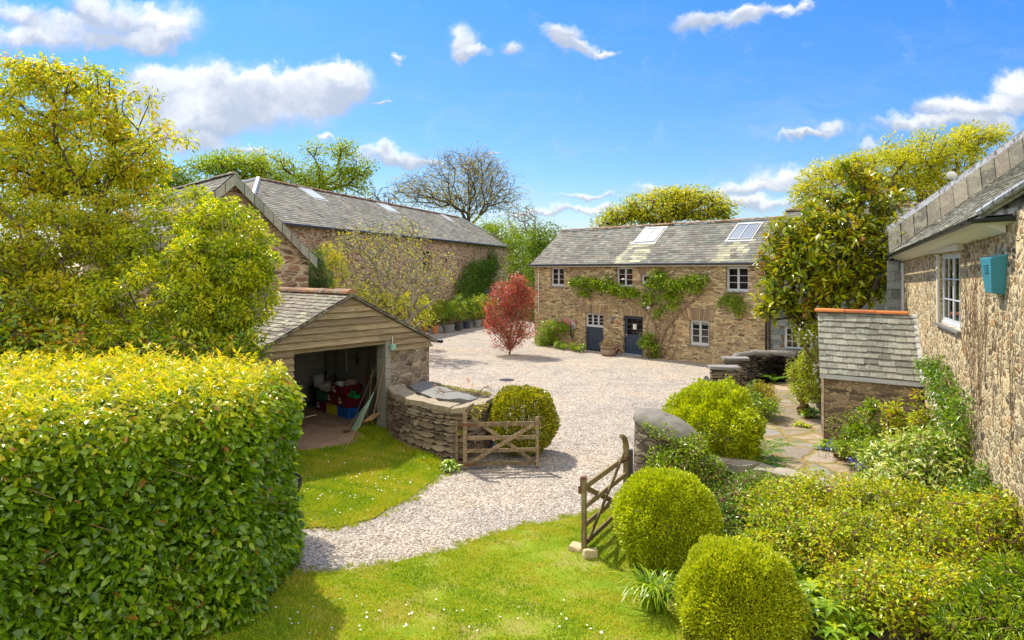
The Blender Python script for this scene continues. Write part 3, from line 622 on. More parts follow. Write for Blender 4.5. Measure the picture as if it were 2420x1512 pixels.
# grass
def grass(name, poly, n, h, label, z=.02, mat='leaf_grass', keep=None):
    P = inpts(poly, n)
    if keep is not None: P = P[keep(P)]
    P = P + RG.normal(0, .045, P.shape)
    n = len(P); hh = h * RG.uniform(.5, 1.4, (n, 1)); a = RG.random(n) * 6.28; sdv = np.stack([np.cos(a), np.sin(a), 0 * a], 1) * RG.uniform(.004, .009, (n, 1)); ln = RG.normal(0, .55, (n, 2)) * hh
    B = np.concatenate([P, np.full((n, 1), z)], 1); Tp = B + np.concatenate([ln, hh], 1)
    V = np.stack([B - sdv, B + sdv, Tp], 1).reshape(-1, 3); k = np.sin(P[:, 0] * 1.7 + 2 * np.sin(P[:, 1] * 1.3)) * .16 + np.sin(P[:, 0] * 5.3 + P[:, 1] * 4.1 + 3 * np.sin(P[:, 1] * 2.7)) * .16 + np.sin(P[:, 0] * 13 + 4 * np.sin(P[:, 1] * 9)) * .10
    o = npmesh(name, V, np.arange(3 * n).reshape(-1, 3), MT[mat], None, np.clip(RG.beta(2, 2, n) + k, 0, 1)); setp(o, label, 'grass', kind='stuff'); return o
grass('grass', LAWN_A, 60000, .05, 'short green grass with daisies in front of the open garage')
BARE = np.concatenate([RG.uniform((-1.5, 8.4), (2.2, 11.6), (30, 2)), RG.uniform((-.3, 9.3), (1.2, 11.8), (16, 2))]); BR_ = RG.uniform(.08, .30, 46)
grass('grass', LAWN_B, 135000, .036, 'short yellowish green grass in the foreground lawn', keep=lambda P: (np.min(np.linalg.norm((P[:, None] - BARE[None]) * A(1, 1.3), axis=2) / BR_[None] + RG.normal(0, .25, (len(P), 1)), axis=1) > 1) | (RG.random(len(P)) < .14))
LONG = ground_poly([(850, 1020), (880, 1000), (910, 1015), (960, 1045), (1020, 1065), (1040, 1110), (1010, 1095), (960, 1062), (900, 1050)], .02)
grass('grass', LONG, 9000, .14, 'longer tufted grass growing against the curved stone wall')
def flowers(name, P, label, cat, petal='petal_white', r=.016, group=None, z=.05):
    n = len(P); a = np.arange(6) * np.pi / 3; c = np.concatenate([P, np.full((n, 1), z) + RG.uniform(-.01, .02, (n, 1))], 1); t = RG.normal(0, .25, (n, 1, 2))
    ring = np.stack([np.cos(a), np.sin(a), 0 * a], 1)[None] * r * RG.uniform(.7, 1.2, (n, 1, 1)); ring[..., 2] += (ring[..., :2] * t).sum(-1)
    V = np.concatenate([c[:, None] + A(0, 0, .006), c[:, None] + ring], 1).reshape(-1, 3); k = np.arange(6)
    Fc = (np.arange(n)[:, None, None] * 7 + np.stack([k * 0, 1 + k, 1 + (k + 1) % 6], 1)[None]).reshape(-1, 3)
    return setp(npmesh(name, V, Fc, MT[petal]), label, cat, group, 'stuff')
flowers('daisies', inpts(LAWN_A, 150), 'tiny white daisies dotted over the lawn before the garage', 'daisies')
flowers('daisies', inpts(ground_poly([(700, 1500), (560, 1440), (850, 1400), (1500, 1430), (1500, 1505)], .02), 42), 'tiny white daisies scattered in the foreground lawn', 'daisies')
# weeds creeping from the lawn edges into the stones
E_ = []
for pol in (LAWN_A, LAWN_B):
    pp = np.array(pol)
    for i in range(len(pp)):
        a, b = pp[i], pp[(i + 1) % len(pp)]; m = int(np.linalg.norm(b - a) * 26); E_.append(a + (b - a) * RG.random((m, 1)) + RG.normal(0, .10, (m, 2)))
E_ = np.concatenate(E_); E_ = np.repeat(E_, 26, 0) + RG.normal(0, .03, (len(E_) * 26, 2)); n = len(E_); hh = RG.uniform(.02, .07, (n, 1)); B_ = np.concatenate([E_, np.full((n, 1), .004)], 1); a = RG.random(n) * 6.28; sv_ = np.stack([np.cos(a), np.sin(a), 0 * a], 1) * .005
V = np.stack([B_ - sv_, B_ + sv_, B_ + np.concatenate([RG.normal(0, .5, (n, 2)) * hh, hh], 1)], 1).reshape(-1, 3); setp(npmesh('edge_weeds', V, np.arange(3 * n).reshape(-1, 3), MT['leaf_grass'], None, RG.random(n)), 'ragged tufts and weeds creeping from the lawn edges into the gravel', 'weeds', kind='stuff')
# fallen leaves on gravel
PL_ = inpts([(-3, 14), (2, 14), (8, 30), (9, 33), (2, 41), (-4, 44)], 160); L = Leaves(); L.add(np.concatenate([PL_, np.full((160, 1), .02)], 1), rdir(160) * A(1, 1, .1), .07, wid=.6, upb=.9)
o = L.build('fallen_leaves', 'leaf_dry'); setp(o, 'scattered small brown fallen leaves on the gravel yard', 'leaves', kind='stuff')
o = MB(); o.lathe((0, 0, 0), [(.30, -.02), (.31, .006), (.27, .012), (.10, .014)], 20)
c = G(1197, 898); d_ = o.v[:]; o.v = [(x + c[0], y + c[1], z + .012) for x, y, z in d_]
setp(o.build('drain_cover', MT['iron'], top=c), 'round dark iron drain cover set in the gravel yard', 'drain cover')

# ================================================================== the two storey stone barn (centre)
fb = Fr((1.37, 41.7), (.666, -.746)); LB = 15.3; EZ = 4.78
barn = thing('stone_barn', 'two storey stone barn house with grey windows, navy doors and climbing plants across its front', 'house', fb.pt(0, 0, 0))
def hole(fr, x0, x1, y0, y1, xm=None):
    xm = (x0 + x1) / 2; a, b = fr.u(x0), fr.u(x1); zt = fr.px(xm, y0)[1]; zb = fr.px(xm, y1)[1]; return (a, b, max(zb, .0), zt)
W1 = hole(fb, 1300, 1332, 632, 676); W2 = hole(fb, 1455, 1494, 633, 678); W3 = hole(fb, 1513, 1533, 648, 671); W4 = hole(fb, 1714, 1768, 628, 689)
W1, W2, W4 = [(a[0], a[1], a[2], EZ - .12) for a in (W1, W2, W4)]
DS = hole(fb, 1382, 1425, 740, 828); DD = hole(fb, 1472, 1519, 747, 838); W5 = hole(fb, 1628, 1674, 757, 816); DS = (DS[0], DS[1], .0, DS[3]); DD = (DD[0], DD[1], .0, DD[3])
DZ = hole(fb, 1382, 1425, 740, 773); DS_split = DZ[2]
mb = MB(); wall(mb, fb, 0, LB, -.1, EZ, [W1, W2, W3, W4, DS, DD, W5], .24)
back = Fr(fb.pt(LB, -5, 0), -fb.U); gl = Fr(fb.pt(0, -5, 0), fb.N); gr_ = Fr(fb.pt(LB, 0, 0), -fb.N)
wall(mb, back, 0, LB, -.1, EZ); wall(mb, gl, 0, 5, -.1, EZ); wall(mb, gr_, 0, 5, -.1, EZ)
RB = 6.95
for u in (0, LB): mb.poly([fb.pt(u, 0, EZ), fb.pt(u, -5, EZ), fb.pt(u, -2.5, RB - .05)])
mb.poly([fb.pt(0.1, -.3, .01), fb.pt(LB, -.3, .01), fb.pt(LB, -4.9, .01), fb.pt(.1, -4.9, .01)])
mb.build('wall', MT['stone_barn'], barn)
o0 = fb.pt(-.12, .26, EZ + .0); ridge0 = fb.pt(-.12, -2.5, RB); pb = Pl(o0, fb.U, ridge0 - o0); SL = float(np.linalg.norm(ridge0 - o0)); LU = LB + .1
SK = [(1504, 1522, 1567.5, 1549, 541, 573.5), (1724, 1743, 1795, 1774, 531, 567)]
sk = []
for (a, b, c, d, y0, y1) in SK:
    p = [pb.px(a, y1), pb.px(d, y1), pb.px(b, y0), pb.px(c, y0)]; sk.append((min(p[0][0], p[2][0]) * .5 + max(p[0][0], p[2][0]) * .5, (p[1][0] + p[3][0]) / 2, (p[0][1] + p[1][1]) / 2, (p[2][1] + p[3][1]) / 2))
def cfb(u, s):
    for (a, b, c, d) in sk:
        if a - .25 < u < b + .25 and s < c and random.random() < .85: return random.uniform(.84, 1.0) if random.random() < .7 else random.uniform(.7, .9)
    return random.random() * .82
mb = MB(); slates(mb, pb, 0, LU + .2, SL - .05, .34, .19, th=.018, jit=.008, cfn=cfb, skip=lambda u, s: any(a < u < b and c < s < d for a, b, c, d in sk))
pb2 = Pl(fb.pt(LB + .2, -5.26, EZ), -fb.U, fb.pt(LB + .2, -2.5, RB) - fb.pt(LB + .2, -5.26, EZ)); slates(mb, pb2, 0, LU + .2, SL - .05, .6, .4)
for q in (pb, pb2): P = [q.pt(0, 0, -.04), q.pt(LU + .2, 0, -.04), q.pt(LU + .2, SL, -.04), q.pt(0, SL, -.04)]; mb.hexa([p for p in P] + [p + q.N * .035 for p in P], .3)
roof = mb.build('roof', MT['slate_barn'], barn)
def ridgetiles(parent, a, b, r=.13, ln=.45, mat='ridge_clay', th=.02, flat=.75):
    mb = MB(); a, b = A(*a), A(*b); L = np.linalg.norm(b - a); d = (b - a) / L; sd_ = unit(np.cross(d, A(0, 0, 1))); m = max(1, int(L / ln))
    for i in range(m):
        p, q = a + d * (L * i / m), a + d * (L * (i + 1) / m - .012); rr = r * random.uniform(.95, 1.06); zj = random.gauss(0, .006); c = random.random()
        ring = [(math.cos(t) * rr, math.sin(t) * rr * flat + zj - rr * .30) for t in [math.pi * k / 6 for k in range(7)]]
        for k in range(6):
            (x0, z0), (x1, z1) = ring[k], ring[k + 1]; mb.poly([p + sd_ * x0 + A(0, 0, z0), q + sd_ * x0 + A(0, 0, z0), q + sd_ * x1 + A(0, 0, z1), p + sd_ * x1 + A(0, 0, z1)], c)
        for e in (p, q): mb.poly([e + sd_ * x + A(0, 0, z) for x, z in ring], c)
    return mb.build('ridge_tiles', MT[mat], parent)
ridgetiles(roof, fb.pt(-.14, -2.5, RB + .07), fb.pt(LB + .3, -2.5, RB + .07))
def skylight(parent, pl, h, panes=2, fr_=.045, pm='skylight_glass'):
    a, b, c, d = h; mb = MB()
    def bx(x0, x1, y0, y1, z0, z1): P = [pl.pt(x, y, z) for z in (z0, z1) for x, y in ((x0, y0), (x1, y0), (x1, y1), (x0, y1))]; mb.hexa(P, .5)
    bx(a - .14, b + .14, c - .16, c, .0, .045); bx(a - .10, a, c, d, 0, .05); bx(b, b + .10, c, d, 0, .05); bx(a - .10, b + .10, d, d + .14, 0, .05)
    bx(a, b, c, c + fr_, .05, .09); bx(a, b, d - fr_, d, .05, .09)
    for k in range(panes + 1): m = a + (b - a) * k / panes; bx(max(a, m - fr_ / 2), min(b, m + fr_ / 2), c + fr_, d - fr_, .05, .088)
    o = mb.build('skylight', MT['skylight_frame' if pm == 'skylight_glass' else 'lead_pale'], parent); g = MB(); g.poly([pl.pt(a, c, .062), pl.pt(b, c, .062), pl.pt(b, d, .062), pl.pt(a, d, .062)]); g.build('pane', MT[pm], o)
for q in sk: skylight(barn, pb, q, 2)
mb = MB(); mb.tube([fb.pt(-.15, .33, EZ + .02), fb.pt(LB + .2, .33, EZ + .02)], .06, 8, .5); mb.build('gutter', MT['gutter_black'], barn)
mb = MB(); mb.box(fb, -.12, LB + .1, .015, .26, EZ - .10, EZ - .035, .5); mb.build('fascia', MT['paint_cream'], barn)
mb = MB(); mb.tube([fb.pt(.45, .07, EZ - .12), fb.pt(.45, .07, 1.9)], .022, 6, .5); mb.build('drain_pipe', MT['paint_white'], barn)
mb = MB(); mb.tube([fb.pt(15.05, .1, EZ - .05), fb.pt(15.05, .1, .1)], .045, 8, .5); mb.build('downpipe', MT['gutter_black'], barn)
for h, cs, b_, bk in ((W1, 2, 0, 'room_dark'), (W2, 2, 0, 'room_dark'), (W4, 2, 0, 'room_dark'), (W5, 2, .16, 'room_dark')): window(barn, fb, h, cs, 1, 3, .14, blind=b_, back=bk)
window(barn, fb, W3, 1, 1, 1, .14)
window(barn, fb, (DS[0], DS[1], DS_split, DS[3]), 3, 1, 3, .14, back='room_brown', blind=.12, sill=False)
def door(parent, fr, h, split=None, glazed=True, inset=.14):
    u0, u1, z0, z1 = h; mb = MB(); N = -inset; top = split or z1; nb = 5; wd = (u1 - u0 - .1) / nb
    mb.box(fr, u0, u0 + .05, N - .07, N + .02, z0, top, .5); mb.box(fr, u1 - .05, u1, N - .07, N + .02, z0, top, .5)
    if not split: mb.box(fr, u0 + .05, u1 - .05, N - .07, N + .02, z1 - .05, z1, .5)
    zt = top - .02 if split else z0 + (z1 - z0) * .44
    for i in range(nb): mb.box(fr, u0 + .05 + i * wd + .005, u0 + .05 + (i + 1) * wd - .005, N - .06, N - .01, z0 + .12, zt, .5)
    mb.box(fr, u0 + .05, u1 - .05, N - .06, N + .012, z0 + .02, z0 + .12, .5)
    if not split:
        a, b, c, d = u0 + .05, u1 - .05, zt, z1 - .05; g = .11
        mb.box(fr, a, a + g, N - .06, N, c + .17, d, .5); mb.box(fr, b - g, b, N - .06, N, c + .17, d, .5); mb.box(fr, a, b, N - .06, N, c, c + .17, .5); mb.box(fr, a + g, b - g, N - .06, N, d - .1, d, .5)
        for k in (1, 2): m = a + g + (b - a - 2 * g) * k / 3; mb.box(fr, m - .015, m + .015, N - .05, N - .005, c + .17, d - .1, .5)
        for k in (1, 2): m = c + .17 + (d - .27 - c) * k / 3; mb.box(fr, a + g, b - g, N - .052, N - .003, m - .015, m + .015, .5)
    o = mb.build('door', MT['paint_navy'], parent)
    if not split:
        p = MB(); p.poly([fr.pt(a, N - .03, c + .17), fr.pt(b, N - .03, c + .17), fr.pt(b, N - .03, d), fr.pt(a, N - .03, d)]); p.build('pane', MT['glass'], o)
        p = MB(); p.poly([fr.pt(a - .3, N - .9, 0), fr.pt(b + .3, N - .9, 0), fr.pt(b + .3, N - .9, d), fr.pt(a - .3, N - .9, d)]); p.build('room_lining', MT['room_dark'], o)
        m = (a + b) / 2; zc = c + .17 + (d - .27 - c) * .5; p = MB(); p.box(fr, m - .10, m + .12, N + .003, N + .007, zc - .14, zc + .15, .5); p.build('notice', MT['paper'], o)
        p = MB(); p.box(fr, a + .03, a + .08, N, N + .015, z0 + .92, z0 + 1.12, .5); p.tube([fr.pt(a + .055, N + .05, z0 + 1.05), fr.pt(a + .19, N + .055, z0 + 1.04)], .012, 6, .5); p.tube([fr.pt(a + .055, N, z0 + 1.05), fr.pt(a + .055, N + .05, z0 + 1.05)], .012, 6, .5); p.build('handle', MT['steel'], o)
        p = MB(); p.box(fr, u0 - .02, u1 + .02, N + .02, .16, .005, .055, .5); p.build('threshold', MT['lead'], o)
    return o
door(barn, fb, DD); door(barn, fb, (DS[0], DS[1], 0, DS[3]), DS_split)
lintel(barn, fb, fb.u(1373), fb.u(1431), DS[3] + .01, .42, 15, .35); lintel(barn, fb, fb.u(1463), fb.u(1526), DD[3] + .01, .46, 14, .30)
lintel(barn, fb, fb.u(1615), fb.u(1683), W5[3] + .01, .60, 15, .5); lintel(barn, fb, fb.u(1506), fb.u(1540), W3[3] + .01, .36, 10, .4)
u, z = fb.px(1447, 752); mb = MB(); mb.box(fb, u - .09, u + .09, 0, .03, z - .18, z + .1, .5); mb.box(fb, u - .06, u + .06, .03, .17, z - .16, z + .04, .5); mb.box(fb, u - .08, u + .08, .0, .2, z + .04, z + .07, .5)
mb.build('wall_lamp', MT['steel'], barn)
u, z = fb.px(1459, 758); mb = MB(); mb.box(fb, u - .1, u + .1, -.02, .015, z - .06, z, .5, .004); mb.box(fb, u - .1, u + .05, -.02, .015, z - .14, z - .075, .5, .004); mb.build('brick_patch', MT['brick_red'], barn)

# ================================================================== long barn (left, behind)
LO = A(-12.1, 35.8); fl = Fr(LO - A(.306, .952) * 3, (-.306 * -1, .952)); fl = Fr(LO - A(.306, .952) * 3, (.306, .952)); fl.N = -fl.N if fl.N[0] < 0 else fl.N
LE, LR, LW, LL = 6.95, 9.95, 4.6, 43.2
HPL, HPR = 7.2, 5.2; rr_ = (610 - CX) / F; q0 = fl.O - fl.N * LW; us_ = (rr_ * q0[1] - q0[0]) / (fl.U[0] - rr_ * fl.U[1]); fl.O = fl.O + fl.U * (us_ - HPL + .35); LL -= (us_ - HPL + .35)
print('long barn', LL, us_)
lb = thing('long_barn', 'long stone barn with hipped slate roof, three rooflights and orange lichened ridge', 'barn', fl.pt(LL / 2, 0, 0))
def fq(u, n, z): return fl.O + fl.U * u + fl.N * n + A(0, 0, z)
mb = MB(); c4 = [(0, 0), (LL, 0), (LL, -2 * LW), (0, -2 * LW)]
a_ = fl.px(1010, 615); hl = [(a_[0] - .8, a_[0] + .8, a_[1] - .8, a_[1] + .7)]
wall(mb, fl, 0, LL, -.1, LE, hl, .3)
for i in (1, 2, 3): a, b = c4[i], c4[(i + 1) % 4]; mb.poly([fq(*a, -.1), fq(*b, -.1), fq(*b, LE), fq(*a, LE)])
mb.build('wall', MT['stone_long'], lb)
for h in hl: window(lb, fl, h, 2, 1, 3, .2, mat='pot_dark')
OV = .35; e = lambda u, n, z=LE - .05: fq(u, n, z)
pl_ = Pl(e(-OV, OV), fl.U, fq(-OV, -LW, LR) - e(-OV, OV)); SLL = float(np.linalg.norm(fq(0, -LW, LR) - e(0, OV))); LT = LL + 2 * OV

mb = MB(); skl = []
for (x0, x1, y0, y1) in ((703, 772, 444, 474), (888, 943, 481, 503), (1030, 1073, 503, 523)):
    a, b = pl_.px(x0 + 2, y0), pl_.px(x1 - 2, y1); c = pl_.px((x0 + x1) / 2 - 12, (y0 + y1) / 2 - 3); skl.append((min(a[0], b[0]) , max(a[0], b[0]), min(b[1], a[1]), SLL - .5 if False else max(b[1], a[1])))
print('skylights long', skl, LT, SLL)
slates(mb, pl_, 0, LT, SLL - .05, .42, .25, th=.022, jit=.012, ulim=lambda s: (HPL * s / SLL, LT - HPR * s / SLL), skip=lambda u, s: any(a < u < b and c < s < d for a, b, c, d in skl))
for (A0, B0, ap) in ((e(LL + OV, OV), e(LL + OV, -2 * LW - OV), fq(LL + OV - HPR, -LW, LR)), (e(-OV, -2 * LW - OV), e(-OV, OV), fq(-OV + HPL, -LW, LR))):
    m = (A0 + B0) / 2; q = Pl(A0, B0 - A0, ap - m); ln = float(np.linalg.norm(B0 - A0)); hh = float(np.linalg.norm(ap - m)); slates(mb, q, 0, ln, hh - .05, .34, .2, ulim=lambda s, ln=ln, hh=hh: (ln / 2 * s / hh, ln - ln / 2 * s / hh))
k1, k2 = fq(-OV + HPL, -LW, LR - .04), fq(LL + OV - HPR, -LW, LR - .04); q4 = [e(-OV, OV, LE - .1), e(LL + OV, OV, LE - .1), e(LL + OV, -2 * LW - OV, LE - .1), e(-OV, -2 * LW - OV, LE - .1)]
mb.poly([q4[0], q4[1], k2, k1], .4); mb.poly([q4[2], q4[3], k1, k2], .4); mb.poly([q4[1], q4[2], k2], .4); mb.poly([q4[3], q4[0], k1], .4); mb.poly(q4[::-1], .1)
rl = mb.build('roof', MT['slate_long'], lb); ridgetiles(rl, k1 + A(0, 0, .1), k2 + A(0, 0, .1), .17, .5)
mb = MB()
for a, b in ((k2, q4[1]), (k1, q4[0]), (k1, q4[3]), (k2, q4[2])): mb = MB(); mb.tube([a + A(0, 0, .09), b + A(0, 0, .12)], .14, 6, .5); mb.build('hip_flashing', MT['lead'], rl)
for q in skl: skylight(lb, pl_, q, 3, .06, 'skylight_pale')
mb = MB(); mb.tube([e(-OV, OV + .08), e(LL + OV, OV + .08)], .075, 6, .5); mb.build('gutter', MT['gutter_black'], lb)

# ================================================================== gabled barn (left)
Ya = 22.; AP = W(548, 413, Ya); fg = Fr(AP[:2], (.73, .68)); ER = 2.75; ez = 4.98; az = float(AP[2])
gb = thing('gabled_barn', 'stone gabled outbuilding with pale slate verge, half hidden by shrubs', 'barn', fg.pt(0, 0, 0))
mb = MB(); bk = unit(A(-.68, .73, 0)); w2 = ER - .12
def gp(u, t, z): return fg.pt(u, 0, z) + bk * t
mb.poly([gp(-w2, 0, -.1), gp(w2, 0, -.1), gp(w2, 0, ez + .1), gp(0, 0, az - .15), gp(-w2, 0, ez + .1)]); mb.poly([gp(w2, 0, -.1), gp(w2, 8, -.1), gp(w2, 8, ez + .1), gp(w2, 0, ez + .1)]); mb.poly([gp(-w2, 0, -.1), gp(-w2, 8, -.1), gp(-w2, 8, ez + .1), gp(-w2, 0, ez + .1)])
mb.poly([gp(-w2, 8, -.1), gp(w2, 8, -.1), gp(w2, 8, ez + .1), gp(0, 8, az - .15), gp(-w2, 8, ez + .1)])
mb.build('wall', MT['stone_gable'], gb)
fgz = fg; h = (-.15, .55, 4.3, 5.3); window(gb, fg, (-.25, .45, 4.4, 5.4), 1, 1, 1, -.09, mat='pot_dark', sill=False, backd=.06)
mb = MB(); nf = fg.N
for sgn in (1, -1):
    E0 = gp(sgn * (ER + .1), -.22, ez - .08); A0 = gp(0, -.22, az); ln = 8.4
    pq = Pl(E0, bk if sgn > 0 else bk, A0 - E0); s_l = float(np.linalg.norm(A0 - E0))
    if sgn < 0: pq.N = -pq.N
    if pq.N[2] < 0: pq.N = -pq.N
    slates(mb, pq, 0, ln, s_l - .03, .30, .18)
    P = [E0 - A(0, 0, .06), E0 + bk * ln - A(0, 0, .06), A0 + bk * ln - A(0, 0, .06), A0 - A(0, 0, .06)]; mb.hexa(P + [p + A(0, 0, .045) for p in P], .3)
rg = mb.build('roof', MT['slate_barn'], gb); ridgetiles(rg, A0 + A(0, 0, .05), A0 + bk * 8.4 + A(0, 0, .05), .10, mat='slate_verge')
mb = MB()                                                  # broad slates hung along the verge
for sgn in (1, -1):
    for i in range(9):
        t0, t1 = i / 9, (i + 1) / 9 - .008; f0 = nf * .24
        a = gp(0, 0, az - .02) * (1 - t0) + gp(sgn * (ER + .1), 0, ez - .1) * t0 + f0; b = gp(0, 0, az - .02) * (1 - t1) + gp(sgn * (ER + .1), 0, ez - .1) * t1 + f0; d = A(0, 0, -.34)
        mb.hexa([a + d, b + d, b + d + nf * .03, a + d + nf * .03, a, b, b + nf * .03, a + nf * .03], .5 + .4 * random.random())
mb.build('verge_slates', MT['slate_hung_p'] if 'slate_hung_p' in MT else MT['slate_house'], gb)
mb = MB(); mb.tube([gp(ER + .16, -.2, ez - .12), gp(ER + .16, 8.2, ez - .12)], .06, 8, .5); mb.build('gutter', MT['gutter_black'], gb)

# ================================================================== open garage with clapboard gable
P1 = A(-3.46, 19.0); fo = Fr(P1, (.616, .787)); kb = unit(A(-.70, .714, 0))
def go(u, t, z): return fo.pt(u, 0, z) + kb * t
UR, UA, UL = 1.72, -1.33, -4.38; GZ, GE = 3.86, 2.42; DL = 5.5; UO = -3.05                       # right end, apex, left end, ridge, eave, depth, left jamb
gar = thing('cart_shed', 'open fronted garage shed with weathered clapboard gable and mossy slate roof', 'shed', fo.pt(UA, 0, 0))
mb = MB()
def sbox(mb, u0, u1, t0, t1, z0, z1, c=.5):
    P = [go(u, t, z) for z in (z0, z1) for u, t in ((u0, t0), (u1, t0), (u1, t1), (u0, t1))]; mb.hexa(P, c)
sbox(mb, .10, 1.62, .0, .55, -.1, 2.62); sbox(mb, 1.2, 1.62, .55, DL, -.1, 2.45); mb.build('stone_pier', MT['stone_pier'], gar)
mb = MB()
for k in range(9): z = k * .295; sbox(mb, -.09, .097, -.02 + (k % 2) * .004, .42, z, z + .285, random.random())
for r_ in range(12):
    for k in range(14):                                      # blockwork at the back and right
        a = UL + .3 + k * .45 + (r_ % 2) * .22; b = min(a + .438, 1.19)
        if a < 1.1: sbox(mb, a, b, DL - .12, DL - .02, r_ * .225, r_ * .225 + .215, random.random())
    pass
mb.build('block_wall', MT['concrete_block'], gar); mb = MB()
for r_ in range(12):
    for k in range(11):
        a = .62 + k * .45 + (r_ % 2) * .22; b = min(a + .438, DL - .13)
        if a < DL - .2: sbox(mb, 1.09, 1.19, a, b, r_ * .225, r_ * .225 + .215, random.random())
mb.build('block_wall', MT['concrete_block'], gar)
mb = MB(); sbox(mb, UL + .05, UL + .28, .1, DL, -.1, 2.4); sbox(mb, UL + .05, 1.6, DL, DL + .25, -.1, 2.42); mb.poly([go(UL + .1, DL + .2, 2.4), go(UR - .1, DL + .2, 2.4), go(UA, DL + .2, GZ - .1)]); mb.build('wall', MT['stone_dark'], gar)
mb = MB(); zc = 2.18; nbrd = 0
def zr(u): return GE + (GZ - GE) * (1 - abs(u - UA) / (UR - UA)) - .06
bh = .17; z = 1.55
while z < GZ - .1:
    segs = []
    zt = z + bh
    # limits of the board under the verge
    def lim(zz):
        if zz <= GE - .06: return UL, UR
        k = (zz - GE + .06) / (GZ - GE); return UL + (UA - UL) * k, UR - (UR - UA) * k
    a0, b0 = lim(z); a1, b1 = lim(zt + .02)
    if a1 > b1 - .05: break
    spans = [('f', 0)] if z > 2.50 else ([('l', 0)] if z < 2.1 else [('l', 0), ('r', 0)])
    for s_, _ in spans:
        x0, x1, y0, y1 = a0, b0, a1, b1
        if s_ == 'l': x1 = y1 = UO
        if s_ == 'r': x0 = y0 = .22 + .0
        if s_ == 'f' and z > 3.0 and False: pass
        if s_ == 'l' and z < 1.7 and False: pass
        if x1 - x0 < .08: continue
        if s_ == 'f': cuts = [x0, random.uniform(-1.5, .5), x1] if x1 - x0 > 3.5 else [x0, x1]
        else: cuts = [x0, x1]
        for j in range(len(cuts) - 1):
            p, q = cuts[j], cuts[j + 1]; tp = y0 if j == 0 else p; tq = y1 if j == len(cuts) - 2 else q
            w1, w2_ = random.gauss(0, .006), random.gauss(0, .006); f1 = .085; f2 = .022
            mb.hexa([fo.pt(p, f1, z + w1), fo.pt(q, f1, z + w2_), fo.pt(q, .0, z + w2_), fo.pt(p, .0, z + w1), fo.pt(tp, f2, zt + .02), fo.pt(tq, f2, zt + .02), fo.pt(tq, .0, zt + .02), fo.pt(tp, .0, zt + .02)])
    z += bh
mb.poly([fo.pt(UL + .05, -.01, 2.5), fo.pt(UR - .05, -.01, 2.5), fo.pt(UA, -.01, GZ - .15)], .1)
mb.build('clapboard_gable', MT['clapboard'], gar)
mb = MB(); mb.bar(fo.pt(UO, -.06, 2.50), fo.pt(.2, -.06, 2.50), .12, .10, c=.2); mb.bar(fo.pt(.16, .0, 2.05), fo.pt(.16, .0, 2.66), .16, .12, c=.3); mb.bar(fo.pt(UO - .05, -.08, 0), fo.pt(UO - .05, -.08, 2.5), .12, .12, c=.2)
mb.bar(fo.pt(UA + .15, .09, GZ - .42), fo.pt(UA + .60, .09, GZ - .40), .05, .07, c=.9)
for t in (1.4, 2.8, 4.2): mb.bar(go(UL + .2, t, 2.35), go(UR - .2, t, 2.35), .1, .15, c=.1)
mb.build('timber_frame', MT['clapboard'], gar)
mb = MB()
for sg, ue in ((1, UR + .12), (-1, UL - .12)):
    E0 = go(ue, -.14, GE - .02) ; A0 = go(UA, -.14, GZ); q = Pl(E0, kb, A0 - E0); s_l = float(np.linalg.norm(A0 - E0))
    if q.N[2] < 0: q.N = -q.N
    slates(mb, q, 0, DL + .4, s_l - .02, .25, .17, th=.02, jit=.012, var=.3)
    P = [E0 - A(0, 0, .05), E0 + kb * (DL + .4) - A(0, 0, .05), A0 + kb * (DL + .4) - A(0, 0, .05), A0 - A(0, 0, .05)]; mb.hexa(P + [p + A(0, 0, .04) for p in P], .1)
rgar = mb.build('roof', MT['slate_garage'], gar); ridgetiles(rgar, A0 + A(0, 0, .06), A0 + kb * (DL + .4) + A(0, 0, .06), .15, .40)
mb = MB(); mb.tube([go(UR + .17, -.3, GE - .04), go(UR + .17, DL, GE - .04)], .055, 8, .5); mb.build('gutter', MT['gutter_black'], gar)
mb = MB(); mb.box(fo, .02, .16, .07, .16, 2.27, 2.44, .5); mb.box(fo, .04, .14, .16, .175, 2.30, 2.41, .5); ob = setp(mb.build('switch_box', MT['switch_green'], gar), 'pale green electrical switch')
mb = MB(); mb.tube([fo.pt(.09, .1, 2.44), fo.pt(.09, .1, 2.66)], .012, 6, .5); mb.build('cable', MT['paint_white'], ob)

# ================================================================== farmhouse on the right
fh = Fr((11.33, 19.74), (-.394, -.919)); fh.N = A(-.919, .394, 0)
HZ = 4.95; hs_ = thing('farmhouse', 'tan rubble stone farmhouse with slate roof running off the right edge', 'house', fh.pt(6, 0, 0))
def eavez(u): return HZ + .055 * u
def hh_(x0, x1, y0, y1): a, b = fh.u(x0), fh.u(x1); return (a, b, fh.px(x0, y1)[1], fh.px(x0, y0)[1])
HW = hh_(2217, 2269, 601, 762); HD = (HW[0] + .75, HW[0] + 1.25, .1, 2.0)
print('house window', HW)
mb = MB(); wall(mb, fh, 0, 15, -.1, 5.1, [HW, HD], .16); g2 = Fr(fh.pt(0, -7, 0), fh.N)
mb.poly([fh.pt(0, 0, -.1), fh.pt(0, -8, -.1), fh.pt(0, -8, 5), fh.pt(0, -4, 8.2), fh.pt(0, 0, 5.05)]); mb.poly([fh.pt(0, -8, -.1), fh.pt(15, -8, -.1), fh.pt(15, -8, 5), fh.pt(0, -8, 5)]); mb.poly([fh.pt(15, -8, -.1), fh.pt(15, 0, -.1), fh.pt(15, 0, 5.1), fh.pt(15, -4, 8.5), fh.pt(15, -8, 5)])
mb.poly([fh.pt(0, 0, 5.1), fh.pt(15, 0, 5.1), fh.pt(15, 0, 5.3), fh.pt(4, 0, 5.3)])
mb.build('wall', MT['stone_house'], hs_)
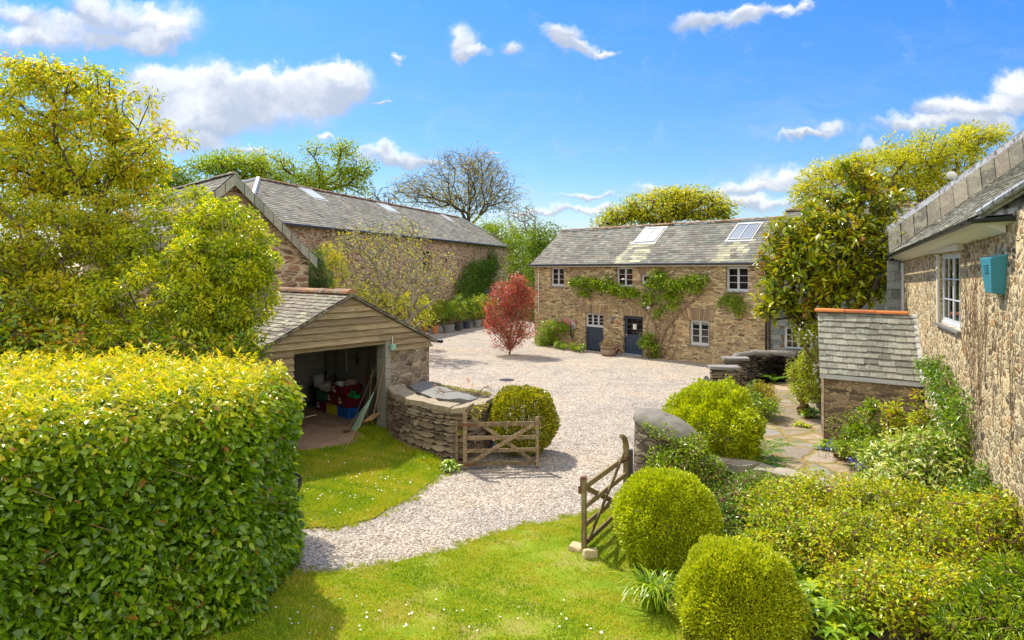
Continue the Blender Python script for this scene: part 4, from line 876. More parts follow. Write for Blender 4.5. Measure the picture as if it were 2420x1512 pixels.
window(hs_, fh, HW, 2, 2, 3, .07, backd=.9, sillmat='flag_top'); window(hs_, fh, HD, 1, 1, 3, .08, sill=False)
# weathered lead-grey timber lintel above the window
mb = MB(); mb.box(fh, HW[0] - .5, HW[1] + .35, .0, .12, HW[3] + .02, HW[3] + .13, .5, .004); mb.box(fh, HW[0] - .14, HW[0], -.02, .02, HW[2] - .1, HW[3], .5, .004); mb.build('window_lintel', MT['paint_cream'], hs_)
UB = fh.u(2313, .34); ZB = fh.px(2313, 511, .34)[1]
EO = [fh.pt(-.15, .34, HZ + .0), fh.pt(UB, .34, ZB)]; RDV = unit(-fh.N * .79 + A(0, 0, .613)); rp = Pl(EO[0], EO[1] - EO[0], RDV)
if rp.N[2] < 0: rp.N = -rp.N
SLH = 5.6; LGH = float(np.linalg.norm(EO[1] - EO[0])); hq = rp.px(2419, 418); cosg = float(np.dot(rp.U, rp.V))
def rpt(u, v, n=0): return EO[0] + rp.U * u + RDV * v + rp.N * n
mb = MB(); G2E = W(2419, 509, 9.2)
def hipu(s): return LGH + (2.2 * s / 1.5)
slates(mb, rp, .06, LGH, SLH, .26, .15, th=.016, jit=.009, var=.3, ulim=lambda s: (.06, min(13, hipu(s))))
HP = rpt(hipu(SLH), SLH); P = [rpt(0, 0, -.05), rpt(LGH, 0, -.05), rpt(hipu(SLH), SLH, -.05), rpt(0, SLH, -.05)]; mb.hexa(P + [p + rp.N * .04 for p in P], .2)
mb.poly([rpt(0, SLH), HP, fh.pt(14, -8.3, 5), fh.pt(-.15, -8.3, 5)], .2); rh = mb.build('roof', MT['slate_house'], hs_)
vb = A(0, 0, .66) - fh.U * .30; ve = A(0, 0, .17) - fh.U * .08                 # steep slate hung verge band, then a lead strip above it
mb = MB(); s_ = 0; vn = unit(np.cross(RDV, vb)); vn = vn if np.dot(vn, fh.N) > 0 or vn[1] < 0 else -vn
while s_ < SLH - .1:
    e_ = min(s_ + .40, SLH); a, b = rpt(.05, s_ + random.gauss(0, .01), .02), rpt(.05, e_, .02); j_ = random.random() * .02; c_ = vb * .97; P = [a, b, b + c_, a + c_]; mb.hexa([p + vn * (.02 + j_) for p in P] + [p + vn * (.045 + j_) for p in P]); s_ += .415
mb.build('verge_slates', MT['slate_verge'], rh)
mb = MB(); a, b = rpt(.05, -.05) + vb, rpt(.05, SLH) + vb; P = [a, b, b + ve, a + ve]; mb.hexa([p - vn * .02 for p in P] + [p + vn * .055 for p in P], .5); P = [rpt(.0, 0, .03), rpt(.0, SLH, .03), rpt(.07, SLH, .03), rpt(.07, 0, .03)]; mb.hexa(P + [p + A(0, 0, .05) for p in P], .5)
mb.build('lead_flashing', MT['lead_streaked'], rh)
mb = MB(); a, b = rpt(.05, -.05) + vb + ve, rpt(.05, SLH) + vb + ve; q = -fh.U * .35; mb.hexa([a, b, b + q, a + q, a + A(0, 0, .05), b + A(0, 0, .05), b + q + A(0, 0, .05), a + q + A(0, 0, .05)], .1)
a, b = rpt(.0, -.02), rpt(.0, SLH); mb.hexa([a - A(0, 0, .2), b - A(0, 0, .2), b + q - A(0, 0, .2), a + q - A(0, 0, .2), a + vb + ve, b + vb + ve, b + q + vb + ve, a + q + vb + ve], .3); mb.build('verge_board', MT['slate_hung'], rh)
def halfgutter(mb, a, b, r=.065):
    n_ = 10; d = unit(b - a); sd_ = unit(np.cross(d, A(0, 0, 1)))
    for k in range(n_):
        a0, a1 = math.pi + math.pi * k / n_, math.pi + math.pi * (k + 1) / n_; c0 = sd_ * math.cos(a0) * r + A(0, 0, math.sin(a0) * r); c1 = sd_ * math.cos(a1) * r + A(0, 0, math.sin(a1) * r)
        for o_ in (1, .88): mb.poly([a + c0 * o_, b + c0 * o_, b + c1 * o_, a + c1 * o_], .5)
g0 = EO[0] + fh.N * .08 - A(0, 0, .04); g1 = EO[1] + fh.N * .08 - A(0, 0, .04); gdd = unit(G2E - g1) * 3.6
mb = MB(); halfgutter(mb, g0, g1); halfgutter(mb, g1, g1 + gdd)
mb.tube([fh.pt(-.1, .3, HZ - .1), fh.pt(-.25, .15, HZ - .4), fh.pt(-.25, .1, 3.4)], .05, 8, .5)
for k in range(7): p = g0 + (g1 - g0) * (.06 + k * .15); mb.bar(p - fh.N * .12, p + fh.N * .075 - A(0, 0, .05), .03, .02, c=.5)
mb.build('gutter', MT['gutter_black'], hs_)
mb = MB(); fz = lambda P, n, dz: P + fh.N * (n - .34) + A(0, 0, dz)
mb.hexa([fz(EO[0], .02, -.20), fz(EO[1], .02, -.24), fz(EO[1], .26, -.13), fz(EO[0], .24, -.13), fz(EO[0], .02, -.04), fz(EO[1], .02, -.04), fz(EO[1], .33, -.04), fz(EO[0], .33, -.04)], .5)
e2 = EO[1] + gdd; mb.hexa([fz(EO[1], .26, -.10), e2 - fh.N * .04 - A(0, 0, .09), e2 - fh.N * 1.2 - A(0, 0, .20), fz(EO[1], -.6, -.22), fz(EO[1], .30, -.03), e2 - fh.N * .04 - A(0, 0, .03), e2 - fh.N * 1.2 - A(0, 0, .03), fz(EO[1], -.6, -.03)], .5)
mb.build('fascia', MT['paint_white'], hs_)
mb = MB(); a = EO[1] + A(0, 0, .0); h1 = rpt(hipu(2.6), 2.6, .02); mb.hexa([a, e2, e2 - fh.N * 1.5, a - fh.N * .3, a + A(0, 0, .05), e2 + A(0, 0, .30), h1 + A(0, 0, .06), a + RDV * .3 + A(0, 0, .06)], .5); mb.tube([a + A(0, 0, .05), rpt(hipu(1), 1, .06), h1 + A(0, 0, .08), rpt(hipu(SLH), SLH, .08)], .055, 8, .5); mb.build('lead_hip', MT['lead_streaked'], rh)
# slate-hung corner strip beyond the wall with a slim window
fs = Fr(fh.pt(-.02, 0, 0)[:2] + A(.1, .35), (.62, -.40)); 
mb = MB(); fsn = Fr(fh.pt(0, .0, 0)[:2] - A(.82, -.57) * .42, (.82, -.57)); pls = Pl(fsn.pt(0, .0, 2.9), fsn.U, A(0, 0, 1)); 
if np.dot(pls.N, fsn.N) < 0: pls.N = -pls.N
slates(mb, pls, 0, .34, 1.85, .36, .26, th=.04, jit=.012); mb.box(fsn, 0, .34, -.3, -.01, 2.9, 4.75, .3); mb.build('slate_hung_corner', MT['slate_hung'], hs_)
mb = MB(); mb.box(fsn, .345, .43, -.2, .03, 2.95, 4.7, .5); mb.build('corner_board', MT['paint_grey'], hs_)
mb = MB(); mb.box(fsn, -.06, .50, -.25, .12, 2.84, 2.90, .5, .004); mb.build('corner_sill', MT['capstone'], hs_)

# alarm box on the wall
u0, z0 = fh.px(2342, 692); u1 = fh.u(2393); cu = (fh.u(2338) + fh.u(2396)) / 2; zb, zt = fh.px(2375, 690)[1], fh.px(2375, 610)[1]
al = thing('alarm_box', 'teal burglar alarm box with louvred vents high on the stone wall', 'alarm box', fh.pt(cu, 0, zb)); hw = .36; zt += .06; zb -= .04
mb = MB(); mb.hexa([fh.pt(cu - hw * .62, 0, zb), fh.pt(cu + hw * .62, 0, zb), fh.pt(cu + hw * .55, .16, zb + .02), fh.pt(cu - hw * .55, .16, zb + .02), fh.pt(cu - hw, 0, zt), fh.pt(cu + hw, 0, zt), fh.pt(cu + hw * .92, .20, zt - .05), fh.pt(cu - hw * .92, .20, zt - .05)], .5); mb.build('body', MT['teal'], al, bevel=.012)
mb = MB()
for k in range(4): zz = zt - .16 - k * .035; mb.box(fh, cu - .12, cu + .14, .188 - k * .003, .208 - k * .003, zz, zz + .016, .5)
mb.build('vent', MT['teal'], al)
mb = MB(); mb.lathe((0, 0, 0), [(.0, 0), (.09, .0), (.09, .01)], 14); cc = fh.pt(cu - hw * .86, .07, zb + .17); d1, d2 = unit(fh.N * .9 + A(0, 0, .1)), A(0, 0, 1); d3 = -fh.U
mb.v = [tuple(cc + d1 * v[0] * .9 + d2 * v[1] + d3 * v[2]) for v in mb.v]; mb.build('sticker', MT['petal_white'], al)
mb = MB()
for k in range(3): mb.v, mb.f = mb.v, mb.f; q = cc + d3 * .014; a = -.04 + k * .035; mb.poly([q + d1 * (a - .012) + d2 * -.05, q + d1 * (a + .012) + d2 * -.05, q + d1 * (a + .02) + d2 * .05, q + d1 * (a - .004) + d2 * .05], .5)
mb.build('sticker_mark', MT['sticker_blue'], al)
# dead creeper stems on the house wall
mb = MB()
for i in range(46):
    px_ = random.choice([random.uniform(2275, 2340), random.uniform(2330, 2400), random.uniform(2280, 2419)]); u = fh.u(px_); zt_ = random.uniform(3.6, 5.2) if px_ < 2345 else random.uniform(2.8, 4.6); zb_ = zt_ - random.uniform(.6, 2.6); pts = []; x = u; zz = zb_
    while zz < zt_: pts.append(fh.pt(x, .015 + random.random() * .015, zz)); zz += .07; x += random.gauss(0, .028)
    if len(pts) > 2: mb.tube(pts, [.003 + .004 * (1 - k / len(pts)) for k in range(len(pts))], 4, random.random(), False)
for i in range(60):
    u = random.uniform(fh.u(2275), fh.u(2345)); zz = random.uniform(4.6, 5.25); pts = [fh.pt(u, .02, zz)]
    for k in range(6): u += random.gauss(0, .06); zz += random.gauss(0, .05); pts.append(fh.pt(u, .02 + random.random() * .05, min(zz, 5.3)))
    mb.tube(pts, .004, 4, random.random(), False)
setp(mb.build('dead_creeper', MT['vine'], top=fh.pt(7, 0, 0)), 'bare brown creeper stems clinging to the rubble wall around the alarm box', 'creeper')
# satellite dish
sd0 = W(2251, 414, 21); mb = MB(); mb.lathe((0, 0, 0), [(.0, .0), (.10, .02), (.16, .05), (.17, .055)], 18); mb.v = [(sd0[0] + v[0], sd0[1] - v[2] * -1, sd0[2] + v[1] * .8) for v in mb.v]
dsh = thing('satellite_dish', 'small white round dish just above the slate verge', 'satellite dish', sd0 - A(0, 0, .7)); mb.build('dish', MT['paint_white'], dsh)
mb = MB(); mb.tube([sd0 + A(0, .05, 0), sd0 + A(.25, -.1, -.9)], .018, 6); mb.build('pole', MT['steel'], dsh)

# ================================================================== lean-to with steep slate roof
qa, qb, qc, qd = A(8.1, 17.8, 1.83), A(9.9, 16.4, 1.83), A(10.36, 17.55, 3.33), A(8.53, 18.9, 3.33)
lt = thing('lean_to', 'small stone lean-to with steep slate roof and orange ridge tiles against the farmhouse', 'outbuilding', (9, 17.2, 0))
ff = Fr(qa[:2], (qb - qa)[:2]); LF = float(np.linalg.norm((qb - qa)[:2]))
mb = MB(); wall(mb, ff, .03, LF + .3, -.1, 1.86, n=-.03); lf = Fr((8.75, 19.4), (qa[:2] - A(8.75, 19.4))); lw = float(np.linalg.norm(qa[:2] - A(8.75, 19.4)))
wall(mb, lf, 0, lw, -.1, 1.86, n=-.03); mb.poly([lf.pt(lw, -.03, 1.8), lf.pt(0, -.03, 1.8), qd + A(.03, .02, -.06)]); mb.build('wall', MT['stone_lean'], lt)
mb = MB(); upv = (qd + qc) / 2 - (qa + qb) / 2; plt = Pl(qa, qb - qa, upv)
if plt.N[2] < 0: plt.N = -plt.N
hl_ = float(np.linalg.norm(upv)); v0 = qd - qa; ud = float(np.dot(v0 - upv, plt.U)); v1 = qc - qb - upv; uc = LF + float(np.dot(v1, plt.U))
slates(mb, plt, 0, LF, hl_ - .03, .30, .185, ulim=lambda s: (ud * s / hl_ - .06, LF + (uc - LF) * s / hl_ + .02), th=.03, jit=.010, s0=-.05, var=.25)
P = [qa, qb, qc, qd]; mb.hexa([p - plt.N * .06 for p in P] + [p - plt.N * .01 for p in P], .1)
bq = [qd, qc, qc + A(.9, 1.1, -1.4), qd + A(.9, 1.1, -1.4)]; mb.poly(bq, .3)
rt = mb.build('roof', MT['slate_lean'] if 'slate_lean' in MT else MT['slate_house'], lt)
ridgetiles(rt, qd + A(-.1, .06, .06), qc + A(0, 0, .06) * 1.0 - (qc - qd) * .06, .11, .62, 'orange_clay')
mb = MB(); mb.box(ff, -.06, LF + .02, -.03, .05, 1.70, 1.80, .5, .01); a_, b_ = qb + plt.N * .05, qc + plt.N * .05; m_ = unit(a_ - b_); sdv = unit(np.cross(m_, plt.N)) * .05
mb.hexa([a_ - sdv, a_ + sdv, a_ + sdv + plt.N * .02, a_ - sdv + plt.N * .02, b_ - sdv, b_ + sdv, b_ + sdv + plt.N * .02, b_ - sdv + plt.N * .02], .5); mb.build('lead_apron', MT['lead_pale'], lt)
mb = MB(); mb.tube([ff.pt(LF - .03, .07, 1.70), ff.pt(LF - .03, .07, .1)], .042, 8, .5); mb.build('downpipe', MT['gutter_black'], lt)

# ================================================================== far wing behind the magnolia
fw = Fr((11.25, 29.6), (.80, -.60)); fwh = thing('slate_hung_wing', 'grey slate hung wing with white paned window behind the magnolia', 'house', fw.pt(3, 0, 0))
WH = hole(fw, 1852, 1920, 772, 828); mb = MB(); wall(mb, fw, 0, 6.8, -.1, 5.0, [WH], .15); wall(mb, Fr(fw.pt(0, -6, 0), fw.N), 0, 6, -.1, 5.0); mb.build('wall', MT['stone_lean'], fwh)
pw = Pl(fw.pt(0, .01, .9), fw.U, A(0, 0, 1)); mb = MB()
if np.dot(pw.N, fw.N) < 0: pw.N = -pw.N
slates(mb, pw, 0, 6.8, 4.05, .3, .2, skip=lambda u, s: WH[0] - .1 < u < WH[1] + .1 and WH[2] - .05 < s + .9 < WH[3] + .05); mb.build('hung_slates', MT['slate_hung'], fwh)
window(fwh, fw, WH, 2, 2, 3, .05, back='room_tan')
mb = MB(); E0 = fw.pt(-.2, .3, 4.95); A0 = fw.pt(-.2, -3, 7.25); q = Pl(E0, fw.U, A0 - E0); sl_ = float(np.linalg.norm(A0 - E0))
if q.N[2] < 0: q.N = -q.N
slates(mb, q, 0, 8.0, sl_, .3, .2); P = [q.pt(0, 0, -.05), q.pt(8, 0, -.05), q.pt(8, sl_, -.05), q.pt(0, sl_, -.05)]; mb.hexa(P + [p + q.N * .04 for p in P]); mb.poly([q.pt(0, sl_), q.pt(8, sl_), fw.pt(8, -6.3, 5), fw.pt(-.2, -6.3, 5)], .2); rw = mb.build('roof', MT['slate_barn'], fwh)
ridgetiles(rw, A0 + A(0, 0, .05), A0 + fw.U * 8 + A(0, 0, .05), .13)
mb = MB(); mb.tube([fw.pt(-.05, .1, 5), fw.pt(-.05, .1, .0)], .05, 8, .5); mb.build('downpipe', MT['gutter_black'], fwh)
for c_ in ((WH[0] + .35, 'room_tan'), (WH[1] - .45, 'room_purple')): pass

# ================================================================== garden walls, piers, boulders
def slabstone(name, pts, z0, z1, mat, parent, jit=.01, top=None, bevel=.015, seg=.25):
    """polygon prism with an uneven outline"""
    P = []
    for i in range(len(pts)):
        a, b = A(*pts[i]), A(*pts[(i + 1) % len(pts)]); m = max(1, int(np.linalg.norm(b - a) / seg))
        for k in range(m): P.append(a + (b - a) * k / m + RG.normal(0, jit, 2))
    mb = MB(); n = len(P); zz = [z1 + RG.normal(0, jit * .6) for _ in P]; mb.poly([(p[0], p[1], zz[i]) for i, p in enumerate(P)]); mb.poly([(p[0], p[1], z0) for p in P][::-1])
    for i in range(n): j = (i + 1) % n; mb.poly([(P[i][0], P[i][1], z0), (P[j][0], P[j][1], z0), (P[j][0], P[j][1], zz[j]), (P[i][0], P[i][1], zz[i])])
    return mb.build(name, MT[mat], parent, bevel=bevel, top=top)
cw = thing('curved_wall', 'thick curved dry stone wall with slate slabs on top, running from garage pier to left gate', 'wall', (-2, 17.5, 0))
CWP = [(-3.42, 18.55), (-3.05, 17.75), (-2.62, 17.05), (-2.05, 16.4), (-1.45, 15.95), (-1.12, 15.85), (-.75, 16.4), (-.45, 17.3), (-.5, 17.9), (-1.2, 18.6), (-2.0, 19.6), (-2.4, 20.3), (-2.9, 19.7)]
# courses of real stones around the visible face
mb = MB(); core = [(x * .97 - .05, y + .06) for x, y in CWP]
slabstone('core', [(x + (-1.9 - x) * .07, y + (17.9 - y) * .07) for x, y in CWP], -.05, 1.22, 'stone_dark', cw, .01, bevel=0)
def course_wall(mb, line, z0, ztop, hmean=.09, lmean=.30, depth=.12, closed=False):
    """line: plan points; outward = right of travel direction"""
    pts = [A(*p) for p in line]; seg = [np.linalg.norm(pts[i + 1] - pts[i]) for i in range(len(pts) - 1)]; cum = np.concatenate([[0], np.cumsum(seg)]); Lt = cum[-1]
    def at(s):
        s = min(max(s, 0), Lt - 1e-6); i = int(np.searchsorted(cum, s, 'right') - 1); t = (s - cum[i]) / seg[i]; d = unit(pts[i + 1] - pts[i]); return pts[i] + (pts[i + 1] - pts[i]) * t, A(d[1], -d[0])
    z = z0
    while z < ztop - .02:
        h = hmean * random.uniform(.5, 1.5); h = min(h, ztop - z); s = -random.random() * .1
        while s < Lt:
            l = lmean * random.uniform(.3, 2.0); a, na = at(s + .008); b, nb_ = at(min(s + l, Lt) - .008); o1, o2 = random.uniform(-.02, .025), random.uniform(-.02, .025); zb, zt = z + random.uniform(.0, .012), z + h - random.uniform(.004, .02); tl = random.gauss(0, .01)
            k = .55
            q_ = lambda p_, n_, o_, z_: (*(p_ + n_ * o_), z_)
            m1, m2 = random.uniform(.15, .5), random.uniform(.5, .85); hz = zt - zb; J = lambda: random.uniform(-.18, .18) * hz
            z1a, z1b, z2a, z2b = zb + hz * random.uniform(.12, .3) * 1 + tl, zb + J() * .4, zt - hz * random.uniform(.12, .3) + tl, zt + J() * .4
            c_ = random.random(); P1_, P2_ = a + (b - a) * m1, a + (b - a) * m2; n1 = unit(na + nb_)
            b_ = len(mb.v); om = max(o1, o2) + random.uniform(0, .02)
            ring = [q_(a, na, o1, zb + hz * .3 - tl), q_(P1_, n1, om, zb + J() * .3), q_(P2_, n1, om, zb + J() * .3), q_(b, nb_, o2, zb + hz * .3 + tl), q_(b, nb_, o2, zt - hz * .25 + tl), q_(P2_, n1, om - .006, zt + J() * .3), q_(P1_, n1, om - .006, zt + J() * .3), q_(a, na, o1, zt - hz * .3 - tl)]
            bk_ = [tuple(A(*p_) - A(*(na * (depth + .04)), 0)) for p_ in ring]; mb.v += ring + bk_; mb.f.append(tuple(b_ + k for k in range(8))); mb.c.append(c_)
            for k in range(8): mb.f.append((b_ + (k + 1) % 8, b_ + k, b_ + 8 + k, b_ + 8 + (k + 1) % 8)); mb.c.append(c_)
            s += l
        z += h
course_wall(mb, CWP[:8], -.03, 1.20, .12, .34); course_wall(mb, CWP[7:], .3, 1.2, .1, .35); mb.build('stone_face', MT['drystone'], cw, bevel=.02)
for pl, z in (([(-3.4, 18.5), (-3.0, 17.7), (-2.6, 17.0), (-2.3, 17.3), (-2.7, 18.1), (-2.95, 18.9)], 1.30), ([(-2.6, 17.0), (-2.0, 16.35), (-1.45, 15.92), (-1.25, 16.35), (-1.75, 16.75), (-2.3, 17.3)], 1.30), ([(-1.4, 15.9), (-1.1, 15.85), (-.72, 16.4), (-.42, 17.3), (-.9, 17.3), (-1.2, 16.4)], 1.28)):
    slabstone('edge_stone', pl, 1.17, z, 'capstone_tan', cw, .035, bevel=.03)
slabstone('slate_slab', [(-2.6, 18.2), (-1.85, 17.0), (-1.0, 16.75), (-.85, 17.2), (-1.3, 17.9), (-2.1, 18.9)], 1.20, 1.295, 'flag_top', cw, .03); slabstone('slate_slab', [(-2.9, 18.9), (-2.62, 18.25), (-2.15, 18.95), (-2.0, 19.5), (-2.6, 19.9)], 1.20, 1.285, 'flag_top', cw, .03)
def domestone(name, c, rx, ry, h, mat, parent=None, top=None, ang=0, pw=2.4, nz=.03, ze=0.):
    mb = MB(); n, m = 44, 20; ph = RG.random(6) * 6
    for j in range(m + 1):
        t = j / m * math.pi / 2; r, z = math.cos(t) ** (2 / pw), math.sin(t) ** (2 / pw)
        for i in range(n):
            a = 2 * math.pi * i / n; x, y = r * rx * math.cos(a), r * ry * math.sin(a); q = 1 + nz * math.sin(3 * a + ph[0]) + nz * math.sin(5 * a + ph[1] + 4 * t) + .012 * math.sin(13 * a + 7 * t + ph[3]) * math.sin(9 * t + ph[4]) + RG.normal(0, .004); x *= q; y *= q
            mb.v.append((c[0] + x * math.cos(ang) - y * math.sin(ang), c[1] + x * math.sin(ang) + y * math.cos(ang), c[2] + z * h * (1 + nz * math.sin(4 * a + ph[2])) + ze * x / rx))
    for j in range(m):
        for i in range(n): mb.f.append((j * n + i, j * n + (i + 1) % n, (j + 1) * n + (i + 1) % n, (j + 1) * n + i)); mb.c.append(.5)
    mb.f.append(tuple(m * n + i for i in range(n))); mb.c.append(.5); mb.f.append(tuple(reversed(range(n)))); mb.c.append(.5)
    return mb.build(name, MT[mat], parent, smooth=True, top=top)
# rounded gatepost / wall end on the right
gpst = thing('wall_end', 'stone wall end with smooth rounded grey cap beside the right gate', 'wall', (2.85, 13.2, 0)); an = math.radians(-28)
domestone('stone_base', (2.95, 13.15, -.1), .66, .52, .1, 'stone_garden', gpst, None, an) if False else None
mb = MB(); n = 26; prof = [(1.04, -.1), (1.03, .4), (1.0, .9), (.97, 1.42)]
for f_, z in prof:
    for i in range(n): a = 2 * math.pi * i / n; x, y = .645 * f_ * math.cos(a), .485 * f_ * math.sin(a); mb.v.append((2.98 + x * math.cos(an) - y * math.sin(an), 13.1 + x * math.sin(an) + y * math.cos(an), z - (0 if z < 1.3 else .22 * x / .7)))
for j in range(3):
    for i in range(n): mb.f.append((j * n + i, j * n + (i + 1) % n, (j + 1) * n + (i + 1) % n, (j + 1) * n + i)); mb.c.append(.5)
mb.build('stone_base', MT['stone_garden'], gpst, smooth=True); domestone('rounded_cap', (2.98, 13.1, 1.38), .65, .49, .34, 'render_grey', gpst, None, an, 2.4, .014, -.21)
# low wall running right from it
lwall = thing('low_wall', 'low garden wall with rough pale coping half buried in ivy', 'wall', (4.6, 13.4, 0))
mb = MB(); LWL = [(3.6, 13.55), (4.2, 13.9), (4.8, 13.45), (5.6, 12.7), (6.3, 11.9)]; 
for i in range(len(LWL) - 1):
    a, b = A(*LWL[i], 0), A(*LWL[i + 1], 0); d = unit(b - a); nv = A(d[1], -d[0], 0) * .2; mb.hexa([a - nv - A(0, 0, .1), b - nv - A(0, 0, .1), b + nv - A(0, 0, .1), a + nv - A(0, 0, .1), a - nv + A(0, 0, .52), b - nv + A(0, 0, .5), b + nv + A(0, 0, .5), a + nv + A(0, 0, .52)], .5)
mb.build('stone_face', MT['stone_garden'], lwall)
for i in range(len(LWL) - 1):
    a, b = A(*LWL[i]), A(*LWL[i + 1]); d = unit(b - a); nv = A(d[1], -d[0]) * .24; slabstone('coping', [a - nv, b - nv, b + nv, a + nv], .50, .68 - .02 * i, 'coping_rough', lwall, .03, bevel=.04)
def pier(c, w_, d_, h, label, ang=-.12):
    p = thing('stone_pier', label, 'pier', (*c, 0)); fr = Fr(c, (math.cos(ang), math.sin(ang)))
    mb = MB(); mb.box(fr, -w_ / 2 + .05, w_ / 2 - .05, -d_ + .05, -.05, 0, h - .09, .3); mb.build('core', MT['stone_dark'], p)
    mb = MB(); q = lambda u, n: tuple(fr.pt(u, n, 0)[:2]); course_wall(mb, [q(-w_ / 2, -d_), q(-w_ / 2, 0), q(w_ / 2, 0), q(w_ / 2, -d_)][0:4], -.02, h - .09, .075, .26, .07); mb.build('stone_face', MT['drystone'], p, bevel=.008)
    slabstone('capstone', [q(-w_ / 2 - .06, .06), q(w_ / 2 + .06, .06), q(w_ / 2 + .06, -d_ - .06), q(-w_ / 2 - .06, -d_ - .06)], h - .085, h, 'capstone', p, .012); return p
gA = G(1720, 963); pier((6.78, 21.7), .84, .42, 1.42, 'stone garden pier with grey slab cap, nearer and shorter of the pair by the path')
pier((7.6, 23.1), .72, .42, 1.52, 'stone garden pier with grey slab cap, farther one of the pair beside the curved wall')
for (px, py, w_, h_, lb_) in ((1708, 925, .26, .45, 'dark grey domed stone at the foot of the nearer garden pier'), (1668, 915, .14, .2, 'small pale stone at the edge of the gravel beside the bright mound')):
    c = W(px, py, 21.0 if px > 1700 else 22.0); c[2] = 0; z_ = W(px, 898 if px > 1700 else 902, 21)[2]; domestone('boulder', (c[0], c[1], -.05), w_ + .06, w_, z_ + .05, 'render_grey', top=c); o = COL.objects[-1]; setp(bpy.data.objects[o.name], lb_, 'boulder')
cy = thing('garden_wall', 'dark stone garden wall curving to the slate hung wing, rounded coping on top', 'wall', (8.9, 26, 0))
CYL = [(7.75, 23.6), (8.35, 25.2), (9.0, 26.6), (9.9, 27.4), (10.9, 27.4), (11.4, 26.9)]
cy_in = [(x + .0, y) for x, y in CYL]; mb = MB(); course_wall(mb, CYL, 0, 1.14, .08, .3, .2); mb2 = MB(); course_wall(mb2, [(x - .42, y + .2) for x, y in CYL][::-1], 0, 1.14, .1, .3, .25)
mb.v += []; off = len(mb.v); mb.f += [tuple(i + off for i in f) for f in mb2.f]; mb.v += mb2.v; mb.c += mb2.c; mb.build('stone_face', MT['drystone_dark'], cy)
mb = MB(); mb.tube([(x - .2, y + .1, 1.10) for x, y in CYL], .17, 12, .5); mb.build('coping', MT['render_grey'], cy, smooth=True)

# ================================================================== gates
def gate(root, a, b, mat, toward=1):
    """five bar gate from hinge a to latch b (both on the ground)"""
    a, b = A(*a, 0), A(*b, 0); L = np.linalg.norm(b - a); d = (b - a) / L; nv = A(d[1], -d[0], 0); R_ = [.13, .42, .71, 1.02]
    def P(t, z, n=0): return a + d * t * L + A(0, 0, z) + nv * n
    for i, z in enumerate(R_): mb = MB(); mb.bar(P(.02, z), P(.99, z + random.gauss(0, .008)), .032, .085 if i < 3 else .095); mb.build('rail', MT[mat], root, bevel=.006)
    mb = MB(); mb.bar(P(.05, .14, .035), P(.95, 1.0, .035), .026, .085); mb.build('brace', MT[mat], root, bevel=.006)
    mb = MB(); mb.bar(P(.10, 1.16, -.035), P(.95, .15, -.035), .026, .08); mb.build('brace', MT[mat], root, bevel=.006)
    mb = MB(); mb.bar(P(1.0, .03), P(1.0, 1.17), .075, .075, up=d); mb.build('stile', MT[mat], root, bevel=.01)
    mb = MB(); mb.bar(P(0, .02), P(0, 1.18), .09, .09, up=d)                  # hinge stile with curved horn
    pr_ = [P(0, 1.18), P(.012, 1.30), P(.045, 1.40), P(.12, 1.47)]
    for i in range(3): mb.bar(pr_[i], pr_[i + 1] + (pr_[i + 1] - pr_[i]) * .08, .085 - i * .01, .10 - i * .014, up=nv)
    mb.build('hinge_stile', MT[mat], root, bevel=.01)
    for z in (.13, 1.02):
        mb = MB()
        for n_ in (-.055, .055): mb.bar(P(-.06, z, n_), P(.17, z, n_), .008, .05)
        mb.tube([P(-.075, z - .06), P(-.075, z + .06)], .016, 6); mb.build('hinge_strap', MT['rust'], root)
    return P
gl_ = thing('field_gate', 'weathered grey wooden bar gate standing open in front of a clipped bush', 'gate', (-1.06, 15.4, 0), 'pair of wooden bar gates across the drive'); PG = gate(gl_, (-1.06, 15.38), (.575, 15.5), 'gate_wood')
mb = MB(); x0 = PG(.04, .15, .05); nx, nz_ = 26, 5                          # chicken wire on the lower part
for i in range(nx):
    for k in range(nz_ * 2):
        x, z = .06 + .9 * i / nx, .18 + .055 * k * .5; mb.bar(PG(x, z + (.02 if i % 2 else 0), .05), PG(x + .9 / nx, z + (0 if i % 2 else .02), .05), .002, .002, c=.5)
mb.build('chicken_wire', MT['iron'], gl_)
gr2 = thing('field_gate', 'brown wooden bar gate seen nearly end on, held open over the grass by stones', 'gate', (2.1, 12.65, 0), 'pair of wooden bar gates across the drive'); PR = gate(gr2, (2.12, 12.68), (1.15, 10.9), 'gate_wood_warm')
mb = MB(); mb.bar(PR(1.012, 1.0, .03), PR(1.012, 1.19, .03), .05, .008, up=(0, 1, 0)); mb.bar(PR(1.02, .93, .05), PR(1.02, 1.05, .05), .06, .012, up=(0, 1, 0)); mb.bar(PR(1.0, 1.17), PR(1.0, 1.2), .085, .085, up=(1, 0, 0)); mb.build('latch', MT['rust'], gr2)
mb = MB(); c = G(1079, 1098); mb.bar(c + A(0, 0, -.05), c + A(.0, 0, 1.02), .055, .055, up=(0, 1, 0)); setp(mb.build('gate_post', MT['gate_wood'], top=c, bevel=.008), 'slim weathered post beside the left gate hinge', 'post')
mb = MB(); c = W(1489, 1130, 12.75); c[2] = 0; mb.bar(c + A(0, 0, -.05), c + A(.0, 0, 1.15), .09, .09, up=(0, 1, 0)); setp(mb.build('gate_post', MT['pot_dark'], top=c, bevel=.008), 'dark iron hinge post between right gate and rounded wall end', 'post')
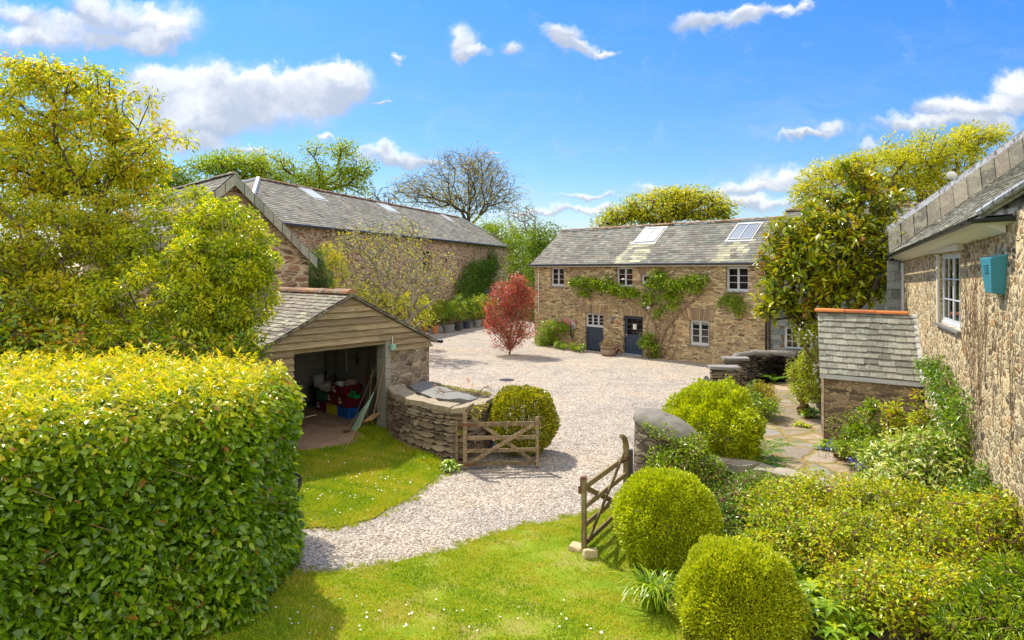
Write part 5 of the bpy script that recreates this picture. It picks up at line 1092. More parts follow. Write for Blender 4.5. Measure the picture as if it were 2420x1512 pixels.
for (px, py, sx_, lab) in ((1393, 1318, .115, 'squared cream stone block in front of the right gate foot'), (1362, 1302, .12, 'flat mossy cream stone left of the right gate foot')):
    c = G(px, py); fr = Fr(c[:2], (math.cos(.15 if px > 1380 else -.6), math.sin(.15 if px > 1380 else -.6))); mb = MB(); mb.box(fr, -sx_, sx_, -.09, .09, 0, .15 if px > 1380 else .10, .5, .018)
    setp(mb.build('stone_block', MT['quoin_pale'], top=c, bevel=.02), lab, 'stone')

# ================================================================== garage contents
def G2(px, py): c = G(px, py, .012); return c
crate_group = 'plastic crates stacked inside the garage'
def crate(name, label, mat, K, z, L1=.64, L2=.40, h=.31, vents=False, labelled=True, group=crate_group):
    """K: corner nearest the camera; long side runs back left, short side back right"""
    r = thing(name, label, 'crate', (K[0], K[1], z), group); U, V_ = unit(A(-.70, .714, 0)), unit(A(.616, .787, 0)); K = A(K[0], K[1], z)
    def P(a, b, c): return K + U * a + V_ * b + A(0, 0, c)
    def bx(mb, a0, a1, b0, b1, c0, c1): mb.hexa([P(a, b, c) for c in (c0, c1) for a, b in ((a0, b0), (a1, b0), (a1, b1), (a0, b1))], .5)
    mb = MB(); t = .012
    bx(mb, t, L1 - t, t, L2 - t, 0, .02); bx(mb, t, L1 - t, 0, t, .0, h); bx(mb, t, L1 - t, L2 - t, L2, 0, h); bx(mb, 0, t, 0, L2, 0, h); bx(mb, L1 - t, L1, 0, L2, 0, h)
    for c0, c1, e in ((h - .035, h, .02), (h * .55, h * .55 + .015, .012), (.02, .035, .01)):
        bx(mb, -e, L1 + e, -e, -.001, c0, c1); bx(mb, -e, -.001, 0, L2 + e, c0, c1)
    for k in range(5): a = .06 + (L1 - .12) * k / 4; bx(mb, a - .006, a + .006, -.012, -.001, .035, h - .035)
    for k in range(4): b = .05 + (L2 - .1) * k / 3; bx(mb, -.012, -.001, b - .006, b + .006, .035, h - .035)
    mb.build('body', MT[mat], r)
    if vents:
        mb = MB()
        for i in range(13):
            for k in range(3): a = .08 + (L1 - .16) * i / 12; bx(mb, a - .011, a + .011, -.004, -.0005, .06 + k * .055, .10 + k * .055)
        for i in range(7):
            for k in range(3): b = .07 + (L2 - .14) * i / 6; bx(mb, -.004, -.0005, b - .011, b + .011, .06 + k * .055, .10 + k * .055)
        mb.build('vent_slots', MT['plastic_black'], r)
    mb = MB(); bx(mb, L1 * .3, L1 * .7, -.023, -.021, h - .03, h - .008); mb.build('handle', MT['plastic_black'], r)
    if labelled: mb = MB(); bx(mb, L1 * .72, L1 * .9, -.006, -.003, h - .12, h - .055); bx(mb, L1 * .62, L1 * .9, -.006, -.003, h - .22, h - .14); mb.build('paper_label', MT['paper'], r)
    return r
K0 = G2(823, 990); Ud = unit(A(-.70, .714)); k0 = K0[:2]
crate('crate', 'bright blue vented crate at the bottom front of the stack', 'plastic_blue', k0, .012, vents=True, labelled=False)
crate('crate', 'yellow crate on the floor between blue and maroon ones', 'plastic_yellow', k0 + Ud * .68, .012, .62, .4, .31, False, False)
crate('crate', 'maroon crate on the floor under the green one', 'plastic_maroon', k0 + Ud * 1.34, .012, .62, .4, .31)
crate('crate', 'maroon crate resting on the blue one, holding a bright green caddy', 'plastic_maroon', k0 + A(.0, .0), .335, .62, .60, .30)
crate('crate', 'maroon crate resting on the yellow one', 'plastic_maroon', k0 + Ud * .66, .335, .62, .4, .31)
crate('crate', 'dark green crate resting on a maroon one, bag inside', 'plastic_green', k0 + Ud * 1.34, .335, .60, .4, .31, False, False)
crate('crate', 'topmost maroon crate, filled with white pots', 'plastic_maroon', k0 + Ud * .42 + unit(A(.616, .787)) * .05, .66, .64, .75, .27)
def pot(name, label, cat, c, r0, r1, h, mat, n=16, group=None, rim=True):
    mb = MB(); mb.lathe(c, [(r0, 0), (r1, h)] + ([(r1 * 1.08, h), (r1 * 1.08, h + .02), (r1 * .95, h + .02), (r1 * .9, h - .04)] if rim else []), n); return setp(mb.build(name, MT[mat], top=c), label, cat, group)
V2 = unit(A(.616, .787)); kt = k0 + Ud * .42 + V2 * .05; e3 = lambda a, b, z: (*(kt + Ud * a + V2 * b), z)
pot('bucket', 'white plastic bucket at the front of the topmost crate', 'bucket', e3(.42, .2, .74), .09, .12, .24, 'plastic_white'); pot('bucket', 'grey plastic pot lying beside the white bucket', 'pot', e3(.14, .25, .74), .07, .10, .22, 'pot_grey'); pot('bottle', 'slim silver canister standing in the topmost crate', 'canister', e3(.55, .1, .74), .03, .03, .24, 'steel', rim=False)
pot('bucket', 'whitish tub on a dark bin at the back left of the garage', 'tub', (*(k0 + Ud * 2.55 + V2 * .5), .62), .20, .24, .34, 'plastic_white'); pot('dark_bin', 'dark bin standing left of the crates under a tub', 'bin', (*(k0 + Ud * 2.55 + V2 * .5), .0), .3, .34, .6, 'plastic_black')
pot('dark_bin', 'tall black dustbin behind the crate stack', 'bin', (*(k0 + Ud * 1.7 + V2 * 1.6), .0), .28, .32, 1.3, 'plastic_black')
def blobmesh(name, label, cat, c, r, mat, j=.2, sub=2):
    import bmesh
    bm = bmesh.new(); bmesh.ops.create_icosphere(bm, subdivisions=sub, radius=1)
    for v in bm.verts: v.co = Vector((v.co.x * r[0], v.co.y * r[1], v.co.z * r[2])) * (1 + random.gauss(0, j))
    me = bpy.data.meshes.new(name); bm.to_mesh(me); bm.free(); o = link(me, name, MT[mat], None); o.location = c; return setp(o, label, cat)
blobmesh('plastic_bag', 'crumpled clear plastic bag in the green crate', 'bag', (*(k0 + Ud * 1.6 + V2 * .2), .78), (.2, .15, .16), 'bag'); blobmesh('sack', 'pinkish sack slumped behind the white bucket', 'sack', e3(.35, .55, .95), (.22, .18, .12), 'bag_pink', .1)
cad = thing('tool_caddy', 'bright green tool caddy with a red piece in the maroon crate', 'caddy', (*(k0 + Ud * .15 + V2 * .25), .64), None); fr = Fr(k0 + Ud * .30 + V2 * .18, -Ud); mb = MB(); mb.box(fr, 0, .36, -.2, 0, .60, .70, .5); mb.box(fr, .0, .03, -.12, -.08, .70, .78, .5); mb.box(fr, .20, .23, -.12, -.08, .70, .78, .5); mb.box(fr, .0, .23, -.12, -.08, .78, .81, .5); mb.build('body', MT['plastic_bright_green'], cad)
mb = MB(); mb.box(fr, -.12, -.02, -.14, -.02, .60, .68, .5, .02); mb.build('red_piece', MT['plastic_red'], cad)
# tools leaning / hanging
def handle(mb, a, b, r=.014): mb.tube([a, b], r, 7)
rk = thing('leaf_rake', 'mint green plastic leaf rake leaning against the pier inside the garage', 'rake', G2(845, 1020))
a = G2(838, 1018) + A(0, 0, .03); b = W(884, 925, 19.3); top_ = W(906, 862, 19.3); mb = MB(); handle(mb, b, top_); mb.build('shaft', MT['handle_wood'], rk)
mb = MB(); m_ = a + (b - a) * .25; side = unit(np.cross(unit(b - a), A(-.7, -.7, .1))); 
for k in range(11): t = (k - 5) / 5; mb.tube([b, a + (b - a) * .45 + side * t * .10, a + side * t * .15, a + side * t * .16 + A(-.02, -.05, -.0)], .007, 4, .5)
for s_ in (.25, .5): q = a + (b - a) * s_; mb.bar(q - side * .14 * (1 - s_), q + side * .14 * (1 - s_), .02, .01, c=.5)
mb.build('rake_head', MT['plastic_mint'], rk)
def spade(label, blade, top, wide=.11, ln=.34, mat='rust', cat='spade'):
    r = thing('spade', label, cat, (blade[0], blade[1], 0)); blade, top = A(*blade), A(*top); d = unit(top - blade); sd_ = unit(np.cross(d, A(.7, .7, 0))); nv = np.cross(sd_, d)
    mb = MB(); P = [blade - sd_ * wide * .8, blade + sd_ * wide * .8, blade + d * ln + sd_ * wide, blade + d * ln - sd_ * wide]; mb.hexa(P + [p + nv * .012 for p in P], .5); mb.build('blade', MT[mat], r)
    mb = MB(); mb.tube([blade + d * (ln - .08) + nv * .015, top], .016, 7); mb.bar(top - sd_ * .06, top + sd_ * .06, .03, .03); mb.build('shaft', MT['handle_wood'] if mat == 'x' else MT['plastic_black'], r); return r
spade('rusty wide shovel hanging blade down behind the crates', W(866, 909, 20.6), W(874, 800, 20.6), .14, .36); spade('dark spade hanging right of the rusty shovel', W(888, 915, 20.4), W(896, 810, 20.4), .1, .3); spade('reddish brown square spade hanging above the white bucket', W(843, 862, 21.8), W(845, 795, 21.8), .11, .24)
spade('black handled spade hanging at the dark back left of the garage', W(790, 905, 21.6), W(795, 815, 21.4), .10, .28, 'iron'); spade('narrow iron digging spade hanging left of the pale pole', W(768, 900, 21.8), W(770, 812, 21.8), .08, .34, 'iron')
fk = thing('garden_fork', 'steel tined fork standing upside down by the pier', 'fork', G2(860, 1010)); mb = MB(); b0, b1 = W(838, 985, 19.8), W(878, 890, 19.6); handle(mb, b0, b1, .013); mb.build('shaft', MT['steel'], fk)
mb = MB()
for k in range(5): o_ = A(.03 * (k - 2), .0, 0); mb.tube([b1 + o_ * .6, b1 + o_ + (b1 - b0) * .34 + A(.05, 0, .03)], .006, 5)
mb.bar(b1 + A(-.06, 0, 0), b1 + A(.06, 0, 0), .02, .02); mb.build('tines', MT['steel'], fk)
for (p, q, lab, mt, r_) in ((G2(812, 1070) + A(0, 0, .02), W(870, 962, 19.2), 'thin bamboo cane leaning from the dirt floor to the blue crate', 'handle_wood', .008), (W(878, 1000, 19.0), W(908, 862, 18.95), 'warm brown wooden pole leaning on the pier', 'handle_wood', .016), (G2(864, 1018), W(880, 872, 19.5), 'grey worn pole leaning beside the green rake', 'gate_wood', .015), (W(819, 880, 22.2), W(818, 800, 22.2), 'pale thin pole hanging on the back wall', 'paint_white', .012), (G2(873, 1012), W(897, 880, 19.2), 'dark thin pole near the garage pier, among the tools', 'plastic_black', .014)):
    mb = MB(); handle(mb, p, q, r_); setp(mb.build('bamboo_cane' if r_ == .008 else 'wooden_pole', MT[mt], top=p), lab, 'pole')
hoe = thing('hoe', 'brown hoe lying with its head on the dirt below the rake', 'hoe', G2(825, 1022)); mb = MB(); p = G2(818, 1022) + A(0, 0, .05); handle(mb, p, W(868, 950, 19.4), .016); mb.build('shaft', MT['gate_wood'], hoe); mb = MB(); mb.bar(p - A(.08, 0, 0), p + A(.08, .02, 0), .14, .02); mb.build('blade', MT['rust'], hoe)
wbr = thing('tin_shovel', 'tan scoop shovel lying low against the garage pier', 'shovel', G2(880, 1010)); mb = MB(); c = W(878, 985, 18.9); mb.hexa([c + A(-.22, 0, -.14), c + A(.02, .05, -.1), c + A(.2, .25, .05), c + A(-.04, .2, .0), c + A(-.22, 0, -.11), c + A(.02, .05, -.07), c + A(.2, .25, .08), c + A(-.04, .2, .03)], .5); mb.build('blade', MT['handle_wood'], wbr)
# tyre behind the hedge
ty = thing('wheelbarrow', 'wheel with black tyre poking out past the hedge end', 'wheelbarrow', W(690, 1170, 13.6) * A(1, 1, 0)); c = W(688, 1148, 13.5); c[2] = .26; mb = MB(); n, m = 24, 8; dx = unit(A(.55, .83, 0))
for i in range(n):
    a = 2 * math.pi * i / n
    for k in range(m): b = 2 * math.pi * k / m; r_ = .19 + .062 * math.cos(b); mb.v.append(tuple(c + dx * r_ * math.cos(a) + A(0, 0, r_ * math.sin(a)) + A(-dx[1], dx[0], 0) * .055 * math.sin(b)))
for i in range(n):
    for k in range(m): mb.f.append((i * m + k, ((i + 1) % n) * m + k, ((i + 1) % n) * m + (k + 1) % m, i * m + (k + 1) % m)); mb.c.append(.5)
mb.build('tyre', MT['rubber'], ty, smooth=True); mb = MB(); mb.tube([c - A(-dx[1], dx[0], 0) * .05, c + A(-dx[1], dx[0], 0) * .05], .13, 14); mb.build('rim', MT['steel'], ty); mb = MB(); mb.tube([c, c + A(-1.1, .3, .3)], .02, 6); mb.hexa([c + A(-1.1, -.25, .15), c + A(-.3, -.25, .2), c + A(-.3, .25, .2), c + A(-1.1, .25, .15), c + A(-1.3, -.3, .45), c + A(-.1, -.3, .45), c + A(-.1, .3, .45), c + A(-1.3, .3, .45)]); mb.build('tray', MT['iron'], ty)

# ================================================================== things in front of the barn
bp = W(1437, 835, 35.9); bp[2] = 0; br = thing('barrel_planter', 'half barrel planter of dry brown stems between the two navy doors', 'planter', bp)
mb = MB(); mb.lathe(bp, [(.34, 0), (.40, .22), (.41, .5), (.37, .5), (.36, .42)], 18); mb.build('barrel', MT['barrel_wood'], br)
mb = MB(); [mb.lathe(bp + A(0, 0, z), [(r, 0), (r + .002, .06)], 18) for z, r in ((.03, .36), (.36, .417))]; mb.build('hoop', MT['rust'], br)
L = Leaves(); C = bp + A(0, 0, .55) + rdir(60) * A(.36, .36, .22); C[:, 2] = np.maximum(C[:, 2], bp[2] + .48); puff(L, C, 16, .12, .06, wid=.3); L.build('dry_plant', 'leaf_dry', br)
c = fb.pt(fb.u(1464), .25, 0); mb = MB(); mb.tube([c + A(0, 0, .12), c + A(.12, -.1, .25), c + A(.02, .05, .35)], [.10, .09, .05], 8); mb.tube([c, c + A(0, 0, .15)], .06, 8); setp(mb.build('garden_ornament', MT['rust'], top=c), 'small rusty brown ornament on the gravel right of the barrel planter', 'ornament')
c = fb.pt(fb.u(1357), .0, 0); cg = thing('ev_charger', 'grey and black car charger on the barn wall with looped cable', 'charger', c); uu, zz = fb.px(1357, 768); mb = MB(); mb.box(fb, uu - .13, uu + .13, .01, .14, zz - .22, zz + .22, .5); mb.build('body', MT['lead_pale'], cg, bevel=.05)
mb = MB()
for k in range(3): mb.tube([fb.pt(uu + .12 * math.sin(a) * (1 + .1 * k), .16 + .02 * k, zz - .35 + .38 * math.cos(a)) for a in [6.28 * j / 14 for j in range(15)]], .016, 5, .5, False)
mb.tube([fb.pt(uu - .05, .14, zz - .5), fb.pt(uu - .02, .12, .5), fb.pt(uu + .1, .2, .03), fb.pt(uu + .9, .6, .03)], .016, 5, .5); mb.build('cable', MT['plastic_black'], cg)

# ================================================================== the near hedge
hd = thing('hedge', 'tall dense clipped laurel hedge with yellow shoots on top, filling the lower left', 'hedge', (-5, 9, 0))
HZT = 2.98; HA, HB, HC, HD_ = A(-3.28, 8.75), A(-6.6, 5.6), A(-3.36, 10.5), A(-13, 13.2)
def facepts(a, b, n, zmax=HZT): t = RG.random(n); p = a + (b - a) * t[:, None]; return np.concatenate([p, (RG.random(n) * (zmax - .03))[:, None]], 1)
L = Leaves()
for a, b, n in ((HA, HB, 23000), (HA, HC, 10000)):
    P = facepts(a, b, n); d = unit(b - a); nv = A(d[1], -d[0], 0) * (1 if np.dot(A(d[1], -d[0]), (a + b) / 2 - A(-7, 10)) > 0 else -1)
    dep = RG.random(n) ** 1.6 * .38; wob = .07 * np.sin(P[:, 2] * 3.1 + t_ if False else P[:, 2] * 3.1) + .06 * np.sin(P[:, 0] * 5 + P[:, 1] * 3)
    round_ = np.clip((P[:, 2] - HZT + .35) / .35, 0, 1) ** 2 * .25; P = P - nv * (dep + round_)[:, None] + nv * wob[:, None]
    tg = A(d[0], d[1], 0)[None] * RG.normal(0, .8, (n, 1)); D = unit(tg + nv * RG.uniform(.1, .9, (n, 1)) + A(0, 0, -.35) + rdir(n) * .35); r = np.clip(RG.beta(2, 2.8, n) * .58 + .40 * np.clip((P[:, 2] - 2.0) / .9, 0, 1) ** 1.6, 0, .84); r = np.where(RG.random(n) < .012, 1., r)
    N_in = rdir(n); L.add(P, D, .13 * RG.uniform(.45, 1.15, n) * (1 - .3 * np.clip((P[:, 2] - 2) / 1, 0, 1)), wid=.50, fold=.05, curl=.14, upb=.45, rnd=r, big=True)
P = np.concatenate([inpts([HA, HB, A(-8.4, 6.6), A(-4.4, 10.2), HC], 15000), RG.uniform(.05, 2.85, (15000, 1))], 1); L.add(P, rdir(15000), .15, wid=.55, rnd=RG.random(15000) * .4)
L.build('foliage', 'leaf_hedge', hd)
L = Leaves(); n = 2600; c = inpts([HA + A(-.1, .1), HA * .0 + A(-3.45, 10.4), HD_, A(-6.5, 5.9)], n); zt = HZT - .06 + RG.normal(0, .08, n) + .05 * np.sin(c[:, 0] * 4) ; C = np.concatenate([c, zt[:, None]], 1)
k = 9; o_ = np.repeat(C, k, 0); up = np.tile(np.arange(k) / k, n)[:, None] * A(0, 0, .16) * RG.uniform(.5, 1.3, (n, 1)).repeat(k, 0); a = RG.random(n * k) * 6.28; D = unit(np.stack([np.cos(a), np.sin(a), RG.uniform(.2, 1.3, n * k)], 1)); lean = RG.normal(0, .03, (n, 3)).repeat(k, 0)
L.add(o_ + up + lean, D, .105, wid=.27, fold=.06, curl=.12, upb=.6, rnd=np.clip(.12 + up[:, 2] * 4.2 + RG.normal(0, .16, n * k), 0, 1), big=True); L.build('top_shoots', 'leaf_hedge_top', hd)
n = 900; c = np.concatenate([inpts([HA, HB, HD_, HC], n), RG.uniform(.1, 2.7, (n, 1))], 1); a = facepts(HA, HB, n // 2); b = facepts(HA, HC, n - n // 2); e_ = np.concatenate([a, b]); s_ = e_ + (c - e_) * .15 + rdir(n) * .12
q = s_ + unit(e_ - s_ + rdir(n) * .4) * RG.uniform(.2, .45, (n, 1)); V, Fc = tubes(s_, q - A(0, 0, .0), np.full(n, .006), np.full(n, .003), 4)
b0 = inpts([HA + A(-.4, .3), HB + A(0, .6), HD_, HC + A(-.4, -.3)], 60); V2, F2 = tubes(np.concatenate([b0, np.zeros((60, 1))], 1), np.concatenate([b0 + RG.normal(0, .15, (60, 2)), np.full((60, 1), 2.5)], 1), np.full(60, .03), np.full(60, .012), 6)
npmesh('branches', np.concatenate([V, V2]), np.concatenate([Fc, F2 + len(V)]), MT['stem_brown'], hd, RG.random(len(Fc) + len(F2)))

# ================================================================== trees and large shrubs on the left
plant('golden_tree', 'tall loose tree with golden and bronze drooping leaves rising at the upper left', 'tree', [(190, 350, 170, 90, 15, 1.3), (110, 250, 110, 80, 15), (290, 270, 100, 60, 15), (50, 420, 130, 110, 15, 1.4), (320, 390, 90, 55, 15), (400, 320, 60, 24, 15), (440, 318, 32, 10, 15), (200, 190, 90, 35, 15), (50, 170, 50, 30, 15), (240, 440, 130, 50, 15), (120, 180, 60, 30, 15), (-60, 330, 80, 120, 15), (255, 170, 20, 14, 15)],
      480, 44, .27, .115, 'leaf_gold', 'bark_dark', base=(-9.4, 15.2, 0), fork=(-9.0, 15, 5.6), droop=.7, rtip=.007, tw=3, wid=.42, upb=.3, jit=.2, crange=(.05, 1))
plant('flowering_shrub', 'tall olive green shrub with tiny pale flowers at the left edge above the hedge', 'shrub', [(60, 560, 150, 110, 13.2), (30, 690, 130, 110, 12.6), (180, 600, 120, 110, 13.4), (150, 720, 100, 90, 12.8), (260, 560, 80, 60, 13.8), (-60, 600, 100, 150, 13), (240, 500, 80, 50, 14)],
      400, 72, .23, .08, 'leaf_olive', 'bark', base=(-8.2, 12.9, 0), fork=(-8.0, 13, 2.6), rtip=.007, tw=3, stems=3, wid=.5, upb=.45, jit=.2)
plant('evergreen_shrub', 'large lime green shrub with curled glossy leaves in front of the gabled barn', 'shrub', [(400, 720, 190, 110, 13.1, 1.2), (520, 560, 100, 90, 13.6), (430, 500, 80, 60, 13.8), (330, 790, 190, 60, 12.8), (560, 690, 80, 100, 13.3), (590, 600, 50, 70, 13.6), (200, 720, 90, 60, 12.8), (340, 590, 80, 50, 13.6), (480, 640, 120, 90, 13.2), (620, 640, 30, 60, 13.4), (550, 800, 50, 40, 13)],
      430, 84, .21, .09, 'leaf_lime', 'bark_lichen', base=(-5.6, 13.3, 0), fork=(-5.9, 13.3, 1.9), rtip=.006, tw=4, stems=3, wid=.38, curl=.45, fold=.12, upb=.5, jit=.18, droop=.1, crange=(0, 1), shell=.8)
plant('dark_shrub', 'dark green broadleaf undergrowth just behind the hedge top', 'shrub', [(120, 820, 170, 50, 11.9), (430, 830, 200, 40, 12.2), (560, 850, 60, 30, 12.3), (-40, 780, 100, 80, 12)], 220, 36, .25, .12, 'leaf_hedge', 'bark', base=(-7, 12.4, 0), fork=(-7, 12.3, 1.6), tw=2, stems=3)
plant('background_tree', 'bushy green tree top peeking out left of the gabled barn', 'tree', [(385, 425, 60, 30, 48), (330, 450, 60, 30, 48), (440, 450, 50, 25, 48)], 60, 50, .9, .28, 'leaf_far', base=(-24, 48, 0), tw=0, seg=1.5)
plant('oak_tree', 'spreading fresh green oak with bare twisted top limbs behind the long barn', 'tree', [(500, 388, 58, 22, 68), (560, 395, 80, 30, 68), (650, 400, 70, 36, 68), (735, 356, 46, 18, 68), (800, 352, 36, 18, 68), (835, 395, 38, 28, 68), (770, 425, 80, 34, 68), (690, 440, 90, 28, 68), (862, 420, 16, 26, 68), (850, 450, 22, 16, 68)],
      230, 60, 1.0, .30, 'leaf_oak', 'bark_dark', base=(-20, 68, 0), fork=(-19, 68, 8), rtip=.04, seg=2, tw=0, jit=.9, pen=.35, shell=.35)
plant('bare_tree', 'round twiggy tree just coming into leaf, between the two barns', 'tree', [(1085, 432, 125, 76, 82), (1000, 455, 80, 46, 82), (1165, 440, 66, 60, 82), (1110, 385, 80, 32, 82), (1200, 470, 36, 36, 82), (960, 450, 40, 30, 82), (1110, 480, 90, 30, 82)],
      700, 8, 1.5, .26, 'leaf_oak_gold', 'bark_dark', base=(-5.2, 82, 0), fork=(-5.2, 82, 9.6), rtip=.016, seg=1.6, tw=6, jit=.8, sag=.05, shell=.2, rexp=.44, pen=.5)
plant('bare_tree', 'faint leafless treetop left of the round twiggy tree', 'tree', [(905, 470, 40, 30, 100), (880, 480, 30, 20, 100)], 90, 2, 1.3, .25, 'leaf_oak_gold', 'bark_dark', base=(-19, 100, 0), fork=(-19, 100, 8), rtip=.03, seg=2.2, tw=4, jit=.7)
for bl, lb_, lf in (([(1180, 560, 55, 36, 74), (1150, 545, 36, 26, 74), (1215, 590, 40, 40, 74), (1160, 600, 50, 60, 74)], 'bright green bushy tree showing over the long barn hip', 'leaf_oak'), ([(1250, 600, 52, 60, 64), (1240, 660, 50, 60, 64), (1225, 720, 40, 60, 64)], 'tall dark green tree filling the gap between the two barns', 'leaf_far'), ([(1290, 570, 46, 34, 60), (1275, 630, 40, 70, 60), (1270, 700, 30, 60, 60)], 'mid green tree touching the left gable of the stone barn', 'leaf_far')):
    plant('background_tree', lb_, 'tree', bl, 130, 60, .9, .24, lf, 'bark_dark', tw=0, seg=1.6)
plant('bare_tree', 'wispy grey twigged treetop above the green trees between the barns', 'tree', [(1235, 520, 45, 36, 80), (1290, 545, 40, 20, 80)], 130, 4, 1.1, .22, 'leaf_far', 'bark_lichen', base=(1.5, 80, 0), fork=(1.5, 80, 6), rtip=.022, seg=2.2, tw=5, jit=.7)
plant('oak_tree', 'broad golden oak with dark limbs rising behind the stone barn ridge', 'tree', [(1560, 500, 90, 36, 60), (1640, 488, 80, 36, 60), (1480, 512, 60, 20, 60), (1715, 505, 36, 24, 60), (1600, 462, 70, 16, 60), (1430, 525, 26, 12, 60), (1500, 480, 30, 16, 60), (1690, 475, 30, 14, 60)],
      250, 46, .80, .26, 'leaf_olive', 'bark_dark', base=(14.3, 60, 0), fork=(14.3, 60, 7.2), rtip=.05, seg=1.8, tw=0, jit=.7, shell=.3)
plant('plane_tree', 'large yellow green tree behind the magnolia and farmhouse roof', 'tree', [(2200, 350, 120, 44, 37), (2110, 400, 100, 50, 37), (1950, 425, 60, 40, 37), (2300, 330, 60, 34, 37), (2150, 450, 120, 44, 37), (1905, 462, 30, 26, 37), (2260, 420, 100, 60, 37), (2350, 330, 30, 24, 37), (2020, 400, 60, 40, 37), (1930, 500, 60, 30, 37)],
      420, 56, .55, .17, 'leaf_plane', 'bark', base=(21.5, 38, 0), fork=(21.5, 37, 6.2), rtip=.018, seg=1.1, tw=0, jit=.4, shell=.35)
plant('magnolia', 'large glossy magnolia with whorls of broad leaves between stone barn and farmhouse', 'tree', [(1960, 590, 130, 105, 21.5, 1.4), (1900, 660, 90, 90, 21.3), (2045, 480, 60, 66, 21.8), (2050, 620, 70, 100, 21.4), (1850, 735, 56, 26, 21), (1990, 690, 100, 46, 21), (2085, 650, 34, 50, 20.8), (1915, 775, 46, 18, 21), (1870, 560, 56, 60, 21.8), (1810, 738, 30, 12, 21), (2030, 425, 26, 20, 21.8), (2100, 480, 40, 36, 21.8), (1970, 500, 70, 50, 21.8), (2105, 575, 40, 70, 20.7), (1825, 700, 36, 40, 21), (1835, 620, 40, 50, 21.6), (2000, 400, 24, 16, 21.8)],
      1080, 12, .12, .25, 'leaf_magnolia', 'bark_dark', base=(10.1, 21.9, 0), fork=(10.1, 21.7, 2.4), rtip=.010, seg=.6, tw=0, big=True, wid=.36, curl=.12, fold=.06, upb=.75, jit=.2, shell=.45)
plant('conifer', 'small feathery blue green conifer beside the gabled barn corner', 'tree', [(742, 655, 26, 30, 29), (748, 625, 18, 28, 29), (765, 665, 24, 22, 29), (735, 690, 30, 30, 29)], 130, 60, .22, .10, 'leaf_conifer', 'bark_dark', droop=-.8, wid=.16, tw=0)
plant('golden_conifer', 'rounded olive conifer growing behind the feathery one', 'shrub', [(775, 605, 28, 28, 34), (790, 640, 28, 40, 34), (770, 690, 40, 50, 34)], 100, 50, .3, .12, 'leaf_olive', 'bark_dark', wid=.2, tw=0)
plant('lichen_tree', 'sprawling lichen covered tree with mostly bare branches in front of the long barn', 'tree', [(930, 610, 110, 70, 36, 1.6), (860, 560, 70, 44, 36), (1005, 640, 50, 60, 36), (900, 690, 100, 46, 36), (960, 545, 50, 34, 36), (1000, 700, 50, 40, 36), (830, 660, 40, 40, 36), (800, 580, 30, 50, 36), (1050, 640, 26, 50, 36)],
      520, 5, .42, .11, 'leaf_gold', 'bark_lichen', base=(-5.9, 36.2, 0), fork=(-5.9, 36, 1.3), rtip=.016, seg=.8, tw=3, jit=.35, stems=3, shell=.3, sag=.06, rexp=.40)
plant('olive_shrub', 'low yellow green shrubs at the foot of the lichen covered tree', 'shrub', [(960, 720, 50, 30, 37), (900, 720, 60, 30, 35), (850, 700, 40, 30, 35), (1000, 745, 30, 30, 39)], 110, 34, .35, .12, 'leaf_olive', tw=2)
# potted shrubs in a row
PG_ = 'potted shrubs in a row before the long barn'
PT = [(1004, 785, 'terracotta', .30, 'in an orange clay pot, first from the left of the row'), (1028, 788, 'terracotta', .28, 'in a small orange clay pot, second from the left'), (1059, 786, 'pot_grey', .46, 'in the widest pale grey tub of the row'), (1083, 781, 'pot_dark', .34, 'in a dark pot just right of the wide grey tub'), (1102, 776, 'pot_blue', .34, 'in a tall blue black pot'), (1127, 773, 'pot_grey', .36, 'in a grey bowl shaped pot near the red shrub'), (1140, 770, 'terracotta', .34, 'in the terracotta pot farthest right'), (1157, 768, 'pot_dark', .3, 'in a dark pot half behind the red shrub')]
for i, (px, py, mt, r, tl) in enumerate(PT):
    c = G(px, py); root = thing('potted_shrub', 'leafy green shrub ' + tl, 'potted plant', c, PG_); mb = MB(); mb.lathe(c, [(r * .72, 0), (r, .52), (r * 1.06, .52), (r * 1.06, .58), (r * .9, .58), (r * .88, .5)], 14); mb.build('pot', MT[mt], root)
    h = random.uniform(1.7, 2.3); C = c + A(0, 0, .62 + h * .5) + rdir(46) * A(.75, .7, h * .5) * RG.uniform(.3, 1, (46, 1)); L = Leaves(); puff(L, C, 34, .22, .13, wid=.36, crange=(0, .85)); L.build('foliage', 'leaf_hedge' if i % 2 else 'leaf_climb', root)
    V, Fc = tubes(np.repeat([c + A(0, 0, .5)], 14, 0), C[:14], np.full(14, .018), np.full(14, .008)); npmesh('stem', V, Fc, MT['stem_brown'], root, np.full(len(Fc), .4))
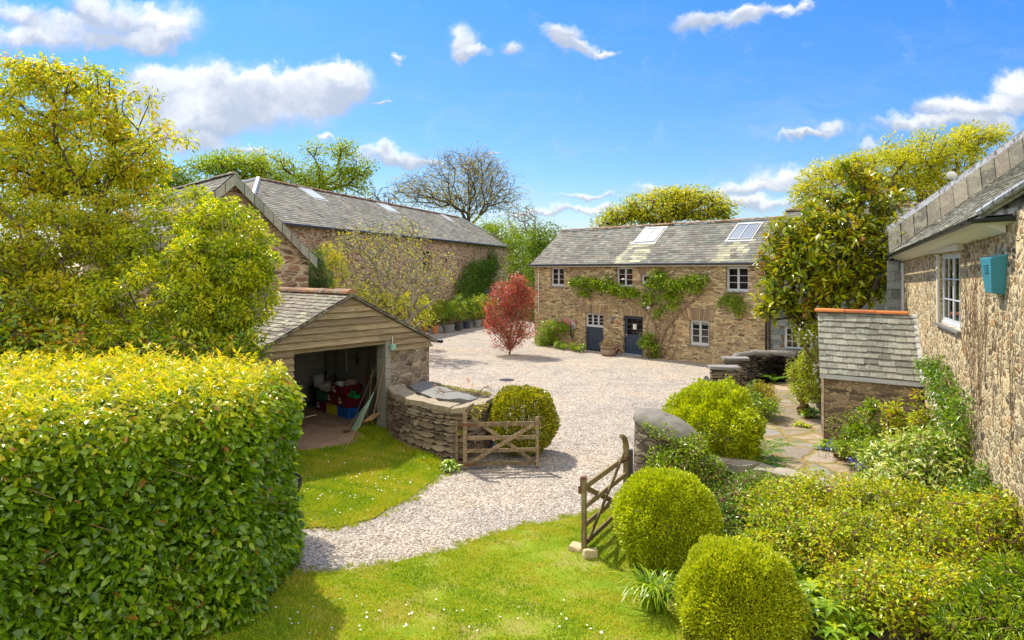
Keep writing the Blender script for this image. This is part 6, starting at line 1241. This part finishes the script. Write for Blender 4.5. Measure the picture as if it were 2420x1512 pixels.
def wallplant(name, label, cat, fr, bl, n, size, leaf, off=(.05, .35), stems=(), stemmat='vine', per=14, R=.16, base=None, top=None, flowers_=None, N=None, **k):
    N = fr.N if N is None else N; P = []
    for (px, py, rx, rz, wgt) in bl:
        m = int(n * wgt); u, z = fr.px(px, py); Yc = (fr.O + fr.U * u)[1]; ru, rz_ = abs(fr.u(px + rx) - u), rz / F * Yc; a = RG.random(m) * 6.28; q = RG.random(m) ** .6
        P.append(fr.O + fr.U * (u + ru * q * np.cos(a))[:, None] + N * RG.uniform(off[0], off[1], (m, 1)) + A(0, 0, 1) * np.maximum(.1, z + rz_ * q * np.sin(a))[:, None])
    P = np.concatenate(P); base = base if base is not None else P.mean(0) * A(1, 1, 0); root = thing(name, label, cat, base); L = Leaves(); Q = puff(L, P, per, R, size, .3, **k); L.build('foliage', leaf, root)
    mb = MB()
    for st in stems:
        pts = []
        for j in range(len(st) - 1):
            for t in (0, .33, .66): px, py = st[j][0] * (1 - t) + st[j + 1][0] * t, st[j][1] * (1 - t) + st[j + 1][1] * t; u, z = fr.px(px, py); pts.append(fr.O + fr.U * (u + random.gauss(0, .02)) + N * random.uniform(.05, .09) + A(0, 0, max(z, -.03)))
        u, z = fr.px(*st[-1]); pts.append(fr.O + fr.U * u + N * .07 + A(0, 0, z)); r0 = st[0][2] if len(st[0]) > 2 else .025; mb.tube(pts, [r0 * (1 - .7 * k_ / len(pts)) for k_ in range(len(pts))], 6)
    idx = RG.integers(0, len(P), max(8, len(P) // 2))
    for i in idx[:160]: p = P[i]; q = P[int(np.argsort(np.linalg.norm(P - p, axis=1))[min(len(P) - 1, random.randint(2, 9))])]; mb.tube([p, (p + q) / 2 + RG.normal(0, .03, 3), q], .006 * max(1, size / .12), 4, random.random(), False)
    if mb.v: mb.build('stems', MT[stemmat], root)
    return root, P
def blooms(parent, P, r, petal, name='flowers'):
    L = Leaves(); n = len(P)
    for k in range(5): a = k * 1.257; d = np.tile(A(math.cos(a) * .8 - .4, math.sin(a) * .5 - .4, .5 + math.sin(a) * .3), (n, 1)); L.add(P, d, r, wid=.9, fold=.05, curl=.0, upb=.2, rnd=np.full(n, .5))
    V, Fc, R = np.concatenate(L.V), np.concatenate(L.F), np.concatenate(L.R); return npmesh(name, V, Fc, MT[petal], parent, R)
wallplant('ivy', 'dark green ivy covering the far corner of the long barn wall', 'climber', fl, [(1125, 650, 38, 34, .45), (1100, 690, 34, 40, .3), (1150, 625, 24, 14, .12), (1120, 720, 40, 30, .2), (1155, 605, 4, 16, .03)], 560, .17, 'leaf_ivy', (.1, .7), per=22, R=.35)
rt_, P_ = wallplant('climbing_rose', 'wide climbing rose trained across the front of the stone barn above the doors', 'climber', fb, [(1372, 666, 22, 9, .10), (1402, 667, 26, 11, .13), (1440, 676, 30, 12, .15), (1475, 688, 32, 11, .12), (1385, 690, 16, 12, .05), (1505, 690, 18, 10, .04), (1545, 672, 14, 12, .05), (1565, 655, 20, 18, .11), (1590, 675, 34, 16, .16), (1625, 665, 16, 10, .05), (1655, 662, 22, 13, .08), (1600, 700, 26, 10, .05), (1650, 685, 22, 8, .04), (1550, 700, 24, 12, .05), (1590, 722, 20, 10, .03), (1560, 740, 14, 16, .03), (1530, 715, 10, 8, .02), (1445, 655, 5, 6, .01)],
    560, .125, 'leaf_climb', (.04, .48), [[(1556, 856, .09), (1562, 810), (1572, 780), (1600, 745), (1632, 715), (1665, 690)], [(1552, 858, .07), (1556, 800), (1548, 765), (1528, 735), (1500, 715), (1468, 700), (1420, 690)], [(1556, 856, .03), (1580, 820), (1592, 780), (1590, 740), (1600, 710)], [(1552, 856, .03), (1532, 800), (1530, 770), (1540, 720), (1560, 690)], [(1560, 856, .03), (1590, 845), (1602, 810), (1604, 770)], [(1554, 856, .025), (1545, 810), (1565, 760), (1610, 725), (1640, 705)]], per=15, R=.15)
blooms(rt_, np.array([fb.pt(*[fb.px(x, y)[0], .42, fb.px(x, y)[1]]) for x, y in ((1535, 718), (1543, 728), (1484, 661), (1455, 655), (1447, 690))]), .12, 'petal_white')
wallplant('climber', 'small leafy climber patch under the upper right window of the stone barn', 'climber', fb, [(1730, 706, 24, 14, .4), (1745, 722, 22, 16, .4), (1712, 712, 12, 10, .15), (1755, 740, 8, 8, .08)], 80, .11, 'leaf_climb', (.04, .3), [[(1745, 745), (1735, 715), (1720, 700)]])
plant('shrub', 'bright green upright shrub just right of the navy front door', 'shrub', [(1530, 800, 14, 14, 34.7), (1540, 825, 15, 20, 34.7), (1524, 812, 12, 14, 34.8), (1538, 845, 9, 10, 34.7)], 62, 26, .17, .12, 'leaf_climb', 'stem_brown', stems=3, rtip=.012, tw=2)
rb, P_ = wallplant('rose_bush', 'straggly bush with pink roses left of the car charger', 'shrub', fb, [(1322, 768, 26, 12, .35), (1300, 790, 18, 18, .3), (1340, 775, 16, 8, .12), (1294, 812, 16, 14, .2), (1310, 780, 30, 26, .2)], 190, .12, 'leaf_climb', (.1, .7), [[(1300, 825), (1315, 795), (1335, 765)], [(1302, 825), (1300, 790), (1290, 770)]], per=12)
blooms(rb, np.array([fb.pt(fb.px(x, y, .7)[0], .7, fb.px(x, y, .7)[1]) for x, y in ((1340, 757), (1346, 763), (1352, 770), (1337, 762), (1324, 760), (1316, 778), (1356, 762))]), .11, 'petal_pink')
plant('ground_plant', 'low green plants at the foot of the rose bush by the barn', 'plant', [(1335, 820, 16, 7, 38.2), (1320, 815, 12, 8, 39)], 22, 26, .14, .11, 'leaf_climb', tw=0); plant('ground_plant', 'low green plants trailing before the left navy door', 'plant', [(1372, 822, 14, 6, 37.2), (1358, 818, 8, 9, 37.8)], 18, 26, .12, .11, 'leaf_climb', tw=0)
plant('red_shrub', 'tall red leaved photinia with many bare stems standing in the gravel yard', 'shrub', [(1205, 700, 46, 40, 36.3), (1185, 745, 38, 40, 36.3), (1228, 720, 34, 44, 36.3), (1205, 785, 42, 22, 36.3), (1170, 775, 20, 18, 36.3), (1200, 808, 44, 16, 36.3), (1240, 780, 24, 30, 36.3), (1225, 675, 30, 22, 36.3), (1250, 700, 18, 22, 36.3), (1218, 655, 16, 8, 36.3), (1160, 720, 14, 24, 36.3)],
      380, 18, .28, .14, 'leaf_red', 'stem_brown', base=G(1205, 838), fork=G(1205, 838) + A(0, 0, .22), stems=5, rtip=.009, tw=3, wid=.33, jit=.10, shell=.4, droop=-.1, trunk_n=2, rexp=.30, pen=.9, seg=.9)

# ================================================================== clipped box
def boxball(name, label, c, r, n, size, leaf, cat='topiary', bumpy=.07, base=0.):
    c = A(*c); root = thing(name, label, cat, c * A(1, 1, 0)); d = rdir(int(n * 1.5)); d = d[c[2] + d[:, 2] * r[2] > .02][:n]; n = len(d); ph = RG.random(9) * 6
    n = len(d); q = 1 + bumpy * .8 * np.sin(d[:, 0] * 11 + ph[3]) * np.sin(d[:, 1] * 12 + ph[4] + 2 * d[:, 2]) + (RG.random(n) < .012) * RG.random(n) * .05 + bumpy * (np.sin(d[:, 0] * 5 + ph[0]) + np.sin(d[:, 1] * 6 + ph[1]) + np.sin(d[:, 2] * 7 + ph[2])) * .5 + RG.normal(0, .022, n); dep = RG.random(n) ** 2 * .26
    P = c + d * A(*r) * (q - dep)[:, None]; D = unit(d + rdir(n) * .75 + A(0, 0, .25)); rr = np.clip(.52 + RG.normal(0, .28, n), 0, 1); L = Leaves(); L.add(P, D, size, wid=.55, fold=.1, curl=0, upb=.3, rnd=rr); L.build('foliage', leaf, root)
    mb = MB(); bb = c * A(1, 1, 0)
    for k in range(26): e_ = c + unit(RG.normal(size=3)) * A(*r) * .72; e_[2] = max(e_[2], .1); mb.tube([bb, bb + A(0, 0, .15) + RG.normal(0, .04, 3), e_], [.03, .02, .006], 5)
    mb.build('branches', MT['stem_brown'], root); mb = MB(); n_, m = 20, 12
    return root
boxball('box_ball', 'clipped dark gold and green round bush behind the open left gate', (.26, 16.75, .80), (.82, .80, .80), 30000, .058, 'leaf_box_gold')
c = W(1571, 1224, 10.45); boxball('box_ball', 'clipped bright green box ball directly beside the right gate', c, (.76, .76, .70), 56000, .044, 'leaf_box')
c = W(1742, 1432, 8.6); boxball('box_ball', 'clipped yellow green box ball at the bottom edge, nearest the camera', c, (.75, .75, .78), 66000, .040, 'leaf_box_bright')
c = W(1685, 1015, 15); boxball('box_mound', 'loose bright green domed shrub behind the rounded wall end', c, (.96, 1.1, .94), 34000, .075, 'leaf_box', 'shrub', .13)
# ================================================================== right garden
def fern(label, c, r, n, lf='leaf_fern', lift=.6):
    c = A(*c); root = thing('fern', label, 'fern', c); L = Leaves(); mb = MB()
    for i in range(n):
        a = 2 * math.pi * i / n + random.uniform(-.2, .2); rr = r * random.uniform(.75, 1.15); d = A(math.cos(a), math.sin(a), 0); pts = [c + d * rr * t + A(0, 0, rr * lift * 2.2 * t * (1 - t * .62)) for t in np.linspace(0, 1, 12)]; mb.tube(pts, .004, 4, .5, False)
        P, D = [], []
        for k in range(2, 12):
            sd_ = A(-d[1], d[0], 0); t = unit(pts[k] - pts[k - 1])
            for s_ in (1, -1):
                for h in (0, .5): P.append(pts[k] - (pts[k] - pts[k - 1]) * h); D.append(sd_ * s_ + t * .45)
        w_ = np.repeat([math.sin(math.pi * (k / 12.5)) ** .7 for k in range(2, 12)], 4); L.add(np.array(P), np.array(D), rr * .20 * w_ + .01, wid=.24, fold=.02, curl=.1, upb=.9)
    L.build('fronds', lf, root); mb.build('stems', MT['leaf_fern'], root); return root
def strap(label, c, r, n, leaf='leaf_climb', name='strap_plant', h=.5, w_=.022):
    c = A(*c); root = thing(name, label, 'plant', c); V, Fc, R = [], [], []
    for i in range(n):
        a = random.random() * 6.28; rr = r * random.uniform(.4, 1.1); d = A(math.cos(a), math.sin(a), 0); sd_ = A(-d[1], d[0], 0); hh = h * random.uniform(.7, 1.2); b0 = c + RG.normal(0, .07, 3) * A(1, 1, 0); rv = random.random()
        for k in range(7):
            t = k / 6; p = b0 + d * rr * t ** 1.3 + A(0, 0, hh * 2.6 * t * (1 - t * .72)); p[2] = max(p[2], .02); ww = w_ * (1 - t) ** .6 * .5 + .001; V += [p - sd_ * ww, p + sd_ * ww]
        b = len(V) - 14
        for k in range(6): Fc.append((b + 2 * k, b + 2 * k + 1, b + 2 * k + 3, b + 2 * k + 2)); R.append(rv)
    npmesh('leaves', np.array(V), np.array(Fc), MT[leaf], root, R); return root
def spikes(label, pts, name='bluebells', h=.32, petal='bluebell', cat='flowers', group=None):
    c0 = A(*pts[0]) * A(1, 1, 0); root = thing(name, label, cat, c0, group); mb = MB(); L = Leaves(); P, D = [], []
    for p in pts:
        p = A(*p); b = p - A(0, 0, h); mb.tube([b, b + A(0, 0, h * .6) + RG.normal(0, .01, 3), p], .004, 4, .5, False)
        for k in range(9): P.append(p + RG.normal(0, .022, 3) - A(0, 0, .012 * k)); D.append(rdir(1)[0] + A(0, 0, -.6))
    L.add(np.array(P), np.array(D), .048, wid=.7, fold=.2, curl=-.1, upb=.3); o = npmesh('petals', np.concatenate(L.V), np.concatenate(L.F), MT[petal], root, np.concatenate(L.R)); mb.build('stems', MT['leaf_fern'], root)
plant('ivy', 'ivy and brambles smothering the rounded wall end', 'climber', [(1600, 1095, 56, 30, 12.45, .3), (1655, 1110, 56, 36, 12.5, .4), (1565, 1085, 30, 26, 12.5, .25), (1625, 1060, 40, 18, 12.5, .25), (1580, 1025, 12, 16, 12.6, .12), (1650, 1040, 26, 12, 12.7)], 260, 18, .13, .06, 'leaf_climb', 'stem_brown', tw=1)
plant('ivy', 'dark green ivy thicket between the box ball and the low wall', 'climber', [(1700, 1150, 60, 30, 12.4, .5), (1745, 1190, 60, 44, 11.8, .5), (1690, 1200, 40, 50, 11.6, .5), (1780, 1150, 50, 30, 12.3, .4), (1720, 1240, 50, 40, 11.2, .5)], 300, 20, .15, .055, 'leaf_ivyl', 'stem_brown', tw=3)
G1 = 'glossy rose shrubs filling the right foreground bed'
for bl, lb_, nn_ in (([(1850, 1220, 90, 44, 11.2, .6), (1930, 1190, 90, 40, 11.5, .6), (1870, 1270, 100, 50, 10.6, .6)], 'orange tinted small leaved rose shrub just below the flagstone path', 330),
                 ([(1930, 1320, 110, 60, 9.9, .6), (2030, 1300, 110, 66, 10, .6), (1830, 1320, 60, 40, 10.2)], 'bronze flecked rose shrub in the middle of the right bed', 380),
                 ([(2080, 1220, 110, 50, 11, .6), (2180, 1240, 90, 50, 10.6, .6)], 'rose shrub with red buds directly in front of the variegated bush', 300),
                 ([(2200, 1340, 130, 70, 9.4, .7), (2290, 1270, 90, 60, 9.8, .6), (2370, 1260, 60, 56, 9.2, .5)], 'glossy green rose shrub against the base of the farmhouse wall', 480),
                 ([(2110, 1430, 150, 70, 8.6, .7), (2230, 1450, 120, 70, 8.2, .7), (2020, 1420, 60, 50, 8.9)], 'glossy rose shrub at the bottom edge right of the hellebores', 480)):
    plant('rose_shrub', lb_, 'shrub', [(b_[0], b_[1] - 26, b_[2] * 1.08, b_[3] * 1.15, *b_[4:]) for b_ in bl], nn_, 22, .15, .060, 'leaf_rose', 'stem_brown', group=G1, tw=3, stems=4, rtip=.004, wid=.55, upb=.6, seg=.25, jit=.1, crange=(.02, .84))
plant('variegated_bush', 'cream edged variegated bush against the farmhouse wall', 'shrub', [(2200, 1065, 110, 50, 12.4, .6), (2285, 1080, 75, 70, 12, .5), (2100, 1100, 66, 40, 12.7, .5), (2315, 1040, 40, 46, 12.2), (2180, 1130, 110, 46, 11.9, .5)], 500, 20, .16, .10, 'leaf_var', 'stem_brown', tw=2, stems=4, wid=.45, rtip=.006)
plant('rose_plant', 'tall leafy rose with reddish tips before the lean-to wall, left one', 'shrub', [(2045, 1000, 26, 36, 15.8), (2030, 1040, 36, 26, 15.6), (2060, 965, 10, 20, 15.8)], 90, 18, .13, .09, 'leaf_climb', 'stem_brown', stems=4, tw=2)
plant('rose_plant', 'leggy rose with reddish tips before the lean-to downpipe', 'shrub', [(2120, 1000, 26, 34, 15.2), (2110, 965, 16, 20, 15.2), (2140, 1040, 40, 24, 15)], 80, 16, .13, .09, 'leaf_rose', 'stem_brown', stems=4, tw=2)
plant('thin_rose', 'thin stemmed sparse plant close to the lean-to corner', 'shrub', [(1985, 1020, 26, 40, 16), (2010, 985, 10, 26, 16)], 50, 9, .10, .06, 'leaf_climb', 'stem_brown', stems=3, tw=1)
plant('rose_plant', 'red tipped rose standing below the farmhouse window', 'shrub', [(2180, 985, 20, 30, 14), (2200, 1020, 26, 22, 13.8), (2170, 945, 10, 16, 14)], 46, 12, .12, .09, 'leaf_rose', 'stem_brown', stems=3, tw=2)
wallplant('climber', 'green leafy climber growing up the farmhouse wall beside the low window', 'climber', fh, [(2232, 880, 20, 24, .22), (2255, 905, 26, 30, .25), (2262, 950, 30, 34, .3), (2280, 990, 30, 28, .2), (2300, 960, 14, 40, .1), (2220, 862, 12, 8, .04), (2240, 855, 14, 12, .05)], 150, .085, 'leaf_ivyl', (.06, .35), [[(2275, 1040), (2265, 960), (2250, 890), (2225, 850)]], N=fh.N, per=13, R=.15)
plant('flower_column', 'upright bright green bush with white blossom left of the lean-to', 'shrub', [(1893, 885, 26, 40, 21, .5), (1912, 850, 18, 30, 21, .4), (1898, 925, 24, 24, 20.5, .4), (1925, 910, 16, 50, 20, .3), (1930, 800, 12, 40, 20, .2), (1900, 800, 18, 14, 20.4, .2)], 260, 26, .17, .065, 'leaf_box', 'stem_brown', tw=2, stems=3)
bm_ = blooms(None, np.concatenate([sample_blobs([(1895, 775, 26, 12, 19.8), (1915, 800, 16, 14, 19.8), (1935, 880, 10, 40, 19.6)], 34)]), .05, 'petal_white', 'blossom'); setp(bm_, 'white jasmine like blossom hanging by the lean-to and small paned window', 'blossom', kind='stuff')
plant('golden_plant', 'golden yellow topped low bush at the left edge of the flagstone path', 'shrub', [(1800, 925, 26, 18, 21, .4), (1815, 945, 20, 16, 20.6, .3)], 90, 26, .14, .06, 'leaf_yellowbush', 'stem_brown', tw=0); plant('ground_plant', 'dark green bushy edging plant under the golden bush', 'plant', [(1795, 955, 30, 22, 20.4, .4), (1820, 965, 20, 16, 20, .3), (1785, 925, 16, 24, 21)], 110, 22, .15, .07, 'leaf_climb', tw=0)
fern('bright fern growing at the base of the dark curved wall', G(1828, 905, .05), .55, 18); fern('large drooping fern under the bright domed shrub', W(1770, 1060, 14.3) * A(1, 1, 0) + A(0, 0, .15), .85, 24); fern('fern leaning over the flagstone path edge', G(1800, 1085, .05), .65, 18); fern('small fern low beside the curved garden wall', G(1855, 885, .05), .4, 14)
strap('arching strap leaved clump in front of the two box balls', G(1545, 1440, .03), .55, 150, h=.42); strap('arching strap leaved clump between the box ball and rose bed', G(1775, 1330, .03), .5, 100, h=.42); strap('small grassy clump with white flowers beside the path', G(1990, 1075, .05), .3, 90, h=.2, w_=.012)
def rosette(label, c, r, n, leaf, size, cat='plant', name='leafy_plant', h=.35, big=True, wid=.34):
    c = A(*c); root = thing(name, label, cat, c); k = RG.random((n, 2)); a = k[:, 0] * 6.28; rad = r * k[:, 1] ** .6; C = c + np.stack([np.cos(a) * rad, np.sin(a) * rad, h * (1 - (rad / r) ** 2 * .6) * RG.uniform(.5, 1, n)], 1); m = 7; P = np.repeat(C, m, 0); b = np.tile(np.arange(m) * 6.28 / m, n) + np.repeat(RG.random(n) * 6, m)
    D = np.stack([np.cos(b), np.sin(b), RG.uniform(-.3, .5, n * m)], 1); L = Leaves(); L.add(P, D, size, wid=wid, fold=.06, curl=.3, upb=.9, big=big, rnd=np.clip(RG.beta(2, 2, n * m), 0, .95)); L.build('foliage', leaf, root); V, Fc = tubes(np.repeat([c], n, 0) + (C - c) * A(.5, .5, 0), C, np.full(n, .004), np.full(n, .003), 4); npmesh('stems', V, Fc, MT['leaf_fern'], root, np.full(len(Fc), .5)); return root
rosette('hellebores with fingered leaves and faded flowers at the bottom edge', W(1900, 1440, 8.6) * A(1, 1, 0), .75, 90, 'leaf_climb', .17, name='hellebore', h=.5); rosette('broad leaved green plants between the nearer box ball and the roses', W(1830, 1330, 9.8) * A(1, 1, 0), .6, 60, 'leaf_climb', .16, h=.4); rosette('dark broad leaved plants below the ivy thicket', W(1690, 1260, 10.9) * A(1, 1, 0), .45, 40, 'leaf_ivyl', .18, h=.35)
rosette('peony clump of glossy leaves at the lean-to foot', G(2030, 1085, .05), .42, 46, 'leaf_climb', .15, h=.35); rosette('small broad leaved plant at the path edge below the lean-to', G(1955, 1060, .05), .3, 26, 'leaf_climb', .14, h=.22); rosette('foxglove like leaf rosette at the lean-to corner', G(1915, 985, .05), .35, 26, 'leaf_climb', .18, h=.3); rosette('pale primrose plant on the path edge by the lean-to', G(1895, 1008, .05), .2, 14, 'leaf_box', .12, h=.12); rosette('green edging plant in front of the variegated bush', G(2080, 1150, .05), .5, 60, 'leaf_climb', .13, h=.4)
rosette('leafy self sown plant growing at the foot of the left gate hinge', G(1060, 1112, .0), .2, 12, 'leaf_climb', .16, h=.25); rosette('green weeds at the foot of the curved stone wall', G(1010, 1085, .0), .3, 22, 'leaf_climb', .07, h=.12)
def ppts(bl, n): return sample_blobs(bl, n, .2)
spikes('bluebells along the edge of the bright domed shrub', ppts([(1752, 985, 14, 24, 15.6, .3), (1785, 1010, 22, 14, 15.4, .3)], 34)); spikes('bluebells growing on the path edge near the peony clump', ppts([(1965, 1045, 12, 8, 16.2, .2), (1945, 1052, 10, 8, 16.2, .2)], 7)); spikes('bluebells in front of the variegated bush', ppts([(2040, 1090, 30, 12, 13.8, .3), (2085, 1085, 20, 10, 13.6, .3), (2005, 1175, 14, 8, 12, .2)], 30))
spikes('orange poppies on top of the curved stone wall', [W(1106, 893, 17.7), W(1117, 904, 17.4), W(1028, 905, 18.2)], 'poppies', .12, 'petal_orange')
plant('bamboo_bush', 'narrow leaved bush in the bottom right corner', 'shrub', [(2370, 1440, 80, 60, 7.6, .6), (2330, 1490, 90, 60, 7.4, .6), (2410, 1380, 40, 50, 7.8, .5)], 240, 26, .16, .10, 'leaf_climb', 'stem_brown', tw=2, wid=.15, stems=4, droop=-.3, rtip=.005)
plant('path_plant', 'thin leafy weeds scattered where the path meets the roses', 'plant', [(1850, 1120, 30, 10, 13.6, .4), (1900, 1130, 30, 8, 13.2, .4), (1800, 1100, 20, 10, 13.8, .3)], 40, 14, .12, .06, 'leaf_climb', tw=0)
# moss, weeds on the curved wall
wm = inpts([(-2.4, 19.6), (-1.9, 19.0), (-1.2, 18.4), (-.6, 17.9), (-.5, 17.4), (-1.3, 18.0)], 900); L = Leaves(); L.add(np.concatenate([wm, np.full((900, 1), 1.29)], 1), rdir(900) + A(0, 0, .6), .04, wid=.5); o = L.build('moss', 'leaf_box_gold'); setp(o, 'moss and tiny weeds along the back edge of the curved wall top', 'moss', kind='stuff')
plant('wall_weed', 'dry grey weed sprouting from the top of the curved wall', 'plant', [(1155, 918, 12, 8, 17.2, .1), (1040, 925, 10, 10, 17, .1)], 24, 8, .05, .03, 'leaf_dry', 'stem_brown', base=W(1155, 930, 17.2), tw=1, rtip=.003)
plant('wall_creeper', 'small yellow green creeper on the curved wall behind the gate', 'climber', [(1125, 975, 14, 14, 15.95, .12), (1090, 1010, 12, 16, 15.75, .1), (1140, 960, 12, 8, 16.2, .1)], 46, 9, .06, .05, 'leaf_box_gold', 'stem_brown', tw=1, rtip=.003)

plant('background_shrub', 'green shrubs growing along the foot of the long barn behind the pots', 'shrub', [(1000, 748, 30, 26, 53, .6), (1050, 735, 30, 30, 55, .6), (1100, 728, 30, 30, 57, .6), (1140, 735, 24, 26, 58, .6)], 150, 40, .4, .16, 'leaf_far', tw=0)
plant('leafy_plant', 'fresh green mixed perennials filling the bed below the lean-to wall', 'plant', [(2060, 1065, 50, 22, 14.6, .4), (2130, 1070, 50, 26, 14.2, .4), (1995, 1060, 20, 14, 15.6, .2)], 150, 20, .14, .08, 'leaf_climb', 'stem_brown', tw=1)
plant('leafy_plant', 'sprawling leafy growth spilling over the low wall onto the path', 'plant', [(1790, 1130, 50, 18, 13.2, .3), (1860, 1150, 60, 18, 12.8, .3), (1960, 1160, 50, 16, 12.8, .3)], 170, 18, .13, .055, 'leaf_climb', 'stem_brown', tw=1)
plant('tall_shrub', 'tall pale green shrub rising between the climber and the bottom of the farmhouse wall', 'shrub', [(2340, 1150, 36, 50, 10.6, .3), (2380, 1190, 36, 40, 9.9, .3), (2310, 1180, 50, 40, 10.6, .4)], 200, 20, .15, .065, 'leaf_ivyl', 'stem_brown', tw=2, stems=3)
plant('ivy_patch', 'small yellow green ivy patches creeping over the rounded cap', 'climber', [(1548, 1022, 12, 14, 12.62, .06), (1530, 1005, 8, 6, 12.75, .05), (1610, 1040, 30, 8, 12.62, .05)], 40, 9, .05, .05, 'leaf_climb', 'stem_brown', tw=1, rtip=.003)
